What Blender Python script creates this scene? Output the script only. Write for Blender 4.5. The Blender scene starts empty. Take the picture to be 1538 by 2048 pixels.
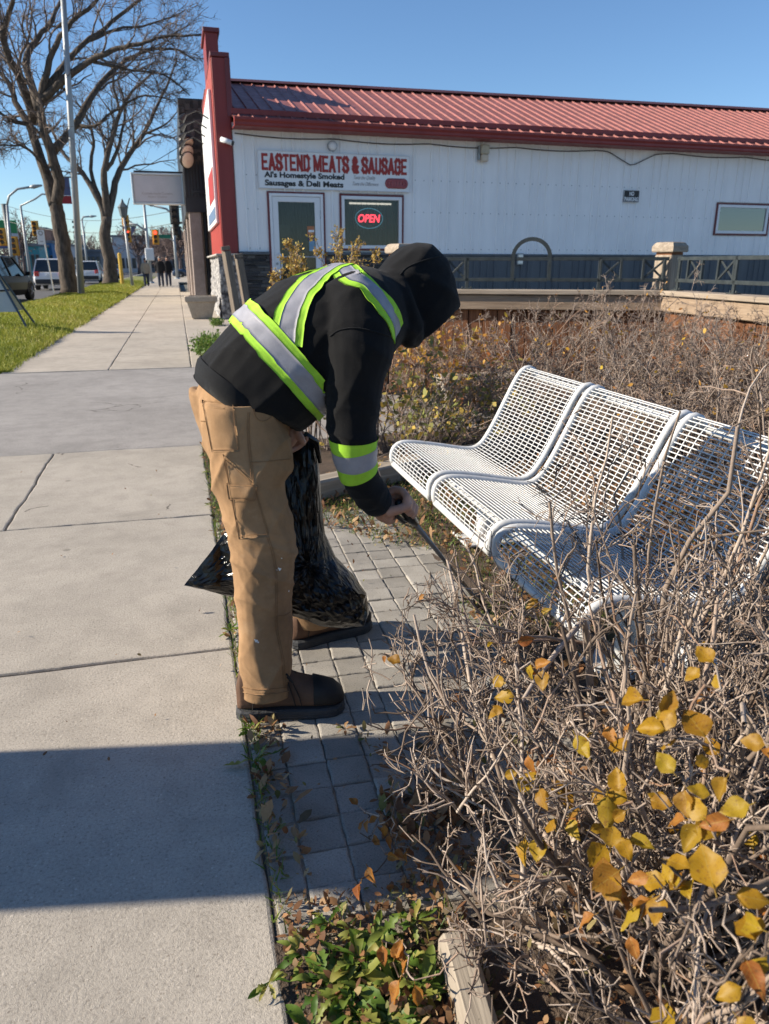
import bpy, bmesh, math, random
import numpy as np
from mathutils import Vector, Matrix, Quaternion
from mathutils.bvhtree import BVHTree
R = math.radians
sc = bpy.context.scene
COL = sc.collection

# ------------------------------------------------------------------ camera
EYE = Vector((0, 0, 1.27)); PITCH = math.atan(494 / 1500); YAW = R(14.8)
cp, sp = math.cos(PITCH), math.sin(PITCH)
FW = Vector((math.sin(YAW) * cp, math.cos(YAW) * cp, -sp))
RT = Vector((math.cos(YAW), -math.sin(YAW), 0))
UP = Vector((math.sin(YAW) * sp, math.cos(YAW) * sp, cp))
cam_d = bpy.data.cameras.new('camera'); cam = bpy.data.objects.new('camera', cam_d); COL.objects.link(cam)
cam.matrix_world = Matrix(((RT.x, UP.x, -FW.x, EYE.x), (RT.y, UP.y, -FW.y, EYE.y), (RT.z, UP.z, -FW.z, EYE.z), (0, 0, 0, 1)))
cam_d.sensor_fit = 'VERTICAL'; cam_d.sensor_height = 36; cam_d.lens = 1500 / 2048 * 36
cam_d.clip_start = 0.02; cam_d.clip_end = 3000
cam_d.dof.use_dof = True; cam_d.dof.focus_distance = 2.1; cam_d.dof.aperture_fstop = 7.5
sc.camera = cam

# ------------------------------------------------------------------ sky and sun
SUN_EL = R(27); SUN_AZ = (-0.983, 0.185)          # horizontal direction towards the sun
w = bpy.data.worlds.new('World'); sc.world = w; w.use_nodes = True
nt = w.node_tree; nt.nodes.clear()
sky = nt.nodes.new('ShaderNodeTexSky'); sky.sky_type = 'NISHITA'; sky.sun_disc = False
sky.sun_elevation = SUN_EL; sky.sun_rotation = math.atan2(SUN_AZ[0], SUN_AZ[1])
sky.altitude = 240; sky.air_density = 1.0; sky.dust_density = 0.0; sky.ozone_density = 3.0
bg = nt.nodes.new('ShaderNodeBackground'); bg.inputs[1].default_value = 0.078
wo = nt.nodes.new('ShaderNodeOutputWorld')
tint = nt.nodes.new('ShaderNodeMix'); tint.data_type = 'RGBA'; tint.blend_type = 'MULTIPLY'; tint.inputs[0].default_value = 1.0; tint.inputs[7].default_value = (0.82, 0.955, 1.09, 1)
nt.links.new(sky.outputs[0], tint.inputs[6]); nt.links.new(tint.outputs[2], bg.inputs[0]); nt.links.new(bg.outputs[0], wo.inputs[0])
sun_d = bpy.data.lights.new('sun', 'SUN'); sun_d.energy = 5.0; sun_d.angle = R(0.53); sun_d.color = (1.0, 0.89, 0.73)
sun = bpy.data.objects.new('sun', sun_d); COL.objects.link(sun)
sdir = Vector((-SUN_AZ[0] * math.cos(SUN_EL), -SUN_AZ[1] * math.cos(SUN_EL), -math.sin(SUN_EL)))
sun.rotation_euler = sdir.to_track_quat('-Z', 'Y').to_euler(); sun.location = (-20, 8, 12)
sc.view_settings.view_transform = 'Standard'; sc.view_settings.look = 'None'
sc.view_settings.exposure = 0.88; sc.view_settings.gamma = 1.0; sc.view_settings.use_curve_mapping = False
sc.cycles.max_bounces = 6; sc.cycles.transparent_max_bounces = 12
sc.cycles.use_adaptive_sampling = True; sc.cycles.use_denoising = True

# ------------------------------------------------------------------ survey: points of the place from sight lines
def sight(px, py):
    return FW + RT * ((px - 769) / 1500) + UP * ((1024 - py) / 1500)
def at(px, py, Y):
    r = sight(px, py); return EYE + r * (Y / r.y)
def gnd(px, py, z=0.0):
    r = sight(px, py); return EYE + r * ((z - EYE.z) / r.z)

# ------------------------------------------------------------------ materials
MATS = {}
class NT:
    def __init__(s, name):
        s.m = bpy.data.materials.new(name); s.m.use_nodes = True
        s.t = s.m.node_tree; s.t.nodes.clear()
        s.out = s.n('ShaderNodeOutputMaterial'); s.b = s.n('ShaderNodeBsdfPrincipled')
        s.l(s.b.outputs[0], s.out.inputs[0]); MATS[name] = s.m
    def n(s, t, **k):
        x = s.t.nodes.new(t)
        for a, v in k.items(): setattr(x, a, v)
        return x
    def l(s, a, b): s.t.links.new(a, b)
    def co(s, kind='Object', scale=(1, 1, 1), rot=(0, 0, 0)):
        c = s.n('ShaderNodeTexCoord'); mp = s.n('ShaderNodeMapping')
        mp.inputs['Scale'].default_value = scale; mp.inputs['Rotation'].default_value = rot
        s.l(c.outputs[kind], mp.inputs[0]); return mp.outputs[0]
    def noise(s, vec, scale, detail=3, rough=0.55, dist=0.0):
        x = s.n('ShaderNodeTexNoise'); x.inputs['Scale'].default_value = scale; x.inputs['Detail'].default_value = detail
        x.inputs['Roughness'].default_value = rough; x.inputs['Distortion'].default_value = dist
        s.l(vec, x.inputs['Vector']); return x.outputs['Fac']
    def voro(s, vec, scale, feature='F1', out='Distance', rnd=1.0):
        x = s.n('ShaderNodeTexVoronoi', feature=feature); x.inputs['Scale'].default_value = scale
        x.inputs['Randomness'].default_value = rnd
        s.l(vec, x.inputs['Vector']); return x.outputs[out]
    def ramp(s, fac, stops):
        x = s.n('ShaderNodeValToRGB'); e = x.color_ramp.elements
        while len(e) < len(stops): e.new(0.5)
        for i, (p, c) in enumerate(stops):
            e[i].position = p; e[i].color = (c, c, c, 1) if isinstance(c, (int, float)) else (*c, 1)
        s.l(fac, x.inputs[0]); return x.outputs[0]
    def mix(s, fac, a, b, mode='MIX'):
        x = s.n('ShaderNodeMix', data_type='RGBA', blend_type=mode)
        for sock, v in ((x.inputs[0], fac), (x.inputs[6], a), (x.inputs[7], b)):
            if isinstance(v, (int, float)): sock.default_value = v
            elif isinstance(v, tuple): sock.default_value = (*v, 1)
            else: s.l(v, sock)
        return x.outputs[2]
    def math(s, op, a, b=0.0):
        x = s.n('ShaderNodeMath', operation=op)
        for i, v in ((0, a), (1, b)):
            if isinstance(v, (int, float)): x.inputs[i].default_value = v
            else: s.l(v, x.inputs[i])
        return x.outputs[0]
    def attr(s, name):
        x = s.n('ShaderNodeAttribute'); x.attribute_name = name; return x.outputs['Fac']
    def rnd(s):
        return s.n('ShaderNodeObjectInfo').outputs['Random']
    def bump(s, h, strength=0.3, dist=0.01, prev=None):
        x = s.n('ShaderNodeBump'); x.inputs['Strength'].default_value = strength; x.inputs['Distance'].default_value = dist
        s.l(h, x.inputs['Height'])
        if prev is not None: s.l(prev, x.inputs['Normal'])
        s.l(x.outputs[0], s.b.inputs['Normal']); return x.outputs[0]
    def set(s, color=None, rough=None, metal=None, spec=None, sheen=None, coat=None, trans=None, emis=None):
        def put(sock, v):
            if v is None: return
            if isinstance(v, tuple): sock.default_value = (*v, 1)
            elif isinstance(v, (int, float)): sock.default_value = v
            else: s.l(v, sock)
        put(s.b.inputs['Base Color'], color); put(s.b.inputs['Roughness'], rough); put(s.b.inputs['Metallic'], metal)
        put(s.b.inputs['Specular IOR Level'], spec); put(s.b.inputs['Sheen Weight'], sheen); put(s.b.inputs['Coat Weight'], coat)
        put(s.b.inputs['Transmission Weight'], trans)
        if emis: s.b.inputs['Emission Color'].default_value = (*emis[0], 1); s.b.inputs['Emission Strength'].default_value = emis[1]
        return s.m

def lerp3(a, k): return tuple(min(1, c * k) for c in a)
def surf(name, col, var=0.25, scale=6, rough=0.7, bump=0.0, bscale=60, metal=0.0, spec=0.5, obrnd=0.0, coat=None, sheen=None):
    """a painted or plain surface: two-scale colour variation, roughness variation, fine relief"""
    m = NT(name); v = m.co()
    f = m.noise(v, scale, 4); g = m.noise(v, scale * 9, 3)
    h = m.math('ADD', m.math('MULTIPLY', f, 0.65), m.math('MULTIPLY', g, 0.35))
    c = m.ramp(h, [(0.3, lerp3(col, 1 - var)), (0.7, lerp3(col, 1 + var))])
    if obrnd:
        c = m.mix(1.0, c, m.ramp(m.rnd(), [(0, 1 - obrnd), (1, 1.0)]), 'MULTIPLY')
    m.set(color=c, rough=m.ramp(g, [(0.3, max(0, rough - 0.08)), (0.7, min(1, rough + 0.08))]), metal=metal, spec=spec, coat=coat, sheen=sheen)
    if bump: m.bump(m.noise(v, bscale, 3), bump, 0.01)
    return m.m

def concrete(name, col, agg=0.5, scale=1.0, obrnd=0.0, cracks=False):
    m = NT(name); v = m.co()
    big = m.noise(v, 0.8, 6, 0.62); mid = m.noise(v, 7, 6, 0.65); g1 = m.noise(v, 130 * scale, 2, 0.6); g2 = m.noise(v, 420 * scale, 2)
    c = m.ramp(big, [(0.25, lerp3(col, 0.80)), (0.5, lerp3(col, 0.98)), (0.75, lerp3(col, 1.12))])
    c = m.mix(0.6, c, m.ramp(mid, [(0.28, 0.68), (0.55, 0.95), (0.75, 1.0)]), 'MULTIPLY')
    c = m.mix(0.75, c, m.ramp(g1, [(0.28, 0.50), (0.45, 0.86), (0.7, 1.0)]), 'MULTIPLY')
    c = m.mix(0.6, c, m.ramp(g2, [(0.3, 0.60), (0.6, 1.0)]), 'MULTIPLY')
    c = m.mix(1.0, c, (1.22, 1.22, 1.22), 'MULTIPLY')
    d = m.voro(v, 150 * scale); cell = m.voro(v, 150 * scale, out='Color')
    sep = m.n('ShaderNodeSeparateColor'); m.l(cell, sep.inputs[0])
    peb = m.math('MULTIPLY', m.math('LESS_THAN', d, m.math('MULTIPLY', sep.outputs[2], 0.42)), m.math('GREATER_THAN', sep.outputs[0], 1 - 0.42 * agg))
    c = m.mix(m.math('MULTIPLY', peb, 0.6), c, m.ramp(sep.outputs[1], [(0, (0.16, 0.13, 0.10)), (0.4, lerp3(col, 0.7)), (0.7, lerp3(col, 1.15)), (1, lerp3(col, 1.45))]))
    st = m.ramp(m.noise(v, 1.7, 7, 0.75, 0.8), [(0.50, 0.0), (0.66, 0.45)])
    c = m.mix(st, c, lerp3(col, 0.62))
    gum = m.math('MULTIPLY', m.math('LESS_THAN', m.voro(v, 2.6), 0.045), 0.55); c = m.mix(gum, c, lerp3(col, 0.35))
    if cracks:      # hairline cracks, here and there
        wv = m.n('ShaderNodeVectorMath', operation='ADD'); nz = m.n('ShaderNodeTexNoise'); nz.inputs['Scale'].default_value = 5; nz.inputs['Detail'].default_value = 5; m.l(v, nz.inputs['Vector']); sc3 = m.n('ShaderNodeVectorMath', operation='SCALE'); sc3.inputs['Scale'].default_value = 0.22; m.l(nz.outputs['Color'], sc3.inputs[0]); m.l(v, wv.inputs[0]); m.l(sc3.outputs[0], wv.inputs[1])
        ed = m.voro(wv.outputs[0], 0.62, 'DISTANCE_TO_EDGE'); ck = m.math('MULTIPLY', m.math('LESS_THAN', ed, 0.0035), m.math('GREATER_THAN', m.noise(v, 0.9, 3), 0.585)); c = m.mix(m.math('MULTIPLY', ck, 0.75), c, (0.07, 0.06, 0.05))
    if obrnd: c = m.mix(1.0, c, m.ramp(m.rnd(), [(0, 1 - obrnd), (1, 1.0)]), 'MULTIPLY')
    m.set(color=c, rough=0.92, spec=0.2)
    m.bump(m.math('ADD', g1, m.math('MULTIPLY', g2, 0.7)), 0.5, 0.003)
    return m.m

def wood(name, c1, c2, axis=0, rough=0.8, obrnd=0.25, scale=1.0, bump=0.5):
    m = NT(name); s = [26 * scale] * 3; s[axis] = 1.2 * scale
    v = m.co(scale=tuple(s))
    ofs = m.n('ShaderNodeVectorMath', operation='ADD'); m.l(v, ofs.inputs[0])
    cb = m.n('ShaderNodeCombineXYZ'); rr = m.math('MULTIPLY', m.rnd(), 37.0)
    for i in range(3): m.l(rr, cb.inputs[i])
    m.l(cb.outputs[0], ofs.inputs[1]); v = ofs.outputs[0]
    g = m.noise(v, 1.0, 6, 0.65, 0.6); g2 = m.noise(v, 4.0, 3)
    c = m.ramp(g, [(0.28, c1), (0.5, tuple((a + b) / 2 for a, b in zip(c1, c2))), (0.72, c2)])
    c = m.mix(0.5, c, m.ramp(g2, [(0.3, 0.55), (0.65, 1.0)]), 'MULTIPLY')
    if obrnd: c = m.mix(1.0, c, m.ramp(m.rnd(), [(0, 1 - obrnd), (1, 1.0)]), 'MULTIPLY')
    m.set(color=c, rough=rough, spec=0.25)
    m.bump(m.math('ADD', g, g2), bump, 0.004); return m.m

def leafmat(name, stops, attr=None, rough=0.55, trans=0.35, veins=False):
    """thin leaf: coloured by leaf, light passing through"""
    m = NT(name)
    r = m.attr(attr) if attr else m.rnd()
    c = m.ramp(r, stops)
    n = m.noise(m.co(), 120, 3)
    c = m.mix(0.5, c, m.ramp(n, [(0.3, 0.6), (0.65, 1.0)]), 'MULTIPLY')
    if veins:      # midrib, side veins, brown spots and edges
        sx = m.n('ShaderNodeSeparateXYZ'); m.l(m.co(), sx.inputs[0]); ay = m.math('ABSOLUTE', sx.outputs[1])
        sv = m.math('LESS_THAN', m.math('FRACT', m.math('MULTIPLY', m.math('SUBTRACT', sx.outputs[0], m.math('MULTIPLY', ay, 0.9)), 8.0)), 0.13)
        vn = m.math('MAXIMUM', m.math('LESS_THAN', ay, 0.013), m.math('MULTIPLY', sv, 0.55)); c = m.mix(m.math('MULTIPLY', vn, 0.5), c, (0.42, 0.30, 0.07))
        of = m.n('ShaderNodeVectorMath', operation='ADD'); cbx = m.n('ShaderNodeCombineXYZ'); m.l(m.math('MULTIPLY', m.rnd(), 31.0), cbx.inputs[2]); m.l(m.co(), of.inputs[0]); m.l(cbx.outputs[0], of.inputs[1])
        sp_t = m.ramp(m.noise(of.outputs[0], 7, 6, 0.75), [(0.54, 0.0), (0.66, 0.85)]); c = m.mix(sp_t, c, (0.16, 0.065, 0.02))
    m.set(color=c, rough=rough, spec=0.35)
    tr = m.n('ShaderNodeBsdfTranslucent'); m.l(c, tr.inputs[0])
    mx = m.n('ShaderNodeMixShader'); mx.inputs[0].default_value = trans
    m.l(m.b.outputs[0], mx.inputs[1]); m.l(tr.outputs[0], mx.inputs[2]); m.l(mx.outputs[0], m.out.inputs[0])
    return m.m

def glass(name, see=0.7, ior=1.45):
    m = NT(name); m.t.nodes.remove(m.b)
    tr = m.n('ShaderNodeBsdfTransparent'); tr.inputs[0].default_value = (see, see, see, 1)
    gl = m.n('ShaderNodeBsdfGlossy'); gl.inputs['Roughness'].default_value = 0.02; gl.inputs[0].default_value = (0.9, 0.93, 0.95, 1)
    fr = m.n('ShaderNodeFresnel'); fr.inputs[0].default_value = ior
    mx = m.n('ShaderNodeMixShader'); m.l(fr.outputs[0], mx.inputs[0])
    m.l(tr.outputs[0], mx.inputs[1]); m.l(gl.outputs[0], mx.inputs[2]); m.l(mx.outputs[0], m.out.inputs[0])
    return m.m

# ------------------------------------------------------------------ meshes
class MB:
    def __init__(s): s.v = []; s.f = []
    def add(s, vs, fs):
        o = len(s.v); s.v.extend([tuple(p) for p in vs]); s.f.extend([tuple(i + o for i in f) for f in fs]); return s
    def box(s, x0, x1, y0, y1, z0, z1):
        return s.add([(x0, y0, z0), (x1, y0, z0), (x1, y1, z0), (x0, y1, z0), (x0, y0, z1), (x1, y0, z1), (x1, y1, z1), (x0, y1, z1)],
                     [(0, 3, 2, 1), (4, 5, 6, 7), (0, 1, 5, 4), (1, 2, 6, 5), (2, 3, 7, 6), (3, 0, 4, 7)])
    def rbox(s, x0, x1, y0, y1, z0, z1, b=0.005, M=None):
        vs = []; idx = {}
        lo = (x0, y0, z0); hi = (x1, y1, z1)
        for i in range(8):
            sg = [(i >> k) & 1 for k in range(3)]
            for ax in range(3):
                p = []
                for k in range(3):
                    val = hi[k] if sg[k] else lo[k]
                    if k != ax: val += -b if sg[k] else b
                    p.append(val)
                idx[(i, ax)] = len(vs); vs.append(Vector(p) if M is None else M @ Vector(p))
        fs = []
        for ax in range(3):
            o1, o2 = [(1, 2), (2, 0), (0, 1)][ax]
            for sgn in (0, 1):
                base = sgn << ax
                q = [base, base | (1 << o1), base | (1 << o1) | (1 << o2), base | (1 << o2)]
                if not sgn: q = q[::-1]
                fs.append([idx[(k, ax)] for k in q])
        for ax in range(3):
            o1, o2 = [(1, 2), (2, 0), (0, 1)][ax]
            for a in (0, 1):
                for c in (0, 1):
                    i0 = (a << o1) | (c << o2); i1 = i0 | (1 << ax)
                    q = [idx[(i0, o1)], idx[(i1, o1)], idx[(i1, o2)], idx[(i0, o2)]]
                    if a == c: q = q[::-1]
                    fs.append(q)
        for i in range(8):
            q = [idx[(i, 0)], idx[(i, 1)], idx[(i, 2)]]
            if bin(i).count('1') % 2 == 0: q = q[::-1]
            fs.append(q)
        return s.add(vs, fs)
    def loft(s, rings, caps=True, closed=True):
        n = len(rings[0]); vs = [p for r in rings for p in r]; fs = []
        for i in range(len(rings) - 1):
            for j in range(n if closed else n - 1):
                k = (j + 1) % n; fs.append((i * n + j, i * n + k, (i + 1) * n + k, (i + 1) * n + j))
        if caps: fs.append(tuple(range(n))[::-1]); fs.append(tuple(range((len(rings) - 1) * n, len(rings) * n)))
        return s.add(vs, fs)
    def tube(s, pts, rad, n=8, caps=True):
        pts = [Vector(p) for p in pts]; K = len(pts)
        if isinstance(rad, (int, float)): rad = [rad] * K
        rings = []; u = None
        for i in range(K):
            t = (pts[min(i + 1, K - 1)] - pts[max(i - 1, 0)]).normalized()
            if u is None:
                u = t.orthogonal().normalized()
            else:
                u = (u - t * u.dot(t)); u = u.normalized() if u.length > 1e-6 else t.orthogonal().normalized()
            v = t.cross(u)
            rings.append([pts[i] + (u * math.cos(a) + v * math.sin(a)) * rad[i] for a in [2 * math.pi * k / n for k in range(n)]])
        return s.loft(rings, caps)
    def grid(s, fn, nu, nv):
        vs = [fn(i / (nu - 1), j / (nv - 1)) for i in range(nu) for j in range(nv)]
        return s.add(vs, [(i * nv + j, (i + 1) * nv + j, (i + 1) * nv + j + 1, i * nv + j + 1) for i in range(nu - 1) for j in range(nv - 1)])
    def mesh(s, name):
        m = bpy.data.meshes.new(name); m.from_pydata(s.v, [], s.f); m.validate(); m.update(); return m

def link(name, mesh, mat=None, parent=None, smooth=False, kind=None):
    o = bpy.data.objects.new(name, mesh); COL.objects.link(o)
    if mat is not None and len(mesh.materials) == 0: mesh.materials.append(MATS[mat] if isinstance(mat, str) else mat)
    if smooth and len(mesh.polygons): mesh.polygons.foreach_set('use_smooth', [True] * len(mesh.polygons))
    if parent is not None: child(o, parent)
    if kind: o['kind'] = kind
    return o
def wmat(o):
    m = o.matrix_parent_inverse @ o.matrix_basis
    return wmat(o.parent) @ m if o.parent else o.matrix_basis.copy()
def child(o, parent):
    o.parent = parent; o.matrix_parent_inverse = wmat(parent).inverted()
def put(name, mb, mat, parent=None, smooth=False, kind=None): return link(name, mb.mesh(name), mat, parent, smooth, kind)
def tag(o, label=None, cat=None, group=None, kind=None):
    if label: o['label'] = label
    if cat: o['category'] = cat
    if group: o['group'] = group
    if kind: o['kind'] = kind
    return o
def thing(name, loc, label, cat, group=None):
    o = bpy.data.objects.new(name, None); COL.objects.link(o); o.location = loc; o.empty_display_size = 0.1
    return tag(o, label, cat, group)
def copy_tree(o, parent=None):
    c = o.copy(); COL.objects.link(c)
    if parent is not None: c.parent = parent
    for ch in list(o.children): copy_tree(ch, c)
    return c
def npmesh(name, V, F, rnd=None):
    """fast mesh from arrays: V (n,3), F (m,k)"""
    V = np.asarray(V, dtype=np.float32); F = np.asarray(F, dtype=np.int32); k = F.shape[1]
    me = bpy.data.meshes.new(name); me.vertices.add(len(V)); me.vertices.foreach_set('co', V.ravel())
    me.loops.add(F.size); me.loops.foreach_set('vertex_index', F.ravel())
    me.polygons.add(len(F)); me.polygons.foreach_set('loop_start', np.arange(0, F.size, k, dtype=np.int32))
    me.polygons.foreach_set('loop_total', np.full(len(F), k, dtype=np.int32))
    if rnd is not None:
        a = me.attributes.new('rnd', 'FLOAT', 'POINT'); a.data.foreach_set('value', np.asarray(rnd, dtype=np.float32))
    me.update(); me.validate(); return me
def tubes_np(P, Rr, n=4):
    """many tubes at once: P (N,K,3), Rr (N,K)"""
    N, K, _ = P.shape
    T = np.empty_like(P); T[:, 1:-1] = P[:, 2:] - P[:, :-2]; T[:, 0] = P[:, 1] - P[:, 0]; T[:, -1] = P[:, -1] - P[:, -2]
    T /= np.linalg.norm(T, axis=2, keepdims=True) + 1e-9
    a = np.array([0.36, 0.48, 0.8]); b = np.array([0.9, -0.3, 0.1])
    mean = T.mean(axis=1); ref = np.where((np.abs(mean @ a) > 0.85)[:, None], b, a)
    U = np.cross(T, ref[:, None, :]); U /= np.linalg.norm(U, axis=2, keepdims=True) + 1e-9
    W = np.cross(T, U); ang = np.arange(n) * 2 * math.pi / n
    V = P[:, :, None, :] + Rr[:, :, None, None] * (U[:, :, None, :] * np.cos(ang)[None, None, :, None] + W[:, :, None, :] * np.sin(ang)[None, None, :, None])
    base = (np.arange(N) * K * n)[:, None, None] + (np.arange(K - 1) * n)[None, :, None]
    j = np.arange(n)[None, None, :]; j2 = (j + 1) % n
    F = np.stack([base + j, base + j2, base + n + j2, base + n + j], axis=-1).reshape(-1, 4)
    return V.reshape(-1, 3), F
def join_np(parts):
    Vs = []; Fs = []; o = 0
    for V, F in parts: Vs.append(V); Fs.append(F + o); o += len(V)
    return np.concatenate(Vs), np.concatenate(Fs)
def grow(rng, start, dirs, length, K, wig=0.25, up=0.0, kink=0.0):
    """random-walk chains"""
    N = len(start); P = np.zeros((N, K, 3)); P[:, 0] = start; d = dirs / (np.linalg.norm(dirs, axis=1, keepdims=True) + 1e-9)
    st = (length / (K - 1))[:, None]
    for k in range(1, K):
        d = d + rng.normal(0, wig, (N, 3)) + np.array([0, 0, up])
        if kink: d = d + rng.normal(0, 1, (N, 3)) * (rng.random((N, 1)) < kink) * 0.6
        d /= np.linalg.norm(d, axis=1, keepdims=True) + 1e-9
        P[:, k] = P[:, k - 1] + d * st
    return P
def sprout(rng, P, Rr, m, t0=0.25, t1=1.0, spread=0.8, lmul=(0.3, 0.6), L=None):
    """m side shoots on every chain: returns start, dir, length, radius"""
    N, K, _ = P.shape
    t = rng.uniform(t0, t1, (N, m)) * (K - 1.001); i = t.astype(int); f = (t - i)[..., None]
    r = np.arange(N)[:, None]
    s = P[r, i] * (1 - f) + P[r, i + 1] * f
    tan = P[r, i + 1] - P[r, i]; tan /= np.linalg.norm(tan, axis=2, keepdims=True) + 1e-9
    q = rng.normal(0, 1, (N, m, 3)); q -= tan * (q * tan).sum(2, keepdims=True); q /= np.linalg.norm(q, axis=2, keepdims=True) + 1e-9
    an = rng.normal(spread, 0.25, (N, m))[..., None]
    d = tan * np.cos(an) + q * np.sin(an)
    if L is None: L = np.linalg.norm(P[:, 1:] - P[:, :-1], axis=2).sum(1)
    ln = L[:, None] * rng.uniform(*lmul, (N, m)) * (1.15 - 0.6 * t / (K - 1))
    rad = Rr[r, i] * (1 - f[..., 0]) + Rr[r, i + 1] * f[..., 0]
    return s.reshape(-1, 3), d.reshape(-1, 3), ln.ravel(), rad.ravel()
def taper(r0, K, end=0.35): return r0[:, None] * np.linspace(1, end, K)[None, :]
def leaves_np(rng, pos, size, nrm=None, flat=0.0, curl=0.35):
    """N little folded leaves: six points each, two quads... returns V, F(quads), rnd"""
    N = len(pos); d = rng.normal(0, 1, (N, 3)); nn = rng.normal(0, 1, (N, 3))
    if flat > 0: nn = nn * (1 - flat) + np.array([0, 0, 1.0]) * flat * 2.2
    nn /= np.linalg.norm(nn, axis=1, keepdims=True); d -= nn * (d * nn).sum(1, keepdims=True); d /= np.linalg.norm(d, axis=1, keepdims=True) + 1e-9
    s = np.cross(nn, d); wd = rng.uniform(0.45, 0.95, N)
    size = np.broadcast_to(size, (N,)) if np.ndim(size) == 0 else size
    c = rng.normal(curl, curl * 0.6, N)
    prof = [(0.0, 0.0, 0.0), (0.3, 0.42, 0.5), (0.7, 0.36, 0.4), (1.0, 0.0, 0.0)]
    V = np.zeros((N, 8, 3))
    for k, (u, hw, lift) in enumerate(prof):
        ax = pos + d * (size * u)[:, None] + nn * (size * c * (u * u))[:, None]
        V[:, k * 2] = ax + s * (size * wd * hw * 0.9)[:, None] + nn * (size * lift * c * 0.8)[:, None]
        V[:, k * 2 + 1] = ax - s * (size * wd * hw * 0.9)[:, None] + nn * (size * lift * c * 0.8)[:, None]
    b = (np.arange(N) * 8)[:, None]
    F = np.concatenate([b + np.array([0, 1, 3, 2]), b + np.array([2, 3, 5, 4]), b + np.array([4, 5, 7, 6])], axis=0)
    # the two ends are pinched: nudge to avoid zero-size edges
    V[:, 0] += s * (size * 0.02)[:, None]; V[:, 6] += s * (size * 0.02)[:, None]
    return V.reshape(-1, 3), F, np.repeat(rng.random(N), 8)
def text_mesh(txt, size, ext=0.004, off=0.0, shear=0.0, sx=1.0, name='lettering', width=None):
    c = bpy.data.curves.new('t', 'FONT'); c.body = txt; c.size = size; c.extrude = ext; c.offset = off; c.shear = shear
    c.align_x = 'CENTER'; c.align_y = 'CENTER'; c.resolution_u = 4
    o = bpy.data.objects.new('t', c); COL.objects.link(o)
    me = bpy.data.meshes.new_from_object(o.evaluated_get(bpy.context.evaluated_depsgraph_get())); me.name = name
    bpy.data.objects.remove(o); bpy.data.curves.remove(c)
    n = len(me.vertices); V = np.empty(n * 3, np.float32); me.vertices.foreach_get('co', V); V = V.reshape(-1, 3)
    if width: sx = width / max(1e-6, V[:, 0].max() - V[:, 0].min())
    V[:, 0] = (V[:, 0] - (V[:, 0].max() + V[:, 0].min()) / 2) * sx
    V[:, 1] -= (V[:, 1].max() + V[:, 1].min()) / 2
    me.vertices.foreach_set('co', V.ravel()); me.update(); return me
def remesh(mb, voxel, smooth=2, name='m'):
    me = mb.mesh('tmp'); o = bpy.data.objects.new('tmp', me); COL.objects.link(o)
    md = o.modifiers.new('r', 'REMESH'); md.mode = 'VOXEL'; md.voxel_size = voxel; md.use_smooth_shade = True
    if smooth:
        ms = o.modifiers.new('s', 'SMOOTH'); ms.iterations = smooth; ms.factor = 0.5
    out = bpy.data.meshes.new_from_object(o.evaluated_get(bpy.context.evaluated_depsgraph_get())); out.name = name
    bpy.data.objects.remove(o); bpy.data.meshes.remove(me); return out
def vget(me):
    V = np.empty(len(me.vertices) * 3, np.float32); me.vertices.foreach_get('co', V); return V.reshape(-1, 3).astype(np.float64)
def nget(me):
    V = np.empty(len(me.vertices) * 3, np.float32); me.vertices.foreach_get('normal', V); return V.reshape(-1, 3).astype(np.float64)
def vset(me, V): me.vertices.foreach_set('co', V.astype(np.float32).ravel()); me.update()
def board(name, p0, p1, wd, ht, mat, parent, b=0.006, upv=(0, 0, 1)):
    """a sawn board from p0 to p1 (its centre line), grain along its length"""
    p0 = Vector(p0); p1 = Vector(p1); L = (p1 - p0).length; x = (p1 - p0).normalized(); z = Vector(upv); y = z.cross(x).normalized(); z = x.cross(y)
    o = put(name, MB().rbox(-L / 2, L / 2, -wd / 2, wd / 2, -ht / 2, ht / 2, b), mat)
    c = (p0 + p1) / 2
    o.matrix_world = Matrix(((x.x, y.x, z.x, c.x), (x.y, y.y, z.y, c.y), (x.z, y.z, z.z, c.z), (0, 0, 0, 1)))
    if parent is not None: child(o, parent)
    return o
# ================================================================== the setting: ground, road, pavement
rng = np.random.default_rng(7); random.seed(7)
concrete('concrete_walk', (0.415, 0.375, 0.32), 1.0, cracks=True)
concrete('concrete_far', (0.45, 0.40, 0.335), 0.6)
concrete('drive_grey', (0.325, 0.305, 0.285), 1.0, cracks=True)
concrete('paver_grey', (0.37, 0.345, 0.305), 0.9, 1.5, obrnd=0.34)
concrete('kerb_concrete', (0.42, 0.40, 0.37), 0.3)
surf('asphalt', (0.085, 0.083, 0.082), 0.3, 3, 0.85, 0.5, 300)
surf('lot_surface', (0.16, 0.155, 0.15), 0.25, 2, 0.9, 0.5, 300)
surf('soil', (0.075, 0.052, 0.036), 0.5, 9, 0.95, 0.9, 120)
surf('joint_dirt', (0.19, 0.16, 0.125), 0.45, 30, 0.95, 0.6, 200)
surf('turf_soil', (0.16, 0.17, 0.035), 0.4, 3, 0.95, 0.6, 80)
surf('road_paint', (0.72, 0.72, 0.70), 0.15, 8, 0.6)
surf('far_ground', (0.13, 0.125, 0.10), 0.3, 0.05, 0.95)

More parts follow.
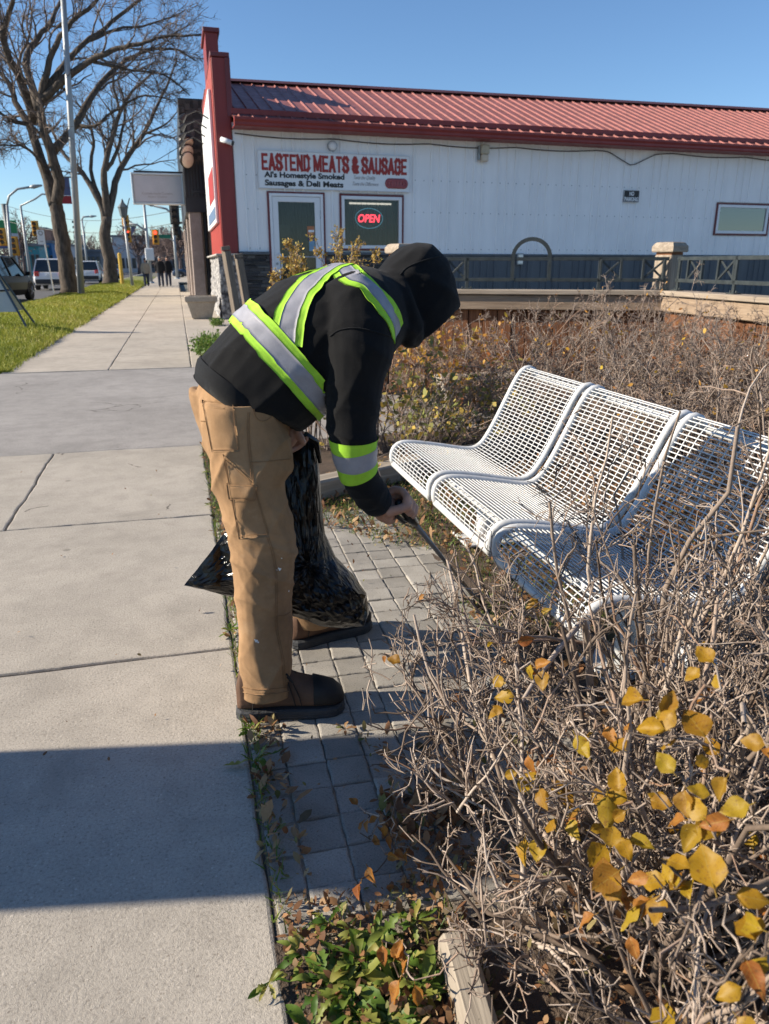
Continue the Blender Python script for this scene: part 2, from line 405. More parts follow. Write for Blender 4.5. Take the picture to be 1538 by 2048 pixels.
put('ground', MB().add([(-1500, -300, -0.2), (1500, -300, -0.2), (1500, 2500, -0.2), (-1500, 2500, -0.2)], [(0, 1, 2, 3)]), 'far_ground', kind='structure')
put('road', MB().add([(-21, -60, -0.135), (-5.05, -60, -0.135), (-5.05, 420, -0.135), (-21, 420, -0.135)], [(0, 1, 2, 3)]), 'asphalt', kind='structure')
mk = put('lane_markings', MB(), 'road_paint', kind='structure')
mb = MB()
for xx in (-8.6, -12.2, -16.0):
    for k in range(40):
        y = -20 + k * 9.0; mb.add([(xx, y, -0.131), (xx + 0.12, y, -0.131), (xx + 0.12, y + 3, -0.131), (xx, y + 3, -0.131)], [(0, 1, 2, 3)])
mk.data = mb.mesh('lane_markings'); mk.data.materials.append(MATS['road_paint'])
kb = put('kerb', MB().rbox(-5.14, -4.94, -60, 5.4, -0.19, 0.0, 0.02).rbox(-5.14, -4.94, 10.5, 300, -0.19, 0.0, 0.02), 'kerb_concrete', kind='structure')
put('kerb', MB().rbox(-21.2, -21.0, -60, 300, -0.19, 0.0, 0.02), 'kerb_concrete', kind='structure')

def slab_mb(x0, x1, y0, y1, z=0.0, jit=0.003, ch=0.005, step=0.05, th=0.1, seed=0):
    rg = random.Random(seed); pts = []
    def edge(a, b):
        n = max(2, int((b - a).length / step))
        ph = [rg.uniform(0, 6) for _ in range(3)]
        nrm = Vector((-(b - a).y, (b - a).x)).normalized()
        for k in range(n):
            t = k / n; e = min(1, 8 * t, 8 * (1 - t))
            d = jit * e * (math.sin(t * 9 + ph[0]) + 0.6 * math.sin(t * 31 + ph[1]) + rg.uniform(-0.7, 0.7))
            pts.append(a.lerp(b, t) + nrm * d)
    c = [Vector((x0, y0)), Vector((x1, y0)), Vector((x1, y1)), Vector((x0, y1))]
    for k in range(4): edge(c[k], c[(k + 1) % 4])
    cen = Vector(((x0 + x1) / 2, (y0 + y1) / 2))
    def inset(p, d):
        q = p.copy(); q.x += d if q.x < cen.x else -d; q.y += d if q.y < cen.y else -d; return q
    rings = [[(p.x, p.y, z - th) for p in pts], [(p.x, p.y, z - ch * 1.3) for p in pts],
             [(inset(p, ch * 0.5).x, inset(p, ch * 0.5).y, z - ch * 0.35) for p in pts], [(inset(p, ch * 1.6).x, inset(p, ch * 1.6).y, z) for p in pts]]
    return MB().loft(rings)
walk = thing('sidewalk', (-1.0, 5, 0), None, None); walk['kind'] = 'structure'
put('joint_bed', MB().box(-2.2, 0.11, -6, 5.9, -0.09, -0.012), 'joint_dirt', walk)
rows = [(-3.0, -0.6), (-0.6, 0.92), (0.92, 2.40), (2.40, 3.93), (3.93, 5.62)]
sd = 1
for (a, b) in rows:
    cols = [(-2.2, 0.085)] if b < 3.95 else [(-2.2, -0.945), (-0.937, 0.085)]
    if (a, b) == (0.92, 2.40): a = 0.60
    if (a, b) == (-0.6, 0.92): b = 0.592
    for (c, d) in cols:
        put('slab', slab_mb(c, d, a + 0.006, b - 0.006, 0.0, 0.0045 if 2 < a < 5 else 0.002, 0.006, seed=sd), 'concrete_walk', walk); sd += 1
y = 10.25
while y < 62:
    st = 1.52 if y < 26 else 3.04
    for (c, d) in ((-2.2, -0.945), (-0.937, 0.085)):
        put('slab', slab_mb(c, d, y + 0.008, y + st - 0.008, 0.0, 0.003, 0.008, 0.2, seed=sd), 'concrete_far', walk); sd += 1
    y += st
put('joint_bed', MB().box(-2.25, 0.12, 10.2, y, -0.09, -0.015), 'joint_dirt', walk)
put('slab', MB().box(-2.2, 1.2, y + 0.01, 240, -0.1, 0.0), 'concrete_far', walk)
put('forecourt', slab_mb(0.095, 1.6, 10.26, 40, -0.004, 0.004, 0.008, 0.3, seed=91), 'concrete_far', kind='structure')
put('driveway', slab_mb(-5.0, 9.0, 5.64, 10.23, -0.006, 0.012, 0.016, 0.07, seed=92), 'drive_grey', kind='structure')
put('parking_lot', MB().add([(1.61, 10.24, -0.012), (60, 10.24, -0.012), (60, 60, -0.012), (1.61, 60, -0.012)], [(0, 1, 2, 3)]).add(
    [(9.01, -20, -0.012), (60, -20, -0.012), (60, 10.23, -0.012), (9.01, 10.23, -0.012)], [(0, 1, 2, 3)]), 'lot_surface', kind='structure')

# soil of the planting bed, a lumpy sheet under pavers, bench and shrubs
def soil_h(x, y):
    base = -0.03 if (x < 1.02 and 1.2 < y < 3.7) else -0.004
    return base + 0.012 * math.sin(x * 7.1 + 2) * math.sin(y * 6.3) + 0.008 * math.sin(x * 19 + y * 23)
put('planting_bed', MB().grid(lambda u, v: (0.08 + u * 8.8, -3 + v * 8.62, soil_h(0.08 + u * 8.8, -3 + v * 8.62)), 120, 130), 'soil', smooth=True, kind='structure')

# lawn of the boulevard
def lawn_h(x, y):
    e = min(1.0, max(0.0, (-2.2 - x) / 0.5)); k = min(1.0, max(0.0, (x + 4.94) / 0.4))
    return 0.0 + 0.09 * e * k + 0.02 * math.sin(x * 2.1 + y * 0.9) + 0.012 * math.sin(y * 3.3 + x)
lawn = put('lawn', MB().grid(lambda u, v: (-4.94 + u * 2.76, 10.23 + v * 80, lawn_h(-4.94 + u * 2.76, 10.23 + v * 80)), 16, 260), 'turf_soil', smooth=True, kind='structure')
put('lawn', MB().grid(lambda u, v: (-4.94 + u * 2.74, -20 + v * 25.6, lawn_h(-4.94 + u * 2.74, -20 + v * 25.6) * 0.6), 12, 60), 'turf_soil', smooth=True, kind='structure')
leafmat('grass_blade', [(0.0, (0.15, 0.20, 0.02)), (0.45, (0.27, 0.31, 0.035)), (0.75, (0.40, 0.38, 0.06)), (1.0, (0.48, 0.40, 0.15))], 'rnd', 0.6, 0.3)
def blades(n, xr, yr, hf, hgt, wid, rgn, edge=True):
    x = rgn.uniform(*xr, n); u = rgn.random(n); y = yr[0] + (yr[1] - yr[0]) * u ** 1.7
    if edge: x = np.where(rgn.random(n) < 0.10, rgn.normal(-2.2, 0.05, n), x)
    z = np.array([hf(a, b) for a, b in zip(x, y)])
    h = hgt * rgn.uniform(0.5, 1.3, n) * (1 + (y - yr[0]) / (yr[1] - yr[0]) * 0.8); ww = wid * (1 + (y - yr[0]) / 9)
    an = rgn.uniform(0, 6.28, n); le = rgn.uniform(0.2, 0.9, n) * h; la = rgn.uniform(0, 6.28, n)
    V = np.zeros((n, 3, 3)); b = np.stack([x, y, z - 0.005], 1)
    off = np.stack([np.cos(an) * ww, np.sin(an) * ww, 0 * an], 1)
    V[:, 0] = b - off; V[:, 1] = b + off; V[:, 2] = b + np.stack([np.cos(la) * le, np.sin(la) * le, h], 1)
    patch = 0.5 + 0.5 * np.sin(x * 1.7 + y * 0.8) * np.sin(y * 0.53 + 1)
    rn = np.clip(rgn.random(n) * 0.65 + 0.35 * patch, 0, 1)
    return npmesh('grass', V.reshape(-1, 3), np.arange(n * 3).reshape(-1, 3), np.repeat(rn, 3))
g = link('grass', blades(95000, (-4.9, -2.2), (10.3, 62), lawn_h, 0.07, 0.006, rng), 'grass_blade'); tag(g, 'short green grass of the boulevard beside the sidewalk', 'grass', kind='stuff')

# pavers
pav = thing('paved_strip', (0.5, 2.4, 0), None, None); pav['kind'] = 'structure'
pm = []
for k in range(7):
    me = slab_mb(-0.0518, 0.0518, -0.0518, 0.0518, 0.0, 0.0011, 0.0038, 0.012, 0.05, seed=400 + k).mesh('paver'); me.materials.append(MATS['paver_grey']); pm.append(me)
put('sand_bed', MB().grid(lambda u, v: (0.088 + 1.0 * u, 1.12 + v * 2.6, -0.0065 + 0.002 * math.sin(u * 60) * math.sin(v * 130)), 30, 60), 'joint_dirt', pav)
for r in range(25):
    for c in range(9):
        yy = 1.22 + r * 0.106; xx = 0.142 + c * 0.106 + (yy - 1.2) * 0.03 - 0.03
        if xx < 0.135 or (xx > 0.62 and yy < 1.5) or (xx > 0.95 and yy > 3.2): continue
        if xx - 0.05 < 0.09: continue
        o = link('paver', random.choice(pm), None, None)
        o.location = (xx, yy, random.uniform(-0.004, 0.003)); o.rotation_euler = (random.uniform(-.012, .012), random.uniform(-.012, .012), -0.03 + random.choice([0, 1, 2, 3]) * math.pi / 2 + random.uniform(-.02, .02))
        child(o, pav)
for r in range(25):   # cut pieces against the sidewalk
    yy = 1.22 + r * 0.106; xe = 0.142 + (yy - 1.2) * 0.03 - 0.03
    if xe > 0.135: xe -= 0.0
    k0 = 0 if xe < 0.135 else -1
    right = (0.142 + k0 * 0.106 + (yy - 1.2) * 0.03 - 0.03) + 0.050
    if right - 0.094 > 0.02: put('paver', slab_mb(0.094, right, yy - 0.049, yy + 0.049, random.uniform(-0.005, 0.0), 0.001, 0.004, 0.015, 0.05, seed=700 + r), 'paver_grey', pav)
# ================================================================== the shop
def metal_sheet(name, col, rough=0.42, streak=0.12, spec=0.5):
    m = NT(name); v = m.co(scale=(3, 3, 0.35)); f = m.noise(v, 1.5, 4); g = m.noise(m.co(), 0.7, 3)
    c = m.ramp(f, [(0.3, lerp3(col, 1 - streak)), (0.7, lerp3(col, 1 + streak * 0.4))])
    c = m.mix(0.4, c, m.ramp(g, [(0.3, 0.8), (0.7, 1.0)]), 'MULTIPLY')
    m.set(color=c, rough=m.ramp(f, [(0.3, rough + 0.12), (0.7, rough)]), spec=spec); m.bump(g, 0.12, 0.02); return m.m
metal_sheet('siding_white', (0.88, 0.88, 0.885), 0.4, 0.05); metal_sheet('siding_slate', (0.088, 0.100, 0.118)); metal_sheet('roof_red', (0.31, 0.112, 0.092), 0.42, 0.28)
metal_sheet('trim_red', (0.24, 0.028, 0.024), 0.4); metal_sheet('trim_maroon', (0.16, 0.03, 0.034), 0.45); metal_sheet('ridge_dark', (0.10, 0.035, 0.035), 0.45)
surf('frame_white', (0.74, 0.75, 0.77), 0.05, 3, 0.4); surf('sign_white', (0.78, 0.79, 0.80), 0.04, 2, 0.35)
surf('letter_red', (0.34, 0.025, 0.02), 0.1, 6, 0.5); surf('letter_black', (0.012, 0.012, 0.014), 0.1, 6, 0.5); surf('letter_grey', (0.32, 0.29, 0.29), 0.1, 6, 0.5)
surf('sausage', (0.30, 0.06, 0.07), 0.35, 20, 0.35); surf('curtain_green', (0.15, 0.18, 0.165), 0.2, 5, 0.9); surf('room_dark', (0.03, 0.03, 0.03), 0.1, 3, 0.9)
surf('sticker_orange', (0.42, 0.16, 0.07), 0.1, 9, 0.5); surf('sticker_blue', (0.02, 0.04, 0.17), 0.1, 9, 0.5); surf('sticker_sky', (0.18, 0.32, 0.46), 0.2, 9, 0.5)
surf('black_metal', (0.014, 0.014, 0.015), 0.2, 9, 0.45); surf('cream_metal', (0.62, 0.52, 0.40), 0.08, 5, 0.5); surf('grey_metal', (0.30, 0.32, 0.34), 0.15, 7, 0.4, metal=0.6)
surf('beige_plastic', (0.45, 0.40, 0.30), 0.2, 9, 0.5); surf('sign_panel_blue', (0.10, 0.16, 0.27), 0.2, 7, 0.5); surf('facade_red', (0.42, 0.045, 0.03), 0.18, 3, 0.45)
surf('aluminium', (0.55, 0.56, 0.57), 0.06, 9, 0.35, metal=0.8)
glass('pane_glass', see=0.7); glass('pane_coated', see=0.35, ior=2.3)
m = NT('ledge_stone'); v = m.co(); c = m.ramp(m.attr('rnd'), [(0, (0.030, 0.030, 0.034)), (0.5, (0.065, 0.063, 0.066)), (0.85, (0.105, 0.10, 0.096)), (1, (0.16, 0.15, 0.14))])
c = m.mix(0.6, c, m.ramp(m.noise(v, 30, 4), [(0.3, 0.5), (0.7, 1.0)]), 'MULTIPLY'); m.set(color=c, rough=0.85); m.bump(m.noise(v, 45, 4), 0.6, 0.02)
m = NT('rough_stucco'); v = m.co(); n1 = m.noise(v, 9, 5, 0.7); c = m.ramp(n1, [(0.38, (0.05, 0.05, 0.055)), (0.5, (0.27, 0.26, 0.26)), (0.62, (0.60, 0.58, 0.55))]); m.set(color=c, rough=0.95); m.bump(m.noise(v, 14, 5, 0.7), 1.0, 0.06)
m = NT('neon_red'); m.set(color=(0.6, 0.05, 0.06), emis=((1.0, 0.05, 0.08), 2.6))
m = NT('neon_blue'); m.set(color=(0.1, 0.25, 0.35), emis=((0.15, 0.55, 0.75), 0.35))
m = NT('tube_light'); m.set(color=(0.8, 0.8, 0.75), emis=((1.0, 0.95, 0.8), 0.7))

shop = thing('shop_building', (1.5, 19.5, 0), 'white metal sided butcher shop with red metal roof and red false front', 'building')
shop.rotation_euler.z = R(2.6)
def sp_(name, mb, mat, parent=None, smooth=False, kind=None):
    o = put(name, mb, mat, None, smooth, kind); o.parent = parent if parent is not None else shop; return o   # local coordinates of the shop
def siding(name, mat, x0, x1, z0, z1, y=0.0, rib=0.235, per=4, dpt=0.032):
    k = int(math.floor(x0 / (rib * per)))
    while k * rib * per < x1 - 1e-4:
        a = max(x0, k * rib * per); b = min(x1, (k + 1) * rib * per); k += 1
        if b - a < 0.02: continue
        prof = [(a, 0)]; j = int(math.ceil((a + 0.02) / rib))
        while j * rib < b - 0.045:
            c = j * rib
            if c > a + 0.04:
                prof += [(c - 0.032, 0), (c - 0.014, -dpt), (c + 0.014, -dpt), (c + 0.032, 0)]
                if c + rib * 0.5 < b - 0.04: prof += [(c + rib * 0.33 - 0.012, 0), (c + rib * 0.33, -0.006), (c + rib * 0.33 + 0.012, 0), (c + rib * 0.66 - 0.012, 0), (c + rib * 0.66, -0.006), (c + rib * 0.66 + 0.012, 0)]
            j += 1
        prof.append((b, 0))
        if len(prof) < 3: prof.insert(1, ((a + b) / 2, -0.002))
        mb = MB(); vs = []; n = len(prof)
        for (px, d) in prof: vs.append((px, y + d, z0))
        for (px, d) in prof: vs.append((px, y + d, z1))
        mb.add(vs, [(i, i + 1, n + i + 1, n + i) for i in range(n - 1)])
        sp_(name, mb, mat)
XE = 24.0
# solid core behind the cladding, leaving the door and window openings and a dark room behind them
for (a, b, c, d) in ((0.0, 0.74, 0, 4.4), (0.74, 2.15, 2.93, 4.4), (2.15, 2.53, 0, 4.4), (2.53, 4.2, 2.94, 4.4), (2.53, 4.2, 0, 1.62), (4.2, 13.75, 0, 4.4), (13.75, 15.67, 0, 2.1), (13.75, 15.67, 2.98, 4.4), (15.67, XE, 0, 4.4)):
    sp_('wall', MB().box(a, b, 0.03, 0.2, c, d), 'siding_white')
sp_('room', MB().box(0.3, 4.6, 1.6, 1.62, 0, 4.3).box(0.3, 0.32, 0.2, 1.6, 0, 4.3).box(4.6, 4.62, 0.2, 1.6, 0, 4.3).box(13.2, 16.2, 1.2, 1.22, 1, 4).box(0.3, 4.62, 0.2, 1.6, 4.3, 4.32).box(13.2, 16.2, 0.2, 1.2, 4.0, 4.02), 'room_dark')
W0 = 1.55
siding('siding_panel', 'siding_white', 0.015, 0.74, W0 + 0.03, 4.36); siding('siding_panel', 'siding_white', 0.74, 2.15, 2.95, 4.36); siding('siding_panel', 'siding_white', 2.15, 2.53, W0 + 0.03, 4.36)
siding('siding_panel', 'siding_white', 2.53, 4.2, 2.96, 4.36); siding('siding_panel', 'siding_white', 4.2, 13.75, W0, 4.36)
siding('siding_panel', 'siding_white', 13.75, 15.67, 3.0, 4.36); siding('siding_panel', 'siding_white', 13.75, 15.67, W0, 2.08); siding('siding_panel', 'siding_white', 15.67, XE, W0, 4.36)
siding('wainscot_panel', 'siding_slate', 5.2, XE, 0.02, W0 - 0.05, -0.012, 0.2, 5)
sp_('wainscot_cap', MB().rbox(5.2, XE, -0.05, 0.02, W0 - 0.05, W0 - 0.002, 0.006), 'siding_slate')
sp_('stone_cap', MB().rbox(0.0, 0.735, -0.10, 0.02, W0 - 0.04, W0 + 0.03, 0.01).rbox(2.16, 5.19, -0.10, 0.02, W0 - 0.04, W0 + 0.03, 0.01), 'ridge_dark' if False else 'siding_slate')
# ledge stone
rs = random.Random(5); vs = []; fs = []; rn = []; mb = MB()
for (a, b) in ((0.0, 0.735), (2.16, 5.19)):
    z = 0.0
    while z < W0 - 0.05:
        h = rs.choice([0.035, 0.05, 0.06, 0.075]); h = min(h, W0 - 0.042 - z); x = a
        while x < b - 0.01:
            L = min(rs.uniform(0.15, 0.5), b - x); d = rs.uniform(0.02, 0.075); n0 = len(mb.v)
            mb.rbox(x + 0.002, x + L - 0.002, -d, 0.03, z + 0.002, z + h - 0.002, 0.004); rn += [rs.random()] * (len(mb.v) - n0); x += L
        z += h
me = mb.mesh('ledge_stones'); at_ = me.attributes.new('rnd', 'FLOAT', 'POINT'); at_.data.foreach_set('value', rn)
o = link('ledge_stones', me, 'ledge_stone', kind='stuff'); o.parent = shop
mb = MB()
for k in range(1, 100):
    for zz in (1.66, 2.55, 3.30):
        x_ = k * 0.235 + 0.045
        if x_ < XE and not (0.6 < x_ < 4.4) and not (13.6 < x_ < 15.8): mb.rbox(x_ - 0.011, x_ + 0.011, -0.012, 0.0, zz - 0.011, zz + 0.011, 0.004)
sp_('fasteners', mb, 'grey_metal', kind='stuff')
# roof
def rz(x, t): return 4.42 + (6.02 + 0.23 * max(0, x) / 18 - 4.42) * t
def ry(t): return -0.42 + 4.42 * t
x = 0.0; rib = 0.31
while x < XE - 0.01:
    b = min(x + rib * 3, XE); mb = MB(); prof = [(x, 0)]
    for k in range(3):
        c = x + rib * k + rib / 2; prof += [(c - 0.03, 0), (c - 0.010, 0.034), (c + 0.010, 0.034), (c + 0.03, 0)]
    prof.append((b, 0)); n = len(prof)
    vs = [(px, ry(t), rz(px, t) + d) for t in (0, 1) for (px, d) in prof]
    mb.add(vs, [(i, i + 1, n + i + 1, n + i) for i in range(n - 1)]); mb.add([(px, ry(0), rz(px, 0) + d) for (px, d) in prof] + [(px, ry(0), rz(px, 0) - 0.02) for (px, d) in prof], [(i, n + i, n + i + 1, i + 1) for i in range(n - 1)])
    sp_('roof_panel', mb, 'roof_red'); x = b
sp_('ridge_cap', MB().loft([[(xx, 3.8, rz(xx, 0.97) + 0.05), (xx, 4.0, rz(xx, 1) + 0.1), (xx, 4.2, rz(xx, 0.97) + 0.05), (xx, 4.0, rz(xx, 1) - 0.02)] for xx in (0.0, XE)]), 'ridge_dark')
sp_('roof_slope', MB().add([(0, 4.05, 5.98), (XE, 4.05, 6.28), (XE, 9, 4.4), (0, 9, 4.4)], [(0, 1, 2, 3)]), 'roof_red')
sp_('snow_rail', MB().rbox(0.0, XE, ry(0.085) - 0.02, ry(0.085) + 0.02, rz(0, 0.085) + 0.01, rz(0, 0.085) + 0.13, 0.006), 'trim_red')
gut = [(-0.47, 4.43), (-0.60, 4.43), (-0.60, 4.38), (-0.565, 4.33), (-0.565, 4.28), (-0.54, 4.25), (-0.43, 4.25), (-0.43, 4.40)]
sp_('gutter', MB().loft([[(xx, a, b) for a, b in gut] for xx in (0.0, XE)]), 'trim_red')
sp_('soffit', MB().box(0.0, XE, -0.43, 0.02, 4.25, 4.27), 'trim_red')
# false front
sp_('false_front', MB().box(-0.36, 0.0, 0.0, 6.2, 1.5, 5.70).box(-0.355, -0.05, 2.3, 3.9, 5.70, 6.75), 'trim_red')
sp_('corner_trim', MB().rbox(-0.375, -0.02, -0.03, 0.0, 1.5, 5.69, 0.008), 'trim_red')
sp_('parapet_cap', MB().rbox(-0.40, 0.03, -0.05, 2.32, 5.705, 5.80, 0.01).rbox(-0.40, 0.03, 3.9, 6.25, 5.705, 5.80, 0.01).rbox(-0.41, 0.0, 2.25, 3.95, 6.755, 6.86, 0.01), 'trim_maroon')
sp_('edge_flashing', MB().rbox(-0.08, 0.035, -0.06, -0.03, 4.5, 5.70, 0.008), 'trim_maroon')
mb = MB()
for k in range(26): mb.rbox(-0.395, -0.362, 0.03 + k * 0.236, 0.10 + k * 0.236, 1.52, 5.68, 0.006)
sp_('facade_ribs', mb, 'facade_red')
sp_('facade_sign', MB().rbox(-0.47, -0.40, 0.5, 5.8, 2.25, 5.15, 0.01), 'sign_white')
sp_('facade_sign_band', MB().rbox(-0.485, -0.472, 0.52, 3.2, 2.8, 3.5, 0.004), 'letter_red')
sp_('facade_sign_stripe', MB().rbox(-0.484, -0.472, 0.55, 4.6, 2.35, 2.62, 0.004), 'sign_panel_blue')
for k in range(4):
    yy = 0.9 + k * 1.35
    mb = MB(); mb.tube([(-0.40, yy, 4.55), (-0.75, yy, 4.75), (-1.05, yy, 4.62)], 0.018, 6); mb.tube([(-1.0, yy, 4.66), (-1.12, yy, 4.52)], [0.04, 0.09], 8)
    sp_('sign_lamp', mb, 'black_metal')
mb = MB(); rs = random.Random(3)
def plinth(u, v):
    z = v * 1.5; d = 0.04 + 0.05 * math.sin(u * 37 + v * 9) * math.sin(v * 23 + u * 5) * (0.5 + 0.5 * math.sin(u * 90))
    return (-0.38 - d - 0.10 * (1 - v), u * 6.2 - 0.02, z)
sp_('stucco_plinth', MB().grid(plinth, 60, 26), 'rough_stucco', smooth=True)
sp_('stucco_plinth', MB().grid(lambda u, v: (-0.5 + u * 0.5, -0.05 - 0.03 * math.sin(u * 31 + v * 17) - 0.05 * (1 - v) , v * 1.5), 12, 26), 'rough_stucco', smooth=True)
sp_('plinth_cap', MB().rbox(-0.56, 0.0, -0.14, 6.2, 1.485, 1.53, 0.01), 'kerb_concrete')
for o in list(shop.children):      # the street front is not quite square to the side wall
    if o.name.split('.')[0] in ('false_front', 'facade_ribs', 'facade_sign', 'facade_sign_band', 'facade_sign_stripe', 'sign_lamp', 'stucco_plinth', 'plinth_cap', 'parapet_cap'):
        V = vget(o.data); V[:, 0] += 0.050 * np.maximum(V[:, 1], 0); vset(o.data, V)
# door
dr = sp_('door', MB().rbox(0.86, 1.0, -0.03, 0.03, 0.32, 2.84, 0.008).rbox(1.90, 2.04, -0.03, 0.03, 0.32, 2.84, 0.008).rbox(1.0, 1.90, -0.028, 0.028, 2.72, 2.84, 0.008).rbox(1.0, 1.90, -0.028, 0.028, 0.32, 0.62, 0.008), 'frame_white')
sp_('pane', MB().box(1.0, 1.90, -0.006, 0.006, 0.62, 2.72), 'pane_glass', dr)
sp_('push_bar', MB().tube([(1.0, -0.05, 1.46), (1.9, -0.05, 1.46)], 0.018, 8), 'aluminium', dr)
sp_('handle', MB().tube([(0.93, -0.04, 1.52), (1.0, -0.10, 1.52), (1.02, -0.11, 1.46), (1.02, -0.11, 1.24), (1.0, -0.10, 1.18), (0.93, -0.04, 1.18)], 0.018, 8), 'frame_white', dr)
sp_('lock', MB().tube([(0.92, -0.032, 1.30), (0.92, -0.045, 1.30)], 0.03, 10), 'grey_metal', dr)
sp_('hinge', MB().rbox(2.03, 2.05, -0.04, -0.02, 2.35, 2.55, 0.004), 'grey_metal', dr)
sp_('sticker', MB().box(1.70, 1.88, -0.010, -0.007, 1.98, 2.18), 'sticker_orange', dr); sp_('sticker', MB().box(1.73, 1.87, -0.012, -0.0105, 2.04, 2.09), 'sign_white', dr)
sp_('sticker', MB().box(1.72, 1.88, -0.010, -0.007, 1.85, 1.97), 'sticker_blue', dr); sp_('sticker', MB().box(1.77, 1.83, -0.012, -0.0105, 1.88, 1.94), 'sign_white', dr)
sp_('sticker', MB().box(1.74, 1.88, -0.010, -0.007, 1.60, 1.84), 'sticker_sky', dr); sp_('sticker', MB().box(1.04, 1.28, 0.010, 0.013, 1.92, 2.2), 'curtain_green', dr)
sp_('door_frame', MB().rbox(0.79, 0.855, -0.05, 0.1, 0.3, 2.91, 0.006).rbox(2.045, 2.11, -0.05, 0.1, 0.3, 2.91, 0.006).rbox(0.855, 2.045, -0.05, 0.1, 2.845, 2.91, 0.006), 'frame_white')
sp_('door_trim', MB().rbox(0.74, 0.788, -0.045, 0.02, 0.3, 2.95, 0.004).rbox(2.112, 2.155, -0.045, 0.02, 0.3, 2.95, 0.004).rbox(0.788, 2.112, -0.045, 0.02, 2.912, 2.95, 0.004), 'trim_maroon')
sp_('door_step', MB().rbox(0.6, 2.3, -0.9, 0.0, -0.05, 0.15, 0.02).rbox(0.7, 2.2, -0.5, 0.02, 0.151, 0.3, 0.02), 'kerb_concrete')
# windows
def window(x0, x1, z0, z1, gl='pane_glass'):
    w_ = sp_('window', MB().rbox(x0 + 0.045, x0 + 0.125, -0.04, 0.06, z0 + 0.045, z1 - 0.045, 0.008).rbox(x1 - 0.125, x1 - 0.045, -0.04, 0.06, z0 + 0.045, z1 - 0.045, 0.008)
             .rbox(x0 + 0.125, x1 - 0.125, -0.04, 0.06, z1 - 0.125, z1 - 0.045, 0.008).rbox(x0 + 0.125, x1 - 0.125, -0.04, 0.06, z0 + 0.045, z0 + 0.125, 0.008), 'frame_white')
    sp_('pane', MB().box(x0 + 0.125, x1 - 0.125, 0.0, 0.012, z0 + 0.125, z1 - 0.125), gl, w_)
    sp_('window_trim', MB().rbox(x0, x0 + 0.043, -0.045, 0.02, z0, z1, 0.004).rbox(x1 - 0.043, x1, -0.045, 0.02, z0, z1, 0.004).rbox(x0 + 0.043, x1 - 0.043, -0.045, 0.02, z1 - 0.043, z1, 0.004).rbox(x0 + 0.043, x1 - 0.043, -0.045, 0.02, z0, z0 + 0.043, 0.004), 'trim_maroon', w_)
    return w_
w1 = window(2.53, 4.2, 1.62, 2.94); w2 = window(13.75, 15.67, 2.1, 2.98, 'pane_coated')
def curt(x0, x1, z0, z1, y):
    n = int((x1 - x0) / 0.016)
    return MB().grid(lambda u, v: (x0 + u * (x1 - x0), y + 0.06 * math.sin(u * (x1 - x0) * 52 + 0.8 * math.sin(u * 23) + v * 0.3) * (0.7 + 0.3 * v), z0 + v * (z1 - z0)), n, 6)
for (a, b, c, d, y) in ((0.8, 2.1, 0.35, 2.8, 0.30), (2.6, 4.15, 1.6, 2.8, 0.28)):
    o = sp_('curtain', curt(a, b, c, d, y), 'curtain_green', smooth=True)
sp_('curtain', MB().grid(lambda u, v: (13.8 + u * 1.8, 0.4, 2.1 + v * 0.9), 4, 4), 'room_dark')  # flat near-black sheet stands for the dark room behind this pane
sp_('room_light', MB().tube([(2.85, 0.24, 2.745), (3.95, 0.24, 2.745)], 0.022, 8), 'tube_light')
# OPEN sign hangs in the window
opn = thing('open_sign', wmat(shop) @ Vector((3.33, 0.12, 2.39)), 'red neon OPEN sign hanging in the shop window', 'sign'); opn.rotation_euler.z = R(2.6)
me = text_mesh('OPEN', 0.26, 0.006, 0.004, 0.18, width=0.58); o = link('lettering', me, 'neon_red'); o.parent = opn; o.rotation_euler = (R(90), 0, 0); o.location = (0, 0, 0)
o = put('ring', MB().loft([[((0.36 + 0.008 * math.cos(b)) * math.cos(a), 0.008 * math.sin(b), (0.235 + 0.008 * math.cos(b)) * math.sin(a)) for b in [k * 1.0472 for k in range(6)]] for a in [k * math.pi / 20 for k in range(41)]], False), 'neon_blue'); o.parent = opn
o = put('backing', MB().rbox(-0.39, 0.39, 0.02, 0.03, -0.27, 0.27, 0.003), 'pane_glass'); o.parent = opn
o = put('hanging_chain', MB().tube([(-0.2, 0.015, 0.2), (-0.2, 0.015, 0.46)], 0.004, 4).tube([(0.2, 0.015, 0.2), (0.2, 0.015, 0.46)], 0.004, 4), 'black_metal'); o.parent = opn
# shop sign board
sg = thing('shop_sign', wmat(shop) @ Vector((2.45, -0.05, 3.42)), 'white sign board with large red lettering over the shop door', 'sign'); sg.rotation_euler.z = R(2.6)
def sgp(name, me, mat, x, y, z, rot=True):
    o = link(name, me, mat); o.parent = sg; o.location = (x, y, z)
    if rot: o.rotation_euler = (R(90), 0, 0)
    return o
sgp('board', MB().rbox(-1.885, 1.885, -0.02, 0.02, -0.40, 0.40, 0.005).mesh('board'), 'sign_white', 0, 0, 0, False)
sgp('board_rim', MB().rbox(-1.90, -1.886, -0.03, 0.02, -0.415, 0.415, 0.003).rbox(1.886, 1.90, -0.03, 0.02, -0.415, 0.415, 0.003).rbox(-1.885, 1.885, -0.03, 0.02, 0.401, 0.415, 0.003).rbox(-1.885, 1.885, -0.03, 0.02, -0.415, -0.401, 0.003).mesh('board_rim'), 'frame_white', 0, 0, 0, False)
def squash(me, h):
    V = vget(me); V[:, 1] *= h / (V[:, 1].max() - V[:, 1].min()); vset(me, V); return me
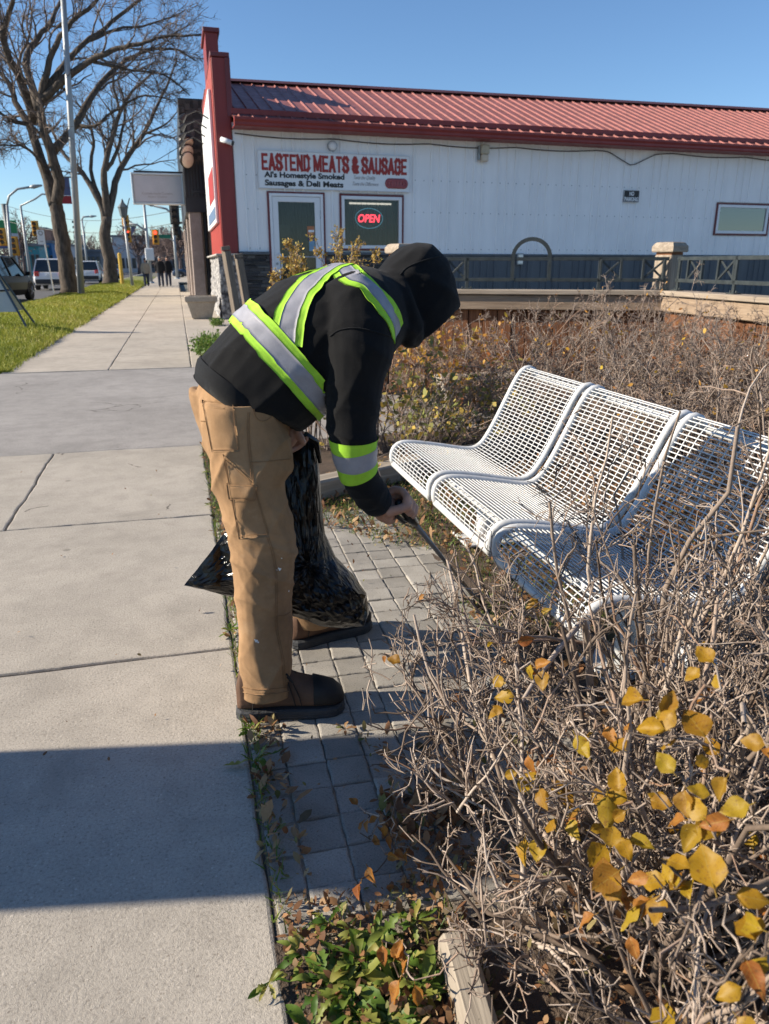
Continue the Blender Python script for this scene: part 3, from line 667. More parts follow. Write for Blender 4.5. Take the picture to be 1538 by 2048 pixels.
GLY = {'E': (1, [[(0, 0), (0, 2)], [(0, 2), (1, 2)], [(0, 1), (.85, 1)], [(0, 0), (1, 0)]]), 'A': (1.1, [[(0, 0), (.55, 2)], [(.55, 2), (1.1, 0)], [(.22, .55), (.88, .55)]]),
    'S': (1, [[(1, 1.45), (1, 1.75), (.75, 2), (.25, 2), (0, 1.75), (0, 1.4), (.2, 1.12), (.8, .88), (1, .6), (1, .25), (.75, 0), (.25, 0), (0, .25), (0, .55)]]), 'T': (1, [[(.5, 0), (.5, 2)], [(0, 2), (1, 2)]]),
    'N': (1, [[(0, 0), (0, 2)], [(0, 2), (1, 0)], [(1, 0), (1, 2)]]), 'D': (1, [[(0, 0), (0, 2)], [(0, 2), (.7, 2), (1, 1.7), (1, .3), (.7, 0), (0, 0)]]), 'M': (1.5, [[(0, 0), (0, 2)], [(0, 2), (.75, .2)], [(.75, .2), (1.5, 2)], [(1.5, 2), (1.5, 0)]]),
    '&': (1, [[(1.05, 0), (.15, 1.3), (.12, 1.7), (.35, 2), (.6, 2), (.78, 1.7), (.7, 1.4), (.05, .8), (0, .35), (.25, 0), (.6, 0), (1.05, .75)]]), 'U': (1, [[(0, 2), (0, .3), (.25, 0), (.75, 0), (1, .3), (1, 2)]]), 'G': (1, [[(1, 1.45), (1, 1.75), (.75, 2), (.25, 2), (0, 1.75), (0, .25), (.25, 0), (.75, 0), (1, .25), (1, .95), (.6, .95)]])}
def block_text(txt, width, height, hw=0.24, gap=0.62):
    mb = MB(); x = 0.0; segs = []
    for ch in txt:
        if ch == ' ': x += 0.75; continue
        wd_, st = GLY[ch]
        for pl in st:
            for a, b in zip(pl[:-1], pl[1:]): segs.append((x + a[0], a[1], x + b[0], b[1]))
        x += wd_ + gap
    W_ = x - gap + 2 * hw; kx = width / W_; ky = height / (2 + 2 * hw)
    for n_, (x0, y0, x1, y1) in enumerate(segs):
        A_ = Vector(((x0 + hw) * kx - width / 2, (y0 + hw) * ky - height / 2)); B_ = Vector(((x1 + hw) * kx - width / 2, (y1 + hw) * ky - height / 2)); d = (B_ - A_).normalized(); nn = Vector((-d.y, d.x)); h = hw * (kx * abs(nn.x) + ky * 0.85 * abs(nn.y)); e = hw * 0.9 * (kx * abs(d.x) + ky * abs(d.y)); f = -0.004 - 0.0003 * (n_ % 9)
        q = [A_ - d * e - nn * h, B_ + d * e - nn * h, B_ + d * e + nn * h, A_ - d * e + nn * h]; mb.loft([[(v_.x, 0.003, v_.y) for v_ in q], [(v_.x, f, v_.y) for v_ in q]])
    return mb.mesh('lettering')
sgp('lettering', block_text('EASTEND MEATS & SAUSAGE', 3.62, 0.375), 'letter_red', 0.0, -0.026, 0.165, False)
sgp('lettering', squash(text_mesh("Al's Homestyle Smoked", 0.2, 0.003, 0.007, width=1.96), 0.17), 'letter_black', -0.78, -0.025, -0.125)
sgp('lettering', squash(text_mesh('Sausages & Deli Meats', 0.2, 0.003, 0.007, width=1.92), 0.17), 'letter_black', -0.79, -0.025, -0.305)
sgp('lettering', text_mesh('Taste the Quality', 0.12, 0.002, 0.0, 0.45, width=0.56), 'letter_grey', 0.72, -0.024, -0.12)
sgp('lettering', text_mesh('Taste the Difference', 0.12, 0.002, 0.0, 0.45, width=0.66), 'letter_grey', 0.74, -0.024, -0.25)
mb = MB()
for k in range(6):
    cx = 1.36 + k * 0.072; mb.loft([[(cx + (0.085 + 0.036 * math.cos(b)) * math.cos(a), -0.028 - k * 0.002 + 0.012 * math.sin(b), -0.22 + (0.085 + 0.036 * math.cos(b)) * math.sin(a)) for b in [j * 1.0472 for j in range(6)]] for a in [j * math.pi / 9 for j in range(19)]], False)
sgp('sausage_ring', mb.mesh('sausage_ring'), 'sausage', 0, 0, 0, False).data.polygons.foreach_set('use_smooth', [True] * (6 * 18 * 6))
# small wall fittings
def wallthing(name, x, z, label, cat): 
    o = thing(name, wmat(shop) @ Vector((x, -0.035, z)), label, cat); o.rotation_euler.z = R(2.6); return o
def wp(name, mb, mat, par, smooth=False):
    o = put(name, mb, mat, None, smooth); o.parent = par; return o
t = wallthing('round_wall_light', 2.37, 3.99, 'round white wall light above the shop sign', 'light')
wp('base', MB().tube([(0, 0.03, 0), (0, -0.04, 0)], [0.12, 0.115], 20), 'grey_metal', t); wp('lens', MB().loft([[(0.105 * math.cos(q) * math.cos(a), -0.04 - 0.05 * math.sin(q), 0.105 * math.cos(q) * math.sin(a)) for a in [k * math.pi / 8 for k in range(16)]] for q in (0, 0.4, 0.8, 1.2, 1.5)]), 'frame_white', t, True)
t = wallthing('flood_light', 6.33, 3.95, 'beige security flood light box under the red eave', 'light')
wp('housing', MB().rbox(-0.11, 0.11, -0.17, 0.0, 0.0, 0.22, 0.02), 'beige_plastic', t); wp('lens', MB().rbox(-0.095, 0.095, -0.16, -0.02, -0.18, 0.0, 0.03), 'cream_metal', t); wp('bracket', MB().rbox(-0.15, -0.11, -0.08, 0.03, -0.13, 0.2, 0.006), 'grey_metal', t)
t = wallthing('no_parking_sign', 10.84, 3.075, 'small black NO PARKING sign on the white siding', 'sign')
wp('plate', MB().rbox(-0.25, 0.25, -0.02, 0.0, -0.155, 0.155, 0.003), 'letter_black', t)
for (tx, hh, zz, ww) in (('NO', 0.11, 0.065, 0.15), ('PARKING', 0.11, -0.075, 0.44)):
    o = link('lettering', squash(text_mesh(tx, 0.16, 0.002, 0.005, width=ww), hh), 'sign_white'); o.parent = t; o.rotation_euler = (R(90), 0, 0); o.location = (0, -0.024, zz)
wp('border', MB().rbox(-0.25, -0.24, -0.024, -0.02, -0.155, 0.155, 0.001).rbox(0.24, 0.25, -0.024, -0.02, -0.155, 0.155, 0.001).rbox(-0.24, 0.24, -0.024, -0.02, 0.147, 0.155, 0.001).rbox(-0.24, 0.24, -0.024, -0.02, -0.155, -0.147, 0.001), 'sign_white', t)
t = wallthing('outlet_box', 7.51, 1.42, 'small grey outlet box low on the slate wainscot', 'outlet box'); wp('box', MB().rbox(-0.09, 0.09, -0.09, 0.0, -0.15, 0.15, 0.015), 'grey_metal', t); wp('cover', MB().rbox(-0.07, 0.07, -0.105, -0.091, -0.12, 0.12, 0.005), 'aluminium', t)
t = wallthing('security_camera', -0.18, 3.98, 'white bullet security camera on the red corner', 'camera')
wp('body', MB().tube([(-0.1, -0.12, 0.03), (0.14, -0.22, -0.05)], 0.055, 12), 'frame_white', t, True); wp('lens', MB().tube([(0.14, -0.221, -0.05), (0.17, -0.233, -0.06)], 0.05, 12), 'black_metal', t); wp('mount', MB().tube([(0.0, 0.03, 0.08), (0.0, -0.14, 0.02)], 0.02, 6), 'frame_white', t)
# string-light cable below the eave
pts = []
for k in range(160):
    x = 0.05 + k * 0.15; z = 4.17 - 0.05 * abs(math.sin(x * 1.3)) - 0.03 * math.sin(x * 0.37)
    d = abs(x - 10.75)
    if d < 0.75: z -= 0.30 * (1 - d / 0.75)
    pts.append(wmat(shop) @ Vector((x, -0.05, z)))
o = put('light_cable', MB().tube(pts, 0.012, 5), 'black_metal'); tag(o, 'thin black cable sagging along the top of the white wall', 'cable')
# leaning wood posts at the shop corner
wood('wood_grey', (0.13, 0.105, 0.085), (0.30, 0.25, 0.20), 0)
for (p0, p1, lb) in (((1.32, 18.7, 0), (1.14, 18.6, 1.58), 'nearer weathered wood post leaning by the stucco corner'), ((1.62, 19.0, 0), (1.45, 18.95, 1.42), 'farther weathered wood post leaning by the stucco corner')):
    t = thing('leaning_post', p0, lb, 'post', 'wood posts at the shop corner'); board('post', p0, p1, 0.16, 0.16, 'wood_grey', t); board('post_cap', Vector(p1) + Vector((0, 0, 0.012)), Vector(p1) + Vector((-0.012, 0, 0.10)), 0.20, 0.20, 'wood_grey', t)
# concrete planter pot
pl = thing('concrete_planter', (0.53, 19.9, 0), 'square tapered concrete planter box beside the sidewalk', 'planter')
concrete('planter_concrete', (0.40, 0.34, 0.27), 0.8, 0.5)
def sq(h, z): return [(0.53 - h, 19.9 - h, z), (0.53 + h, 19.9 - h, z), (0.53 + h, 19.9 + h, z), (0.53 - h, 19.9 + h, z)]
put('body', MB().loft([sq(0.22, 0.0), sq(0.24, 0.03), sq(0.335, 0.38), sq(0.345, 0.40)]), 'planter_concrete', pl)
put('rim', MB().loft([sq(0.35, 0.401), sq(0.385, 0.42), sq(0.39, 0.52), sq(0.375, 0.545), sq(0.29, 0.545), sq(0.28, 0.46)], caps=False), 'planter_concrete', pl)
put('soil', MB().add(sq(0.30, 0.47), [(0, 1, 2, 3)]), 'soil', pl)

# ------------------------------------------------------------------ neighbouring storefront
concrete('pebble_dash', (0.36, 0.30, 0.27), 0.9, 0.4); surf('stucco_tan', (0.42, 0.37, 0.31), 0.15, 3, 0.9, 0.5, 90)
surf('panel_dark', (0.018, 0.021, 0.027), 0.2, 3, 0.6); surf('fascia_brown', (0.13, 0.09, 0.065), 0.2, 4, 0.7)
m = NT('shingle_brown'); v = m.co(); c = m.ramp(m.attr('rnd'), [(0, (0.035, 0.028, 0.022)), (0.5, (0.075, 0.058, 0.045)), (1, (0.13, 0.10, 0.08))]); m.set(color=c, rough=0.9); m.bump(m.noise(v, 40, 3), 0.5, 0.02)
nb = thing('brown_storefront', (0.6, 27, 0), 'brown storefront with dark shingled mansard beyond the red front', 'building')
put('wall', MB().box(0.62, 14, 27.3, 47, 0, 4.6), 'stucco_tan', nb)
put('pilaster', MB().rbox(0.54, 0.93, 26.98, 27.5, 0, 3.0, 0.02), 'pebble_dash', nb)
put('pilaster_head', MB().rbox(0.5, 1.0, 26.94, 27.5, 3.0, 3.35, 0.02).rbox(0.5, 0.72, 26.92, 27.3, 3.35, 4.6, 0.02), 'fascia_brown', nb)
put('downpipe', MB().tube([(1.05, 27.15, 0.0), (1.05, 27.15, 3.6)], 0.06, 8), 'panel_dark', nb)
put('awning_roof', MB().add([(0.72, 26.9, 3.55), (1.6, 26.9, 3.55), (1.6, 27.28, 4.45), (0.72, 27.28, 4.45)], [(0, 1, 2, 3)]).rbox(0.70, 1.6, 26.85, 26.95, 3.47, 3.56, 0.01), 'panel_dark', nb)
mb = MB(); rn = []; rs = random.Random(11)
for r in range(17):
    z = 6.15 - r * 0.105
    x = 0.47 + (0.07 if r % 2 else 0)
    while x < 1.35:
        n0 = len(mb.v); wd = rs.uniform(0.08, 0.16); h = rs.uniform(0.13, 0.17)
        mb.rbox(x, x + wd - 0.006, 26.9 - 0.012 - rs.uniform(0, 0.02), 26.905, z - h, z, 0.004); rn += [rs.random()] * (len(mb.v) - n0); x += wd
me = mb.mesh('shingles'); a_ = me.attributes.new('rnd', 'FLOAT', 'POINT'); a_.data.foreach_set('value', rn)
link('shingles', me, 'shingle_brown', nb, kind='stuff')
put('mansard', MB().box(0.46, 3.0, 26.91, 40, 2.9, 6.2), 'panel_dark', nb)
mb = MB()
for k in range(13): mb.rbox(0.48 + k * 0.1, 0.53 + k * 0.1, 26.87, 26.908, 3.36, 4.4, 0.005)
put('panel_ribs', mb, 'panel_dark', nb)
put('side_window', MB().rbox(0.60, 0.622, 30, 36, 0.9, 2.6, 0.005), 'pane_glass', nb)
for k in range(3): put('brick_pier', MB().rbox(0.50, 0.64, 30.5 + k * 5.2, 31.1 + k * 5.2, 0, 2.9, 0.02), 'pebble_dash', nb)
for (px, py, tilt, lb) in ((373, 287, 0.9, 'topmost of three round spot lamps on the shingled mansard'), (374, 305, 0.35, 'middle of three round spot lamps on the mansard'), (375, 320, 0.2, 'lowest of three round spot lamps on the mansard')):
    p = at(px, py, 26.2); t = thing('spot_lamp', p, lb, 'lamp', 'spot lamps on the mansard')
    ax = Vector((0.42, -0.55, -tilt)).normalized(); u = ax.orthogonal().normalized(); v = ax.cross(u)
    def ring(r, d): return [p + ax * d + (u * math.cos(a) + v * math.sin(a)) * r for a in [k * math.pi / 9 for k in range(18)]]
    put('shade', MB().loft([ring(0.05, -0.32), ring(0.12, -0.27), ring(0.22, -0.12), ring(0.25, 0.02), ring(0.245, 0.0)]), 'black_metal', t, True)
    put('lens', MB().loft([ring(0.235, 0.015), ring(0.2, 0.035), ring(0.05, 0.045)]), 'cream_metal', t, True)
    put('arm', MB().tube([p - ax * 0.3, p - ax * 0.4 + Vector((0.1, 0.2, 0)), (0.55, 26.9, p.z + 0.3)], 0.025, 6), 'black_metal', t)
hs = thing('hanging_sign', (-0.4, 28, 3.2), 'white hanging sign box with faint grey lettering over the sidewalk', 'sign')
surf('sign_faded', (0.52, 0.51, 0.53), 0.06, 3, 0.5)
put('box', MB().rbox(-1.14, 0.40, 27.9, 28.15, 3.24, 4.08, 0.015), 'sign_faded', hs)
put('frame', MB().rbox(-1.20, -1.141, 27.86, 28.19, 3.18, 4.14, 0.01).rbox(0.401, 0.45, 27.86, 28.19, 3.18, 4.14, 0.01).rbox(-1.14, 0.40, 27.86, 28.19, 4.081, 4.14, 0.01).rbox(-1.14, 0.40, 27.86, 28.19, 3.18, 3.239, 0.01), 'aluminium', hs)
for (tx, zz, ww) in (('Custom-made Curtains', 3.52, 0.98), ('Repair Clothes', 3.41, 0.60)):
    o = link('lettering', squash(text_mesh(tx, 0.12, 0.002, 0.0, width=ww), 0.075), 'letter_grey'); o.rotation_euler = (R(90), 0, 0); o.location = (-0.40, 27.897, zz); child(o, hs)
put('bracket', MB().rbox(-1.1, 0.75, 27.98, 28.06, 4.16, 4.21, 0.006).tube([(0.34, 28.02, 4.0), (0.75, 28.02, 4.0)], 0.02, 5).tube([(0.34, 28.02, 3.3), (0.75, 28.02, 3.3)], 0.02, 5), 'black_metal', hs)
put('stay_wire', MB().tube([(-0.9, 28.02, 4.21), (0.6, 27.5, 5.0)], 0.012, 4), 'black_metal', hs)
# ================================================================== street trees
def barkmat(name, c1, c2, sc_=1.0):
    m = NT(name); v = m.co(scale=(1, 1, 0.22)); n1 = m.noise(v, 14 * sc_, 5, 0.65, 0.4); n2 = m.noise(m.co(), 3 * sc_, 3)
    c = m.ramp(n1, [(0.3, c1), (0.65, c2)]); c = m.mix(0.5, c, m.ramp(n2, [(0.3, 0.65), (0.7, 1.0)]), 'MULTIPLY')
    m.set(color=c, rough=0.92, spec=0.2); m.bump(n1, 0.9, 0.04); return m.m
barkmat('elm_bark', (0.045, 0.037, 0.031), (0.155, 0.127, 0.104)); barkmat('elm_twig', (0.085, 0.067, 0.057), (0.24, 0.19, 0.16))
def elm(name, label, Y, limbs, seed, twig=1.0, foot=None):
    """limbs: list of (list of sight points (px,py,dy), r0, r1)"""
    rg = np.random.default_rng(seed); base = at(*limbs[0][0][0][:2], Y); base.z = 0.02
    t = thing(name, base, label, 'tree', 'bare boulevard elms'); mb = MB(); PL = []
    for pts, r0, r1 in limbs:
        P = [at(a, b, Y + c) for a, b, c in pts]
        # resample as a smooth curve
        Q = []
        for i in range(len(P) - 1):
            p0 = P[max(i - 1, 0)]; p1 = P[i]; p2 = P[i + 1]; p3 = P[min(i + 2, len(P) - 1)]
            for k in range(4):
                s = k / 4; Q.append(0.5 * ((2 * p1) + (-p0 + p2) * s + (2 * p0 - 5 * p1 + 4 * p2 - p3) * s * s + (-p0 + 3 * p1 - 3 * p2 + p3) * s ** 3))
        Q.append(P[-1]); n = len(Q); r0 *= 0.88; r1 *= 0.7; rad = [r0 + (r1 - r0) * (k / (n - 1)) ** 0.8 for k in range(n)]
        if pts[0] == limbs[0][0][0]:
            Q[0].z = -0.05
            for k in range(3): rad[k] *= (1.45, 1.15, 1.03)[k]
        mb.tube([q + Vector(rg.normal(0, 0.02, 3)) * (1 if k else 0) for k, q in enumerate(Q)], rad, 12)
        idx = np.linspace(0, n - 1, 12).astype(int); PL.append((np.array([list(Q[i]) for i in idx]), np.array([rad[i] for i in idx])))
    put('trunk', mb, 'elm_bark', t, True)
    P = np.stack([p for p, r in PL[1:]]); Rr = np.stack([r for p, r in PL[1:]])
    parts = []
    s, d, ln, rd = sprout(rg, P, Rr, int(9 * twig), 0.25, 1.0, 0.75, (0.22, 0.5)); d[:, 1] *= 0.8; rd = np.minimum(rd * 0.45, 0.07)
    A = grow(rg, s, d, np.clip(ln, 1.0, 5.0), 8, 0.2, 0.05); Ra = taper(rd, 8, 0.3); parts.append(tubes_np(A, Ra, 5))
    s, d, ln, rd = sprout(rg, A, Ra, int(7 * twig), 0.15, 1.0, 0.7, (0.3, 0.6)); rd = np.clip(rd * 0.55, 0.012, 0.03)
    B = grow(rg, s, d, np.clip(ln, 0.5, 2.4), 6, 0.22, 0.02); Rb = taper(rd, 6, 0.4); parts.append(tubes_np(B, Rb, 3))
    s, d, ln, rd = sprout(rg, B, Rb, int(6 * twig), 0.1, 1.0, 0.7, (0.3, 0.7)); rd = np.clip(rd * 0.6, 0.007, 0.012)
    C_ = grow(rg, s, d, np.clip(ln, 0.3, 1.2), 4, 0.25, 0.0); parts.append(tubes_np(C_, taper(rd, 4, 0.6), 3))
    V, F = join_np(parts); link('crown', npmesh('crown', V, F), 'elm_twig', t)
    return t
elm('elm_tree', 'nearer big bare elm on the boulevard left of the light pole', 36.0, [
    ([(142, 592, 0), (128, 500, 0), (117, 440, 0), (110, 405, 0)], 0.41, 0.37),
    ([(110, 410, 0), (95, 360, .2), (76, 300, .5), (58, 250, .8), (34, 212, 1), (22, 172, 1.2), (-20, 120, 1.5)], 0.30, 0.10),
    ([(112, 410, 0), (118, 359, -.2), (102, 306, -.4), (87, 256, -.5), (80, 215, -.6), (90, 185, -.6), (125, 134, -.3), (168, 87, 0), (225, 44, .5), (285, -5, 1)], 0.28, 0.08),
    ([(87, 200, -.6), (131, 159, -1), (181, 122, -1.5), (237, 97, -2), (281, 87, -2.3), (328, 75, -2.5), (405, 69, -3)], 0.19, 0.04),
    ([(108, 300, -.3), (150, 250, .5), (187, 187, 1.2), (231, 137, 2), (281, 106, 2.8), (343, 98, 3.3), (390, 120, 3.5)], 0.21, 0.04),
    ([(70, 245, .8), (41, 162, 0), (16, 109, -.5), (6, 62, -1), (25, 5, -1.5), (30, -60, -2)], 0.24, 0.08),
    ([(78, 220, -.6), (53, 134, .4), (62, 94, 1), (94, 56, 1.5), (118, 10, 2), (150, -60, 2.5)], 0.2, 0.07),
    ([(150, 250, .5), (190, 250, 0), (240, 215, -.5), (290, 190, -1), (340, 200, -1.4)], 0.09, 0.03),
    ([(78, 215, -.6), (100, 120, -.8), (130, 60, -1), (190, 5, -1.4), (230, -50, -2)], 0.17, 0.06),
    ([(60, 250, .6), (20, 240, .2), (-30, 200, 0)], 0.12, 0.05),
    ([(95, 350, .2), (60, 300, -1), (20, 290, -1.4), (-20, 295, -1.8)], 0.07, 0.03),
    ([(168, 87, 0), (230, 60, .5), (300, 50, 1), (370, 20, 1.4)], 0.09, 0.03),
    ([(181, 122, -1.5), (260, 140, -1.8), (330, 150, -2), (380, 190, -2.2)], 0.08, 0.025)], 21, 1.15)
elm('elm_tree', 'farther bare elm with forked trunk right of the light pole', 52.6, [
    ([(222, 572, 0), (219, 520, 0), (210, 470, 0), (214, 435, 0)], 0.52, 0.42),
    ([(213, 450, 0), (200, 405, 0), (178, 365, .3), (150, 330, .6), (122, 300, 1), (100, 250, 1)], 0.30, 0.09),
    ([(214, 440, 0), (208, 365, -.3), (212, 321, -.5), (228, 265, -.6), (240, 225, -.8), (265, 181, -1), (312, 140, -1.4)], 0.29, 0.07),
    ([(215, 440, 0), (231, 365, .3), (250, 321, .8), (287, 268, 1.4), (312, 215, 2), (337, 165, 2.6), (353, 119, 3)], 0.28, 0.06),
    ([(200, 400, 0), (182, 340, .5), (187, 281, .5), (175, 237, .3), (150, 200, 0)], 0.17, 0.06),
    ([(212, 340, -.4), (235, 300, -.4), (250, 220, -.2), (235, 160, 0)], 0.16, 0.05),
    ([(240, 225, -.8), (225, 160, -1), (235, 110, -1.4)], 0.12, 0.05),
    ([(287, 268, 1.4), (330, 250, 1), (360, 215, .5)], 0.1, 0.03)], 22, 1.0)

# ================================================================== poles, signals, signs
surf('pole_pale', (0.33, 0.355, 0.37), 0.1, 2, 0.5, metal=0.3); surf('pole_dark', (0.09, 0.11, 0.12), 0.2, 2, 0.6); surf('signal_yellow', (0.55, 0.27, 0.02), 0.12, 4, 0.45); surf('signal_black', (0.015, 0.015, 0.017), 0.1, 4, 0.5)
m = NT('lens_red'); m.set(color=(0.6, 0.02, 0.01), emis=((1.0, 0.06, 0.03), 2.0)); surf('lens_dark', (0.05, 0.03, 0.02), 0.1, 5, 0.3)
surf('sign_green', (0.01, 0.16, 0.09), 0.1, 5, 0.5); surf('banner_blue', (0.08, 0.10, 0.20), 0.3, 3, 0.8); surf('banner_red', (0.30, 0.03, 0.04), 0.2, 3, 0.8); surf('post_yellow', (0.55, 0.36, 0.05), 0.1, 5, 0.6)
def mast(name, label, cat, base, top, r0, r1, mat='pole_pale', arm=None, arm_r=0.05, group=None, lamp=True):
    """tapered pole from base to top with an optional curved arm given as points"""
    b = Vector(base); t = thing(name, b, label, cat, group)
    put('pole', MB().tube([b, b.lerp(Vector(top), 0.5), top], [r0, (r0 + r1) / 2, r1], 12), mat, t, True)
    put('base_plate', MB().tube([b, b + Vector((0, 0, 0.12))], [r0 * 2, r0 * 1.6], 8), mat, t)
    if arm:
        put('arm', MB().tube(arm, arm_r, 8), mat, t, True)
        if lamp:
            e = Vector(arm[-1]); d = (e - Vector(arm[-2])).normalized(); put('lamp_head', MB().tube([e - d * 0.1, e + d * 0.15, e + d * 0.7], [0.06, 0.14, 0.05], 8), 'pole_pale', t, True)
    return t
def up_(p, Y): return at(p[0], p[1], Y)
def ground_at(px, Y, z=0.0):
    r = sight(px, 560); p = EYE + r * (Y / r.y); return Vector((p.x, Y, z))
# the pale light standard beside the near elm
b = gnd(163, 594); tp = Vector((b.x + 0.8, b.y, 13.6))
mast('light_pole', 'tall pale grey light standard beside the near elm', 'lamp post', b, tp, 0.14, 0.09, arm=[tp - Vector((0, 0, .2)), tp + Vector((-.6, 0, .5)), tp + Vector((-2.4, 0, .7))])
# no-parking plate on a thin post
b = gnd(108, 586); t = thing('parking_sign', b, 'white parking sign on thin leaning post at the kerb', 'sign'); tp = at(84, 460, b.y)
put('post', MB().tube([b, tp], 0.035, 6), 'aluminium', t); ps = at(82, 470, b.y)
put('plate', MB().rbox(ps.x - 0.16, ps.x + 0.16, ps.y - 0.07, ps.y - 0.05, ps.z - 0.42, ps.z + 0.22, 0.004), 'sign_white', t)
put('symbol', MB().loft([[(ps.x + (0.085 + 0.02 * math.cos(q)) * math.cos(a), ps.y - 0.075 + 0.004 * math.sin(q), ps.z + 0.08 + (0.085 + 0.02 * math.cos(q)) * math.sin(a)) for q in (0, 1.57, 3.14, 4.71)] for a in [k * math.pi / 10 for k in range(21)]], False).rbox(ps.x - 0.06, ps.x + 0.06, ps.y - 0.078, ps.y - 0.071, ps.z - 0.3, ps.z - 0.27, 0.001), 'letter_grey', t)
def signal(name, p, label, mat='signal_yellow', face=-1, lit=None, h=1.1):
    p = Vector(p); t = thing(name, p, label, 'traffic light', 'traffic signals at the crossing'); w_ = h * 0.19
    put('housing', MB().rbox(p.x - w_, p.x + w_, p.y - 0.14, p.y + 0.14, p.z - h / 2, p.z + h / 2, 0.03), mat, t)
    put('back_plate', MB().rbox(p.x - w_ * 1.35, p.x + w_ * 1.35, p.y + 0.141, p.y + 0.16, p.z - h * 0.56, p.z + h * 0.56, 0.01), mat, t)
    for k in range(3):
        z = p.z + h * (0.32 - 0.32 * k); r = w_ * 0.72
        put('lens', MB().tube([(p.x, p.y - 0.141, z), (p.x, p.y - 0.17, z)], [r, r * 0.8], 12), 'lens_red' if lit == k else 'lens_dark', t)
        put('visor', MB().loft([[(p.x + r * 1.1 * math.cos(a), yy, z + r * 1.1 * math.sin(a)) for a in [q * math.pi / 8 for q in range(9)]] for yy in (p.y - 0.14, p.y - 0.36)], False, False), mat, t)
    return t
# left group: far crossing
p = up_((70, 457), 62); signal('traffic_signal', p, 'yellow traffic signal left of the near elm trunk', h=0.95)
b = ground_at(62, 62.2, -0.13); t2 = up_((66, 412), 62.2); mast('signal_pole', 'slim curved signal pole behind the yellow signal', 'pole', b, (b.x, 62.2, t2.z), 0.12, 0.07, arm=[(b.x, 62.2, t2.z), up_((70, 398), 62.2), up_((84, 388), 62.2), up_((104, 390), 62.2)], arm_r=0.06)
p = up_((4, 474), 55); signal('traffic_signal', p, 'yellow traffic signal at the left picture edge', h=0.95)
p = up_((28, 492), 58); signal('traffic_signal', p, 'yellow traffic signal low on the dark utility pole', h=1.1)
b = ground_at(33, 58.3, -0.13); tpp = up_((20, 408), 58.3); mast('utility_pole', 'dark utility pole at the left crossing corner', 'pole', b, (b.x - 0.1, 58.3, tpp.z), 0.19, 0.16, 'pole_dark')
b = ground_at(25, 57, -0.13); q = up_((14, 410), 57); mast('street_lamp', 'curved pale street lamp at the far left', 'lamp post', b, (q.x, 57, q.z), 0.12, 0.08, arm=[(q.x, 57, q.z), up_((18, 392), 57), up_((35, 378), 57), up_((62, 374), 57)], arm_r=0.07)
b = ground_at(178, 95, -0.13); q = up_((160, 440), 95); mast('street_lamp', 'distant street lamp between the two elms', 'lamp post', b, (b.x, 95, q.z), 0.12, 0.09, arm=[(b.x, 95, q.z), up_((166, 434), 95), up_((180, 433), 95)], arm_r=0.09)
# right group
b = ground_at(302, 60, 0); q = up_((293, 405), 60); mast('signal_pole', 'tall pale signal pole with curved mast arm behind the pedestrians', 'pole', b, (b.x, 60, q.z), 0.13, 0.09, arm=[(b.x, 60, up_((297, 485), 60).z), up_((292, 462), 60), up_((275, 450), 60), up_((258, 447), 60)], arm_r=0.07, lamp=False)
put_cab = thing('control_box', (b.x, 59.8, 2.2), 'white control box fixed to the tall signal pole', 'box'); c0 = up_((299, 508), 59.7); put('cabinet', MB().rbox(c0.x - 0.3, c0.x + 0.3, c0.y - 0.2, c0.y + 0.2, c0.z - 0.45, c0.z + 0.4, 0.03), 'frame_white', put_cab); put('door', MB().rbox(c0.x - 0.25, c0.x + 0.25, c0.y - 0.23, c0.y - 0.201, c0.z - 0.38, c0.z + 0.33, 0.01), 'sign_white', put_cab)
signal('traffic_signal', up_((251, 446), 59), 'upper yellow signal beside the ornate lamp post', h=0.95); signal('traffic_signal', up_((256, 470), 75), 'lower yellow signal with red lens beside the ornate lamp post', lit=0, h=1.1)
signal('traffic_signal', up_((311, 474), 78), 'yellow signal showing red beside the green street sign', lit=0, h=1.2)
b = ground_at(355, 78.3, 0); q = up_((352, 440), 78.3); mast('signal_pole', 'pale signal pole with curved lamp arm near the storefront', 'pole', b, (b.x, 78.3, q.z), 0.14, 0.10, arm=[(b.x, 78.3, q.z), up_((346, 430), 78.3), up_((333, 418), 78.3), up_((306, 411), 78.3)], arm_r=0.10)
b2 = thing('street_name_sign', up_((325, 473), 78.2), 'green street name sign on the far mast arm', 'sign'); c0 = up_((325, 473), 78.2); put('plate', MB().rbox(c0.x - 0.75, c0.x + 0.75, 78.17, 78.2, c0.z - 0.16, c0.z + 0.16, 0.005), 'sign_green', b2); put('arm', MB().tube([up_((311, 472), 78.3), up_((330, 473), 78.3), up_((345, 480), 78.3), up_((352, 492), 78.3)], 0.06, 6), 'pole_pale', b2)
for (px, py, Y, h, lb) in ((349, 427, 50, 1.1, 'topmost black signal seen beside the storefront edge'), (352, 455, 56, 0.9, 'middle black signal seen beside the storefront edge'), (357, 466, 58, 0.8, 'lowest black signal seen beside the storefront edge')):
    signal('pedestrian_signal', up_((px, py), Y), lb, 'signal_black', h=h)
bk = thing('signal_bracket', up_((362, 447), 50), 'dark bracket arms projecting from the storefront row', 'bracket'); put('arm', MB().tube([up_((345, 446), 50), up_((374, 446), 50)], 0.05, 6), 'signal_black', bk); put('arm', MB().tube([up_((347, 415), 50), up_((376, 413), 50)], 0.04, 6), 'signal_black', bk); put('post', MB().tube([up_((374, 410), 50.2), up_((377, 545), 50.2)], 0.07, 6), 'signal_black', bk)
b = ground_at(264, 48, 0); q = up_((257, 436), 48); lp = mast('lamp_post', 'ornate lantern lamp post with banners near the pedestrians', 'lamp post', b, (b.x - 0.1, 48, q.z), 0.09, 0.06)
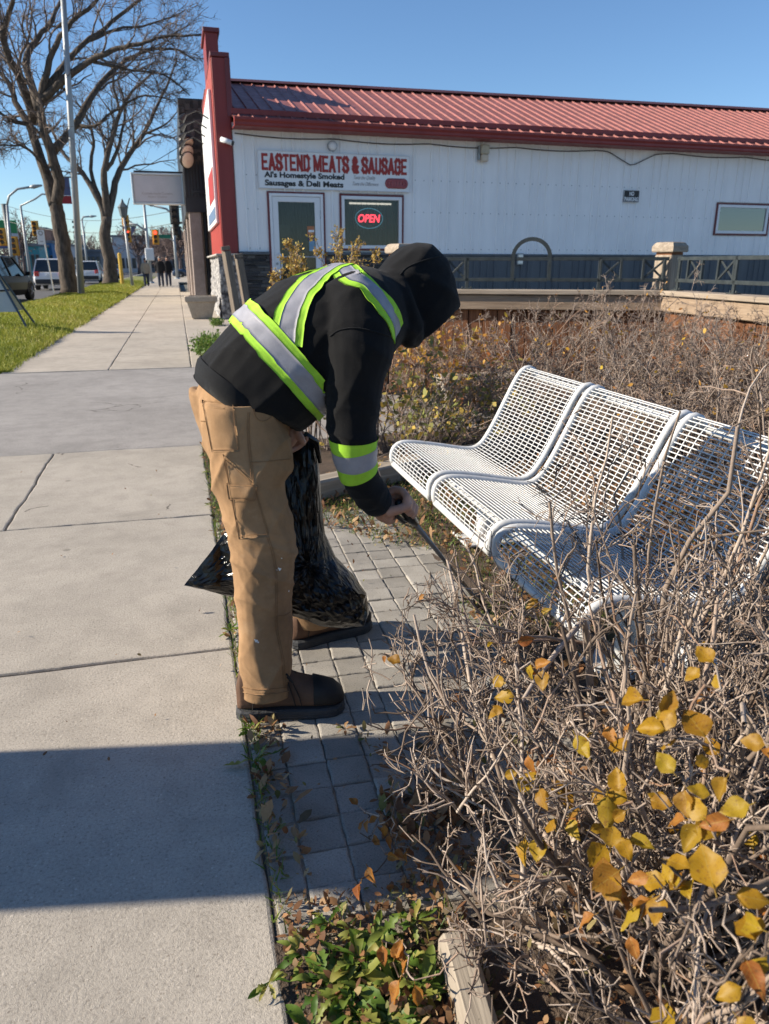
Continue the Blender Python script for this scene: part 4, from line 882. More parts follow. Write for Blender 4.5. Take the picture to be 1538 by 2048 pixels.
put('lantern', MB().loft([[(b.x - 0.1 + r * math.cos(a), 48 + r * math.sin(a), q.z + z) for a in [k * math.pi / 3 for k in range(6)]] for r, z in ((0.08, 0), (0.2, 0.12), (0.26, 0.5), (0.30, 0.56), (0.1, 0.8), (0.03, 1.0))]), 'pole_dark', lp)
put('crossbar', MB().tube([up_((240, 452), 48), up_((272, 453), 48)], 0.03, 6), 'pole_dark', lp)
for (a, c) in ((244, 252), (262, 272)):
    p0 = up_((a, 454), 48); p1 = up_((c, 454), 48); p2 = up_((262 if a > 255 else 256, 474), 48)
    put('banner', MB().loft([[p0, p1, p2], [p0 + Vector((0, .03, 0)), p1 + Vector((0, .03, 0)), p2 + Vector((0, .03, 0))]]), 'banner_blue', lp)
put('solar_panel', MB().add([up_((250, 425), 48), up_((253, 425), 48.3), up_((260, 396), 48.3), up_((258, 396), 48)], [(0, 1, 2, 3)]), 'pole_dark', lp)
t = thing('bollard', ground_at(244, 50), 'yellow safety post near the farther elm', 'post'); g0 = ground_at(244, 50); put('post', MB().tube([g0, g0 + Vector((0, 0, 1.9))], 0.11, 10), 'post_yellow', t); put('cap', MB().tube([g0 + Vector((0, 0, 1.9)), g0 + Vector((0, 0, 1.97))], [0.11, 0.05], 10), 'post_yellow', t)
# banner hanging behind the near elm
t = thing('street_banner', up_((118, 375), 44), 'dark blue and red banner hanging behind the near elm', 'banner'); p0 = up_((92, 356), 44); p1 = up_((138, 355), 44); p2 = up_((140, 408), 44)
put('cloth', MB().grid(lambda u, v: (p0.x + (p1.x - p0.x) * u, 44 + 0.03 * math.sin(u * 6), p1.z + (p2.z - p1.z) * v * 0.68), 8, 5), 'banner_blue', t); put('lower_band', MB().grid(lambda u, v: (p0.x + 0.5 + (p1.x - p0.x - 0.5) * u, 44.01, p1.z + (p2.z - p1.z) * (0.685 + 0.31 * v)), 8, 3), 'banner_red', t)
put('rod', MB().tube([p0 + Vector((-.1, 0, .03)), p1 + Vector((.4, 0, .03))], 0.04, 6), 'pole_dark', t)
# overhead wires
for k, (a, b_) in enumerate((((0, 408), (380, 415)), ((-40, 428), (380, 440)), ((60, 415), (350, 300)))):
    pa = up_(a, 85 - 10 * k); pb = up_(b_, 62)
    if k == 2: continue
    o = put('overhead_wire', MB().tube([pa.lerp(pb, s) - Vector((0, 0, 1.2 * math.sin(math.pi * s))) for s in [i / 12 for i in range(13)]], 0.025, 4), 'black_metal'); tag(o, ('upper', 'lower')[k] + ' overhead wire crossing the street behind the elms', 'wire')
# sandwich board cut by the left picture edge
sb = thing('sandwich_board', (-3.2, 15.3, 0.06), 'folding sandwich board with dark frame on the grass', 'sign')
surf('frame_blue', (0.02, 0.045, 0.07), 0.2, 8, 0.4); surf('board_pale', (0.50, 0.47, 0.42), 0.08, 3, 0.6)
pa = gnd(60, 664, 0.05); ptop = at(-12, 500, pa.y + 0.5); ap = ptop
for sgn, nm in ((1, 'front'), (-1, 'rear')):
    y0 = pa.y if sgn == 1 else pa.y + 1.0; y1 = pa.y + 0.48 if sgn == 1 else pa.y + 0.52
    xr0, xr1 = pa.x, pa.x - 0.62; xl0, xl1 = pa.x - 1.75, pa.x - 1.15; zt = 1.36
    put('frame', MB().tube([(xr0, y0, 0.02), (xr1, y1, zt)], 0.022, 6).tube([(xl0, y0, 0.02), (xl1, y1, zt)], 0.022, 6).tube([(xr0 - 0.02, y0 + 0.02 * sgn, 0.12), (xl0, y0 + 0.02 * sgn, 0.12)], 0.018, 6).tube([(xr1, y1, zt), (xl1, y1, zt)], 0.022, 6), 'frame_blue', sb)
    def pt(s, z): 
        k = z / zt; return (((xr0 + (xr1 - xr0) * k) if s else (xl0 + (xl1 - xl0) * k)), y0 + (y1 - y0) * k - 0.004 * sgn, z)
    for (za, zb) in ((0.42, 0.78), (0.82, 1.12), (1.16, 1.38)):
        q4 = [pt(0, za), pt(1, za), pt(1, zb), pt(0, zb)]; put('board', MB().loft([q4, [(x, y + 0.012 * sgn, z) for x, y, z in q4]]), 'board_pale', sb)

# ================================================================== cars
m = NT('car_black'); m.set(color=(0.007, 0.007, 0.008), rough=0.42, spec=0.22); m = NT('car_white'); m.set(color=(0.72, 0.73, 0.75), rough=0.3, coat=0.8); m = NT('car_blue'); m.set(color=(0.03, 0.05, 0.09), rough=0.25, coat=1.0); m = NT('car_grey'); m.set(color=(0.25, 0.26, 0.28), rough=0.3, coat=0.8)
m = NT('car_glass'); m.set(color=(0.015, 0.02, 0.025), rough=0.05, spec=0.8); surf('tyre', (0.018, 0.018, 0.019), 0.2, 9, 0.85); surf('rim', (0.35, 0.36, 0.38), 0.1, 9, 0.3, metal=0.9); surf('plastic_dark', (0.03, 0.03, 0.032), 0.2, 9, 0.6)
m = NT('tail_red'); m.set(color=(0.45, 0.01, 0.01), rough=0.15, coat=1.0); m = NT('head_clear'); m.set(color=(0.7, 0.72, 0.75), rough=0.1, coat=1.0)
def make_car(name, label, loc, heading, paint, L=4.6, W=1.85, Ht=1.7, suv=True, group='cars on the street'):
    """car built along +Y, rear at -L/2; loc is its centre on the road"""
    t = thing(name, (0, 0, 0), label, 'car', group); hw = W / 2
    # body side outline (y, z bottom, z belt)
    ys = [-L / 2, -L / 2 + 0.08, -L / 2 + 0.3, -L * 0.25, 0, L * 0.2, L * 0.32, L / 2 - 0.25, L / 2 - 0.06, L / 2]
    zt = [0.75, 0.98, 1.03, 1.02, 1.0, 0.99, 0.97, 0.86, 0.72, 0.55]; zb = [0.42, 0.32, 0.28, 0.26, 0.24, 0.24, 0.26, 0.26, 0.30, 0.38]
    wf = [0.86, 0.94, 0.98, 1.0, 1.0, 1.0, 0.99, 0.94, 0.86, 0.78]
    rings = []
    for y, a, b, f in zip(ys, zb, zt, wf):
        w_ = hw * f; rings.append([(-w_ * 0.9, y, a), (w_ * 0.9, y, a), (w_, y, a + (b - a) * 0.3), (w_, y, a + (b - a) * 0.65), (w_ * 0.93, y, b - 0.02), (w_ * 0.8, y, b + 0.01), (-w_ * 0.8, y, b + 0.01), (-w_ * 0.93, y, b - 0.02), (-w_, y, a + (b - a) * 0.65), (-w_, y, a + (b - a) * 0.3)])
    put('body', MB().loft(rings), paint, t, False)
    # greenhouse
    r0, r1 = (-L / 2 + 0.22, -L / 2 + 0.55) if suv else (-L * 0.36, -L * 0.2)
    f0, f1 = L * 0.26, L * 0.08
    def gr(y, z, w_): return [(-w_, y, z), (w_, y, z)]
    b4 = [(-hw * 0.9, r0, 1.0), (hw * 0.9, r0, 1.0), (hw * 0.9, f0, 0.98), (-hw * 0.9, f0, 0.98)]; t4 = [(-hw * 0.72, r1, Ht - 0.06), (hw * 0.72, r1, Ht - 0.06), (hw * 0.72, f1, Ht - 0.06), (-hw * 0.72, f1, Ht - 0.06)]
    put('windows', MB().loft([b4, t4]), 'car_glass', t)
    put('roof', MB().loft([[(x * 1.02, y, z - 0.02) for x, y, z in t4], [(x * 1.0, y, z + 0.03) for x, y, z in t4], [(x * 0.8, y * 0.92, z + 0.065) for x, y, z in t4]]), paint, t)
    for sx in (-1, 1):
        for k, (ya, yb) in enumerate(((r0, r1), ((r0 + f0) / 2 - 0.15, (r1 + f1) / 2 - 0.1), (f0, f1))):
            if k == 1 or suv or k == 2: put('pillar', MB().tube([(sx * hw * 0.905, ya, 1.0), (sx * hw * 0.725, yb, Ht - 0.05)], 0.045, 4), paint, t)
        put('mirror', MB().rbox(sx * hw + (0 if sx > 0 else -0.2), sx * hw + (0.2 if sx > 0 else 0), f0 - 0.35, f0 - 0.2, 1.0, 1.15, 0.03), paint, t)
        zl = (0.78, 1.05) if suv else (0.75, 0.92)
        put('tail_light', MB().rbox(sx * hw * 0.72 - 0.13, sx * hw * 0.72 + 0.13, -L / 2 - 0.02, -L / 2 + 0.22, zl[0], zl[1], 0.03), 'tail_red', t)
        put('headlight', MB().rbox(sx * hw * 0.62 - 0.18, sx * hw * 0.62 + 0.18, L / 2 - 0.2, L / 2 + 0.0, 0.62, 0.76, 0.03), 'head_clear', t)
        put('roof_rail', MB().tube([(sx * hw * 0.66, r1 + 0.1, Ht), (sx * hw * 0.66, r1 + 0.2, Ht + 0.05), (sx * hw * 0.66, f1 - 0.2, Ht + 0.05), (sx * hw * 0.66, f1 - 0.1, Ht)], 0.02, 5), 'plastic_dark', t)
        for yw in (-L * 0.30, L * 0.31):
            c = sx * (hw - 0.10); rw = 0.35
            wl = put('wheel', MB().loft([[(c + dx * sx, yw + rr * math.cos(a), 0.35 + rr * math.sin(a)) for a in [k * math.pi / 10 for k in range(20)]] for rr, dx in ((0.22, -0.12), (rw - 0.02, -0.12), (rw, -0.08), (rw, 0.08), (rw - 0.02, 0.11), (0.23, 0.12))]), 'tyre', t, False)
            mb = MB().tube([(c + 0.06 * sx, yw, 0.35), (c + 0.115 * sx, yw, 0.35)], [0.20, 0.06], 12)
            for k in range(5):
                a = k * math.pi * 0.4; mb.tube([(c + 0.12 * sx, yw, 0.35), (c + 0.115 * sx, yw + 0.22 * math.cos(a), 0.35 + 0.22 * math.sin(a))], [0.04, 0.025], 5)
            put('rim', mb, 'rim', wl)
            put('wheel_arch', MB().loft([[(sx * (hw + e), yw + rr * math.cos(a), 0.35 + rr * math.sin(a)) for a in [k * math.pi / 12 for k in range(13)]] for rr, e in ((0.36, -0.02), (0.37, 0.015), (0.43, 0.012), (0.44, -0.03))], False, False), 'plastic_dark', t)
    put('bumper', MB().rbox(-hw * 0.86, hw * 0.86, -L / 2 - 0.06, -L / 2 + 0.1, 0.36, 0.62, 0.04), 'plastic_dark' if suv else paint, t)
    put('number_plate', MB().rbox(-0.15, 0.15, -L / 2 - 0.03, -L / 2 + 0.02, 0.8, 0.95, 0.005), 'sign_white', t)
    put('rear_window', MB().add([(-hw * 0.72, r0 - 0.012, 1.06), (hw * 0.72, r0 - 0.012, 1.06), (hw * 0.6, r1 - 0.03, Ht - 0.14), (-hw * 0.6, r1 - 0.03, Ht - 0.14)], [(0, 1, 2, 3)]), 'car_glass', t)
    t.location = loc; t.rotation_euler.z = heading
    return t
make_car('suv', 'black SUV at the left picture edge, red tail light showing', (-7.1, 34.4, -0.135), R(-7), 'car_black', 4.7, 1.9, 1.75)
make_car('suv', 'white SUV half hidden behind the near elm trunk', (-7.15, 51.3, -0.135), R(0), 'car_white', 4.6, 1.85, 1.75)
make_car('suv', 'white SUV between the light pole and the farther elm', (-6.6, 66.5, -0.135), R(0), 'car_white', 4.4, 1.8, 1.7)
make_car('car', 'small white car just right of the light pole', (-9.6, 78.0, -0.135), R(0), 'car_white', 4.4, 1.8, 1.45, False)
make_car('car', 'dark blue car crossing behind the pedestrians', (1.8, 88, -0.135), R(90), 'car_blue', 4.5, 1.8, 1.5, False)
make_car('car', 'grey car just right of the farther elm trunk', (-6.9, 92, -0.135), R(0), 'car_grey', 4.5, 1.8, 1.5, False)

# ================================================================== far row
surf('far_white', (0.45, 0.46, 0.48), 0.2, 0.3, 0.8); surf('far_blue', (0.05, 0.16, 0.34), 0.2, 0.3, 0.7); surf('far_grey', (0.18, 0.18, 0.19), 0.25, 0.3, 0.8); surf('far_brick', (0.22, 0.12, 0.09), 0.3, 0.6, 0.9); surf('far_glass', (0.03, 0.04, 0.05), 0.1, 1, 0.15); surf('tower_grey', (0.27, 0.30, 0.34), 0.1, 0.2, 0.6)
surf('sign_teal', (0.04, 0.26, 0.30), 0.1, 0.5, 0.5); surf('fuel_green', (0.03, 0.22, 0.07), 0.1, 0.5, 0.5)
def far_block(name, label, px0, px1, Y, h, mat, roof=None, depth=12, nwin=4):
    a = ground_at(px0, Y, -0.2); b = ground_at(px1, Y, -0.2); t = thing(name, ((a.x + b.x) / 2, Y, -0.2), label, 'building', None)
    put('wall', MB().box(a.x, b.x, Y, Y + depth, -0.2, h), mat, t); put('parapet', MB().box(a.x - 0.2, b.x + 0.2, Y - 0.2, Y + depth, h + 0.002, h + 0.35), roof or 'far_grey', t)
    w_ = (b.x - a.x) / nwin
    for k in range(nwin):
        f = put('window', MB().rbox(a.x + w_ * (k + 0.15), a.x + w_ * (k + 0.85), Y - 0.08, Y - 0.005, 0.6, min(2.6, h - 0.6), 0.02), 'far_grey', t)
        put('pane', MB().box(a.x + w_ * (k + 0.2), a.x + w_ * (k + 0.8), Y - 0.1, Y - 0.081, 0.7, min(2.5, h - 0.7)), 'far_glass', f)
    return t
far_block('store', 'low blue fronted store behind the white SUV', 88, 112, 120, 4.2, 'far_blue'); far_block('store', 'low teal and white store beyond the black SUV', 48, 86, 112, 3.6, 'sign_teal')
far_block('store', 'white single storey store between the elms', 136, 168, 150, 4.4, 'far_white'); far_block('store', 'dark grey flat roofed store left of the farther elm', 168, 206, 130, 3.2, 'far_grey'); far_block('house', 'brick walled house left of the near elm', 84, 104, 170, 8, 'far_brick', nwin=3)
far_block('store', 'long white store front behind the pedestrians', 232, 300, 165, 6.5, 'far_white', nwin=6); far_block('store', 'grey store front beyond the crossing', 304, 372, 175, 6, 'far_grey', nwin=5)
tw = at(165, 480, 420); a = ground_at(158, 420, 0); b = ground_at(172, 420, 0); t = thing('office_tower', (tw.x, 420, -0.2), 'distant pale grey office tower above the roofs', 'tower')
put('shaft', MB().box(a.x, b.x, 420, 430, -0.2, tw.z + 2.5), 'tower_grey', t); put('penthouse', MB().box(a.x + 0.5, b.x - 1.0, 421, 429, tw.z + 2.51, tw.z + 4), 'tower_grey', t)
for k in range(8): put('window_band', MB().box(a.x - 0.05, b.x + 0.05, 419.9, 419.98, 4 + k * 2.4, 5.1 + k * 2.4), 'far_glass', t)
# fuel station price sign, far left
t = thing('fuel_sign', ground_at(8, 75), 'green white and blue fuel station sign at the far left', 'sign'); g0 = up_((10, 480), 75)
put('panel', MB().rbox(g0.x - 1.2, g0.x + 1.1, 74.8, 75.1, g0.z + 0.55, g0.z + 1.6, 0.05), 'fuel_green', t); put('panel', MB().rbox(g0.x - 1.2, g0.x + 1.1, 74.8, 75.1, g0.z + 0.05, g0.z + 0.54, 0.03), 'far_white', t); put('panel', MB().rbox(g0.x - 1.2, g0.x + 1.1, 74.8, 75.1, g0.z - 0.7, g0.z + 0.04, 0.03), 'banner_blue', t)
put('post', MB().rbox(g0.x - 0.9, g0.x - 0.6, 74.85, 75.05, -0.2, g0.z - 0.71, 0.02).rbox(g0.x + 0.5, g0.x + 0.8, 74.85, 75.05, -0.2, g0.z - 0.71, 0.02), 'pole_pale', t)
# distant bare trees that can be told apart, and the wooded mass on the skyline
barkmat('far_twig', (0.10, 0.075, 0.07), (0.24, 0.18, 0.165))
def far_tree(px, Y, h, w_, label, seed):
    rg = np.random.default_rng(seed); b = ground_at(px, Y, -0.15); t = thing('bare_tree', b, label, 'tree', 'distant bare trees')
    put('trunk', MB().tube([b, b + Vector((0.1, 0, h * 0.25)), b + Vector((0, 0, h * 0.5))], [h * 0.03, h * 0.024, h * 0.012], 7), 'far_twig', t, True)
    N = 22; s = np.array(list(b))[None] + np.stack([rg.normal(0, 0.05, N), rg.normal(0, 0.05, N), h * rg.uniform(0.2, 0.45, N)], 1)
    d = np.stack([rg.normal(0, 0.6, N) * w_, rg.normal(0, 0.5, N) * w_, rg.uniform(0.5, 1.2, N)], 1)
    P = grow(rg, s, d, h * rg.uniform(0.35, 0.6, N), 7, 0.15, 0.0); Rp = taper(np.full(N, h * 0.009), 7, 0.35); parts = [tubes_np(P, Rp, 3)]
    s, d, ln, rd = sprout(rg, P, Rp, 9, 0.2, 1, 0.7, (0.3, 0.55)); Q = grow(rg, s, d, ln, 5, 0.2); Rq = taper(np.full(len(s), h * 0.0045), 5, 0.5); parts.append(tubes_np(Q, Rq, 3))
    s, d, ln, rd = sprout(rg, Q, Rq, 5, 0.2, 1, 0.7, (0.3, 0.7)); parts.append(tubes_np(grow(rg, s, d, ln, 3, 0.2), taper(np.full(len(s), h * 0.003), 3, 0.6), 3))
    V, F = join_np(parts); link('crown', npmesh('crown', V, F), 'far_twig', t)
for i, (px, Y, h, w_, lb) in enumerate(((52, 105, 8.0, 1.1, 'rounded bare tree beyond the black SUV'), (128, 180, 9, 1, 'bare tree showing left of the light pole'), (190, 160, 7, 1, 'bare tree left of the farther elm'), (280, 130, 8.5, .8, 'upright bare tree behind the tall signal pole'), (272, 190, 8, 1.1, 'bare tree behind the ornate lamp post'), (322, 150, 8, 1.2, 'bushy bare tree above the pedestrians'), (340, 110, 7.5, 1.2, 'reddish bare tree left of the storefront'), (362, 100, 7.5, 1.2, 'bare tree at the storefront edge'))):
    far_tree(px, Y, h, w_, lb, 100 + i)
rg = np.random.default_rng(9); N = 900; x = rg.uniform(-180, 60, N); y = rg.uniform(230, 330, N); h = rg.uniform(5, 12, N)
P = grow(rg, np.stack([x, y, np.zeros(N) - 0.2], 1), np.tile([0, 0, 1.0], (N, 1)), h, 4, 0.08); Rp = taper(np.full(N, 0.2), 4, 0.4); parts = [tubes_np(P, Rp, 3)]
s, d, ln, rd = sprout(rg, P, Rp, 14, 0.2, 1, 0.6, (0.2, 0.45)); parts.append(tubes_np(grow(rg, s, d, ln, 4, 0.2), taper(np.full(len(s), 0.09), 4, 0.5), 3))
V, F = join_np(parts); o = link('distant_wood', npmesh('distant_wood', V, F), 'far_twig'); tag(o, 'hazy line of bare trees along the skyline', 'trees', kind='stuff')
# made-up box out of view on the left, added to cast the sidewalk shadow
cb = thing('shadow_caster', (-2.75, 2.12, 0), 'unseen green box added beside the sidewalk to cast the foreground shadow', 'cabinet'); surf('caster_green', (0.05, 0.10, 0.07), 0.15, 4, 0.5)
put('body', MB().rbox(-2.95, -2.55, 1.84, 2.34, 0.0, 1.66, 0.02), 'caster_green', cb); put('lid', MB().rbox(-2.99, -2.51, 1.81, 2.37, 1.662, 1.72, 0.015), 'caster_green', cb); put('door', MB().rbox(-2.548, -2.53, 1.88, 2.30, 0.12, 1.58, 0.008), 'caster_green', cb)
# ================================================================== timber wall with railing
wood('timber_pale', (0.24, 0.19, 0.145), (0.50, 0.42, 0.33), 0, obrnd=0.15); wood('timber_brown', (0.22, 0.155, 0.105), (0.42, 0.32, 0.23), 0, obrnd=0.2)
wood('fence_stain', (0.15, 0.062, 0.030), (0.29, 0.13, 0.062), 0, obrnd=0.4); wood('edging', (0.24, 0.20, 0.155), (0.46, 0.40, 0.32), 0, obrnd=0.1)
m = NT('rail_metal'); v = m.co(); n = m.noise(v, 9, 5, 0.7); m.set(color=m.ramp(n, [(0.35, (0.017, 0.022, 0.024)), (0.6, (0.034, 0.042, 0.044)), (0.8, (0.06, 0.062, 0.058))]), rough=0.45, spec=0.5); m.bump(m.noise(v, 150, 2), 0.2, 0.003)
FL = Vector((2.17, 7.47, 0)); FC = Vector((4.47, 6.43, 0)); FR = Vector((4.20, 3.6, 0))
fw_ = thing('timber_wall', FC, 'stained timber wall with pale plank cap behind the shrubs', 'wall')
def along(px, A, B):
    """distance along A-B (plan) of the sight line through picture column px"""
    r = sight(px, 560); d = (B - A).normalized(); det = r.x * d.y - r.y * d.x
    return ((A.x - EYE.x) * r.y - (A.y - EYE.y) * r.x) / (r.x * d.y - r.y * d.x)
CAPZ = 1.045
FL0 = FL + (FL - FC).normalized() * 0.75
for (A, B, nm) in ((FL0, FC, 0), (FC, FR, 1)):
    d = (B - A).normalized(); L = (B - A).length; nrm = Vector((d.y, -d.x, 0)) * (1 if nm == 0 else 1)
    if nrm.dot(Vector((EYE.x, EYE.y, 0)) - A) < 0: nrm = -nrm
    e0, e1 = (0.0, 0.0)
    board('cap_plank', A + nrm * 0.02 + Vector((0, 0, CAPZ - 0.022)), B + nrm * 0.02 - d * 0.004 + Vector((0, 0, CAPZ - 0.022)), 0.24, 0.044, 'timber_pale', fw_)
    board('face_board', A + nrm * 0.085 + Vector((0, 0, CAPZ - 0.118)) + d * (0.05 if nm else 0), B + nrm * 0.085 - d * 0.075 + Vector((0, 0, CAPZ - 0.118)), 0.042, 0.135, 'timber_brown', fw_)
    k = 0; s = 0.02
    while s < L - 0.05:
        w_ = random.uniform(0.132, 0.145); p = A + d * (s + w_ / 2) + nrm * (0.035 + random.uniform(-0.006, 0.006))
        board('fence_board', p + Vector((0, 0, 0.02)), p + Vector((0, 0, CAPZ - 0.19)), w_ - 0.008, 0.03, 'fence_stain', fw_, 0.003, upv=nrm); s += w_
    board('base_rail', A + nrm * 0.062 + Vector((0, 0, 0.35)), B + nrm * 0.062 + Vector((0, 0, 0.35)), 0.02, 0.09, 'fence_stain', fw_)
    put('back_fill', MB().loft([[A - nrm * 0.05 + Vector((0, 0, z)), A + nrm * 0.015 + Vector((0, 0, z)), B + nrm * 0.015 + Vector((0, 0, z)), B - nrm * 0.05 + Vector((0, 0, z))] for z in (0.0, CAPZ - 0.05)]), 'soil', fw_)
def wood_post(P, label, h=1.44, s=0.165, rot=20):
    t = thing('fence_post', P, label, 'post', 'capped posts of the timber wall'); M_ = Matrix.Translation(P) @ Matrix.Rotation(R(rot), 4, 'Z')
    d = M_.to_3x3() @ Vector((1, 0, 0))
    board('shaft', P, P + Vector((0, 0, h - 0.005)), s, s, 'timber_pale', t, 0.008, upv=d)
    def ring(r, z): return [M_ @ Vector((a * r, b * r, z)) for a, b in ((-1, -1), (1, -1), (1, 1), (-1, 1))]
    put('collar', MB().loft([ring(s * 0.46, h - 0.006), ring(s * 0.46, h + 0.02)]), 'fence_stain', t)
    put('cap', MB().loft([ring(s * 0.60, h + 0.02), ring(s * 0.63, h + 0.03), ring(s * 0.63, h + 0.072), ring(s * 0.50, h + 0.105), ring(s * 0.4, h + 0.11)]), 'timber_pale', t)
wood_post(FC + Vector((0.05, 0.13, 0)), 'capped weathered post at the corner of the timber wall', 1.365, 0.185)
wood_post(FL + Vector((0.0, 0.10, 0)), 'capped weathered post showing behind the hooded head', 1.36, 0.185)
def railing(A, B, label, uprights, xs, arch=None, rails=None):
    d = (B - A).normalized(); t = thing('metal_railing', A + Vector((0, 0, CAPZ)), label, 'railing', 'dark railings on the timber wall'); n = Vector((-d.y, d.x, 0))
    zt, zb = 1.325, 1.135
    def P(s, z): return A + d * s + Vector((0, 0, z))
    def bar(name, a, b, w_=0.032, th=0.02): return board(name, a, b, th, w_, 'rail_metal', t, 0.002, upv=(0, 0, 1) if abs((b - a).normalized().z) < 0.9 else d)
    for (s0, s1) in rails:
        bar('rail', P(s0, zt), P(s1, zt)); bar('rail', P(s0, zb), P(s1, zb))
    for s in uprights:
        bar('upright', P(s, CAPZ), P(s, zt + 0.014)); o = board('foot', P(s - 0.055, CAPZ + 0.006), P(s + 0.055, CAPZ + 0.006), 0.07, 0.012, 'rail_metal', t, 0.002)
        for e in (-0.04, 0.04): put('bolt', MB().tube([P(s + e, CAPZ + 0.012), P(s + e, CAPZ + 0.026)], 0.01, 6), 'rail_metal', t)
    for (s0, s1) in xs:
        bar('panel_side', P(s0, zb), P(s0, zt), 0.022, 0.024); bar('panel_side', P(s1, zb), P(s1, zt), 0.022, 0.024)
        bar('cross_bar', P(s0, zb + 0.01), P(s1, zt - 0.01), 0.020, 0.010); bar('cross_bar', P(s1, zb + 0.01) + n * 0.011, P(s0, zt - 0.01) + n * 0.011, 0.020, 0.010)
    if arch:
        s0, s1 = arch; c = (s0 + s1) / 2; r = (s1 - s0) / 2; zc = zt + 0.015
        pts = [(s0, zb - 0.01), (s0, zc)] + [(c - r * math.cos(a), zc + r * 0.95 * math.sin(a)) for a in [k * math.pi / 16 for k in range(1, 16)]] + [(s1, zc), (s1, zb - 0.01)]
        rings = []
        for k, (s, z) in enumerate(pts):
            a = Vector(pts[max(k - 1, 0)]); b = Vector(pts[min(k + 1, len(pts) - 1)]); tt = (b - a).normalized(); nn = Vector((-tt.y, tt.x))
            rings.append([P(s + nn.x * q, z + nn.y * q) + n * e for q, e in ((-0.018, -0.014), (0.018, -0.014), (0.018, 0.014), (-0.018, 0.014))])
        put('arch', MB().loft(rings), 'rail_metal', t)
    return t
al = lambda px: along(px, FL, FC); ar = lambda px: along(px, FC, FR); off = Vector((0.0, 0.0, 0))
a0, a1 = al(1024), al(1097)
railing(FL, FC, 'dark metal railing with an arch on the long timber wall', [al(934), al(1198), al(1330) - 0.02], [(al(895), al(930)), (al(1200), al(1240)), (al(1284), al(1326))], (a0, a1), [(0.12, a0 - 0.018), (a0 + 0.018, a1 - 0.018), (a1 + 0.018, al(1334))])
railing(FC, FR, 'dark metal railing with cross panels right of the corner post', [0.14, ar(1470), 2.6], [(ar(1374) if ar(1374) > 0.1 else 0.14, ar(1402)), (ar(1434), ar(1466))], None, [(0.10, 2.8)])
# concrete footing and landscape timbers
o = put('concrete_footing', MB().rbox(2.25, 3.05, 6.35, 6.75, 0.0, 0.30, 0.02), 'concrete_far'); o.rotation_euler.z = 0; tag(o, 'grey concrete footing block at the foot of the timber wall', 'footing')
t = thing('bed_edging', (1.2, 4.3, 0), 'pale landscape timber edging the bed behind the near bench end', 'timber')
board('timber', (0.55, 4.02, 0.055), (1.55, 4.50, 0.055), 0.13, 0.12, 'edging', t, 0.012); board('timber', (1.57, 4.51, 0.05), (2.6, 4.95, 0.05), 0.13, 0.12, 'edging', t, 0.012)
t = thing('bed_edging', (0.4, 0.7, 0), 'pale landscape timber beneath the nearest shrub', 'timber')
board('timber', (0.415, 1.05, 0.015), (0.33, 0.25, 0.010), 0.065, 0.09, 'edging', t, 0.012); board('timber', (0.66, 1.27, 0.01), (1.9, 1.70, 0.01), 0.08, 0.08, 'edging', t, 0.012)

# ================================================================== wire bench
m = NT('bench_paint'); v = m.co(); n = m.noise(v, 25, 5, 0.7); m.set(color=m.ramp(n, [(0.25, (0.34, 0.30, 0.25)), (0.38, (0.52, 0.525, 0.52)), (0.6, (0.60, 0.61, 0.615))]), rough=0.38, spec=0.5)
BX, BZ = 0.045, -0.012
prof = [(.940, .325), (.933, .35), (.934, .385), (.950, .415), (.985, .431), (1.05, .428), (1.15, .414), (1.25, .397), (1.33, .383), (1.39, .378), (1.43, .386), (1.468, .412), (1.505, .46), (1.548, .53), (1.60, .625), (1.648, .712), (1.678, .756), (1.705, .779), (1.737, .782), (1.762, .762), (1.768, .735)]
def smooth_prof(n):
    P = [Vector((a + BX - 0.072 * max(0, min(1, (a - 1.0) / 0.7)), b + BZ)) for a, b in prof]; Q = []
    for i in range(len(P) - 1):
        p0 = P[max(i - 1, 0)]; p1 = P[i]; p2 = P[i + 1]; p3 = P[min(i + 2, len(P) - 1)]
        for k in range(6):
            s = k / 6; Q.append(0.5 * ((2 * p1) + (-p0 + p2) * s + (2 * p0 - 5 * p1 + 4 * p2 - p3) * s * s + (-p0 + 3 * p1 - 3 * p2 + p3) * s ** 3))
    Q.append(P[-1]); D = [0]
    for i in range(1, len(Q)): D.append(D[-1] + (Q[i] - Q[i - 1]).length)
    out = []; j = 0
    for k in range(n):
        t = D[-1] * k / (n - 1)
        while j < len(D) - 2 and D[j + 1] < t: j += 1
        f = (t - D[j]) / max(1e-9, D[j + 1] - D[j]); out.append(Q[j].lerp(Q[j + 1], min(1, max(0, f))))
    return out
bench = thing('wire_bench', (1.35, 2.6, 0), 'white wire mesh bench of three joined seats', 'bench')
SP = smooth_prof(50); CW = smooth_prof(64)
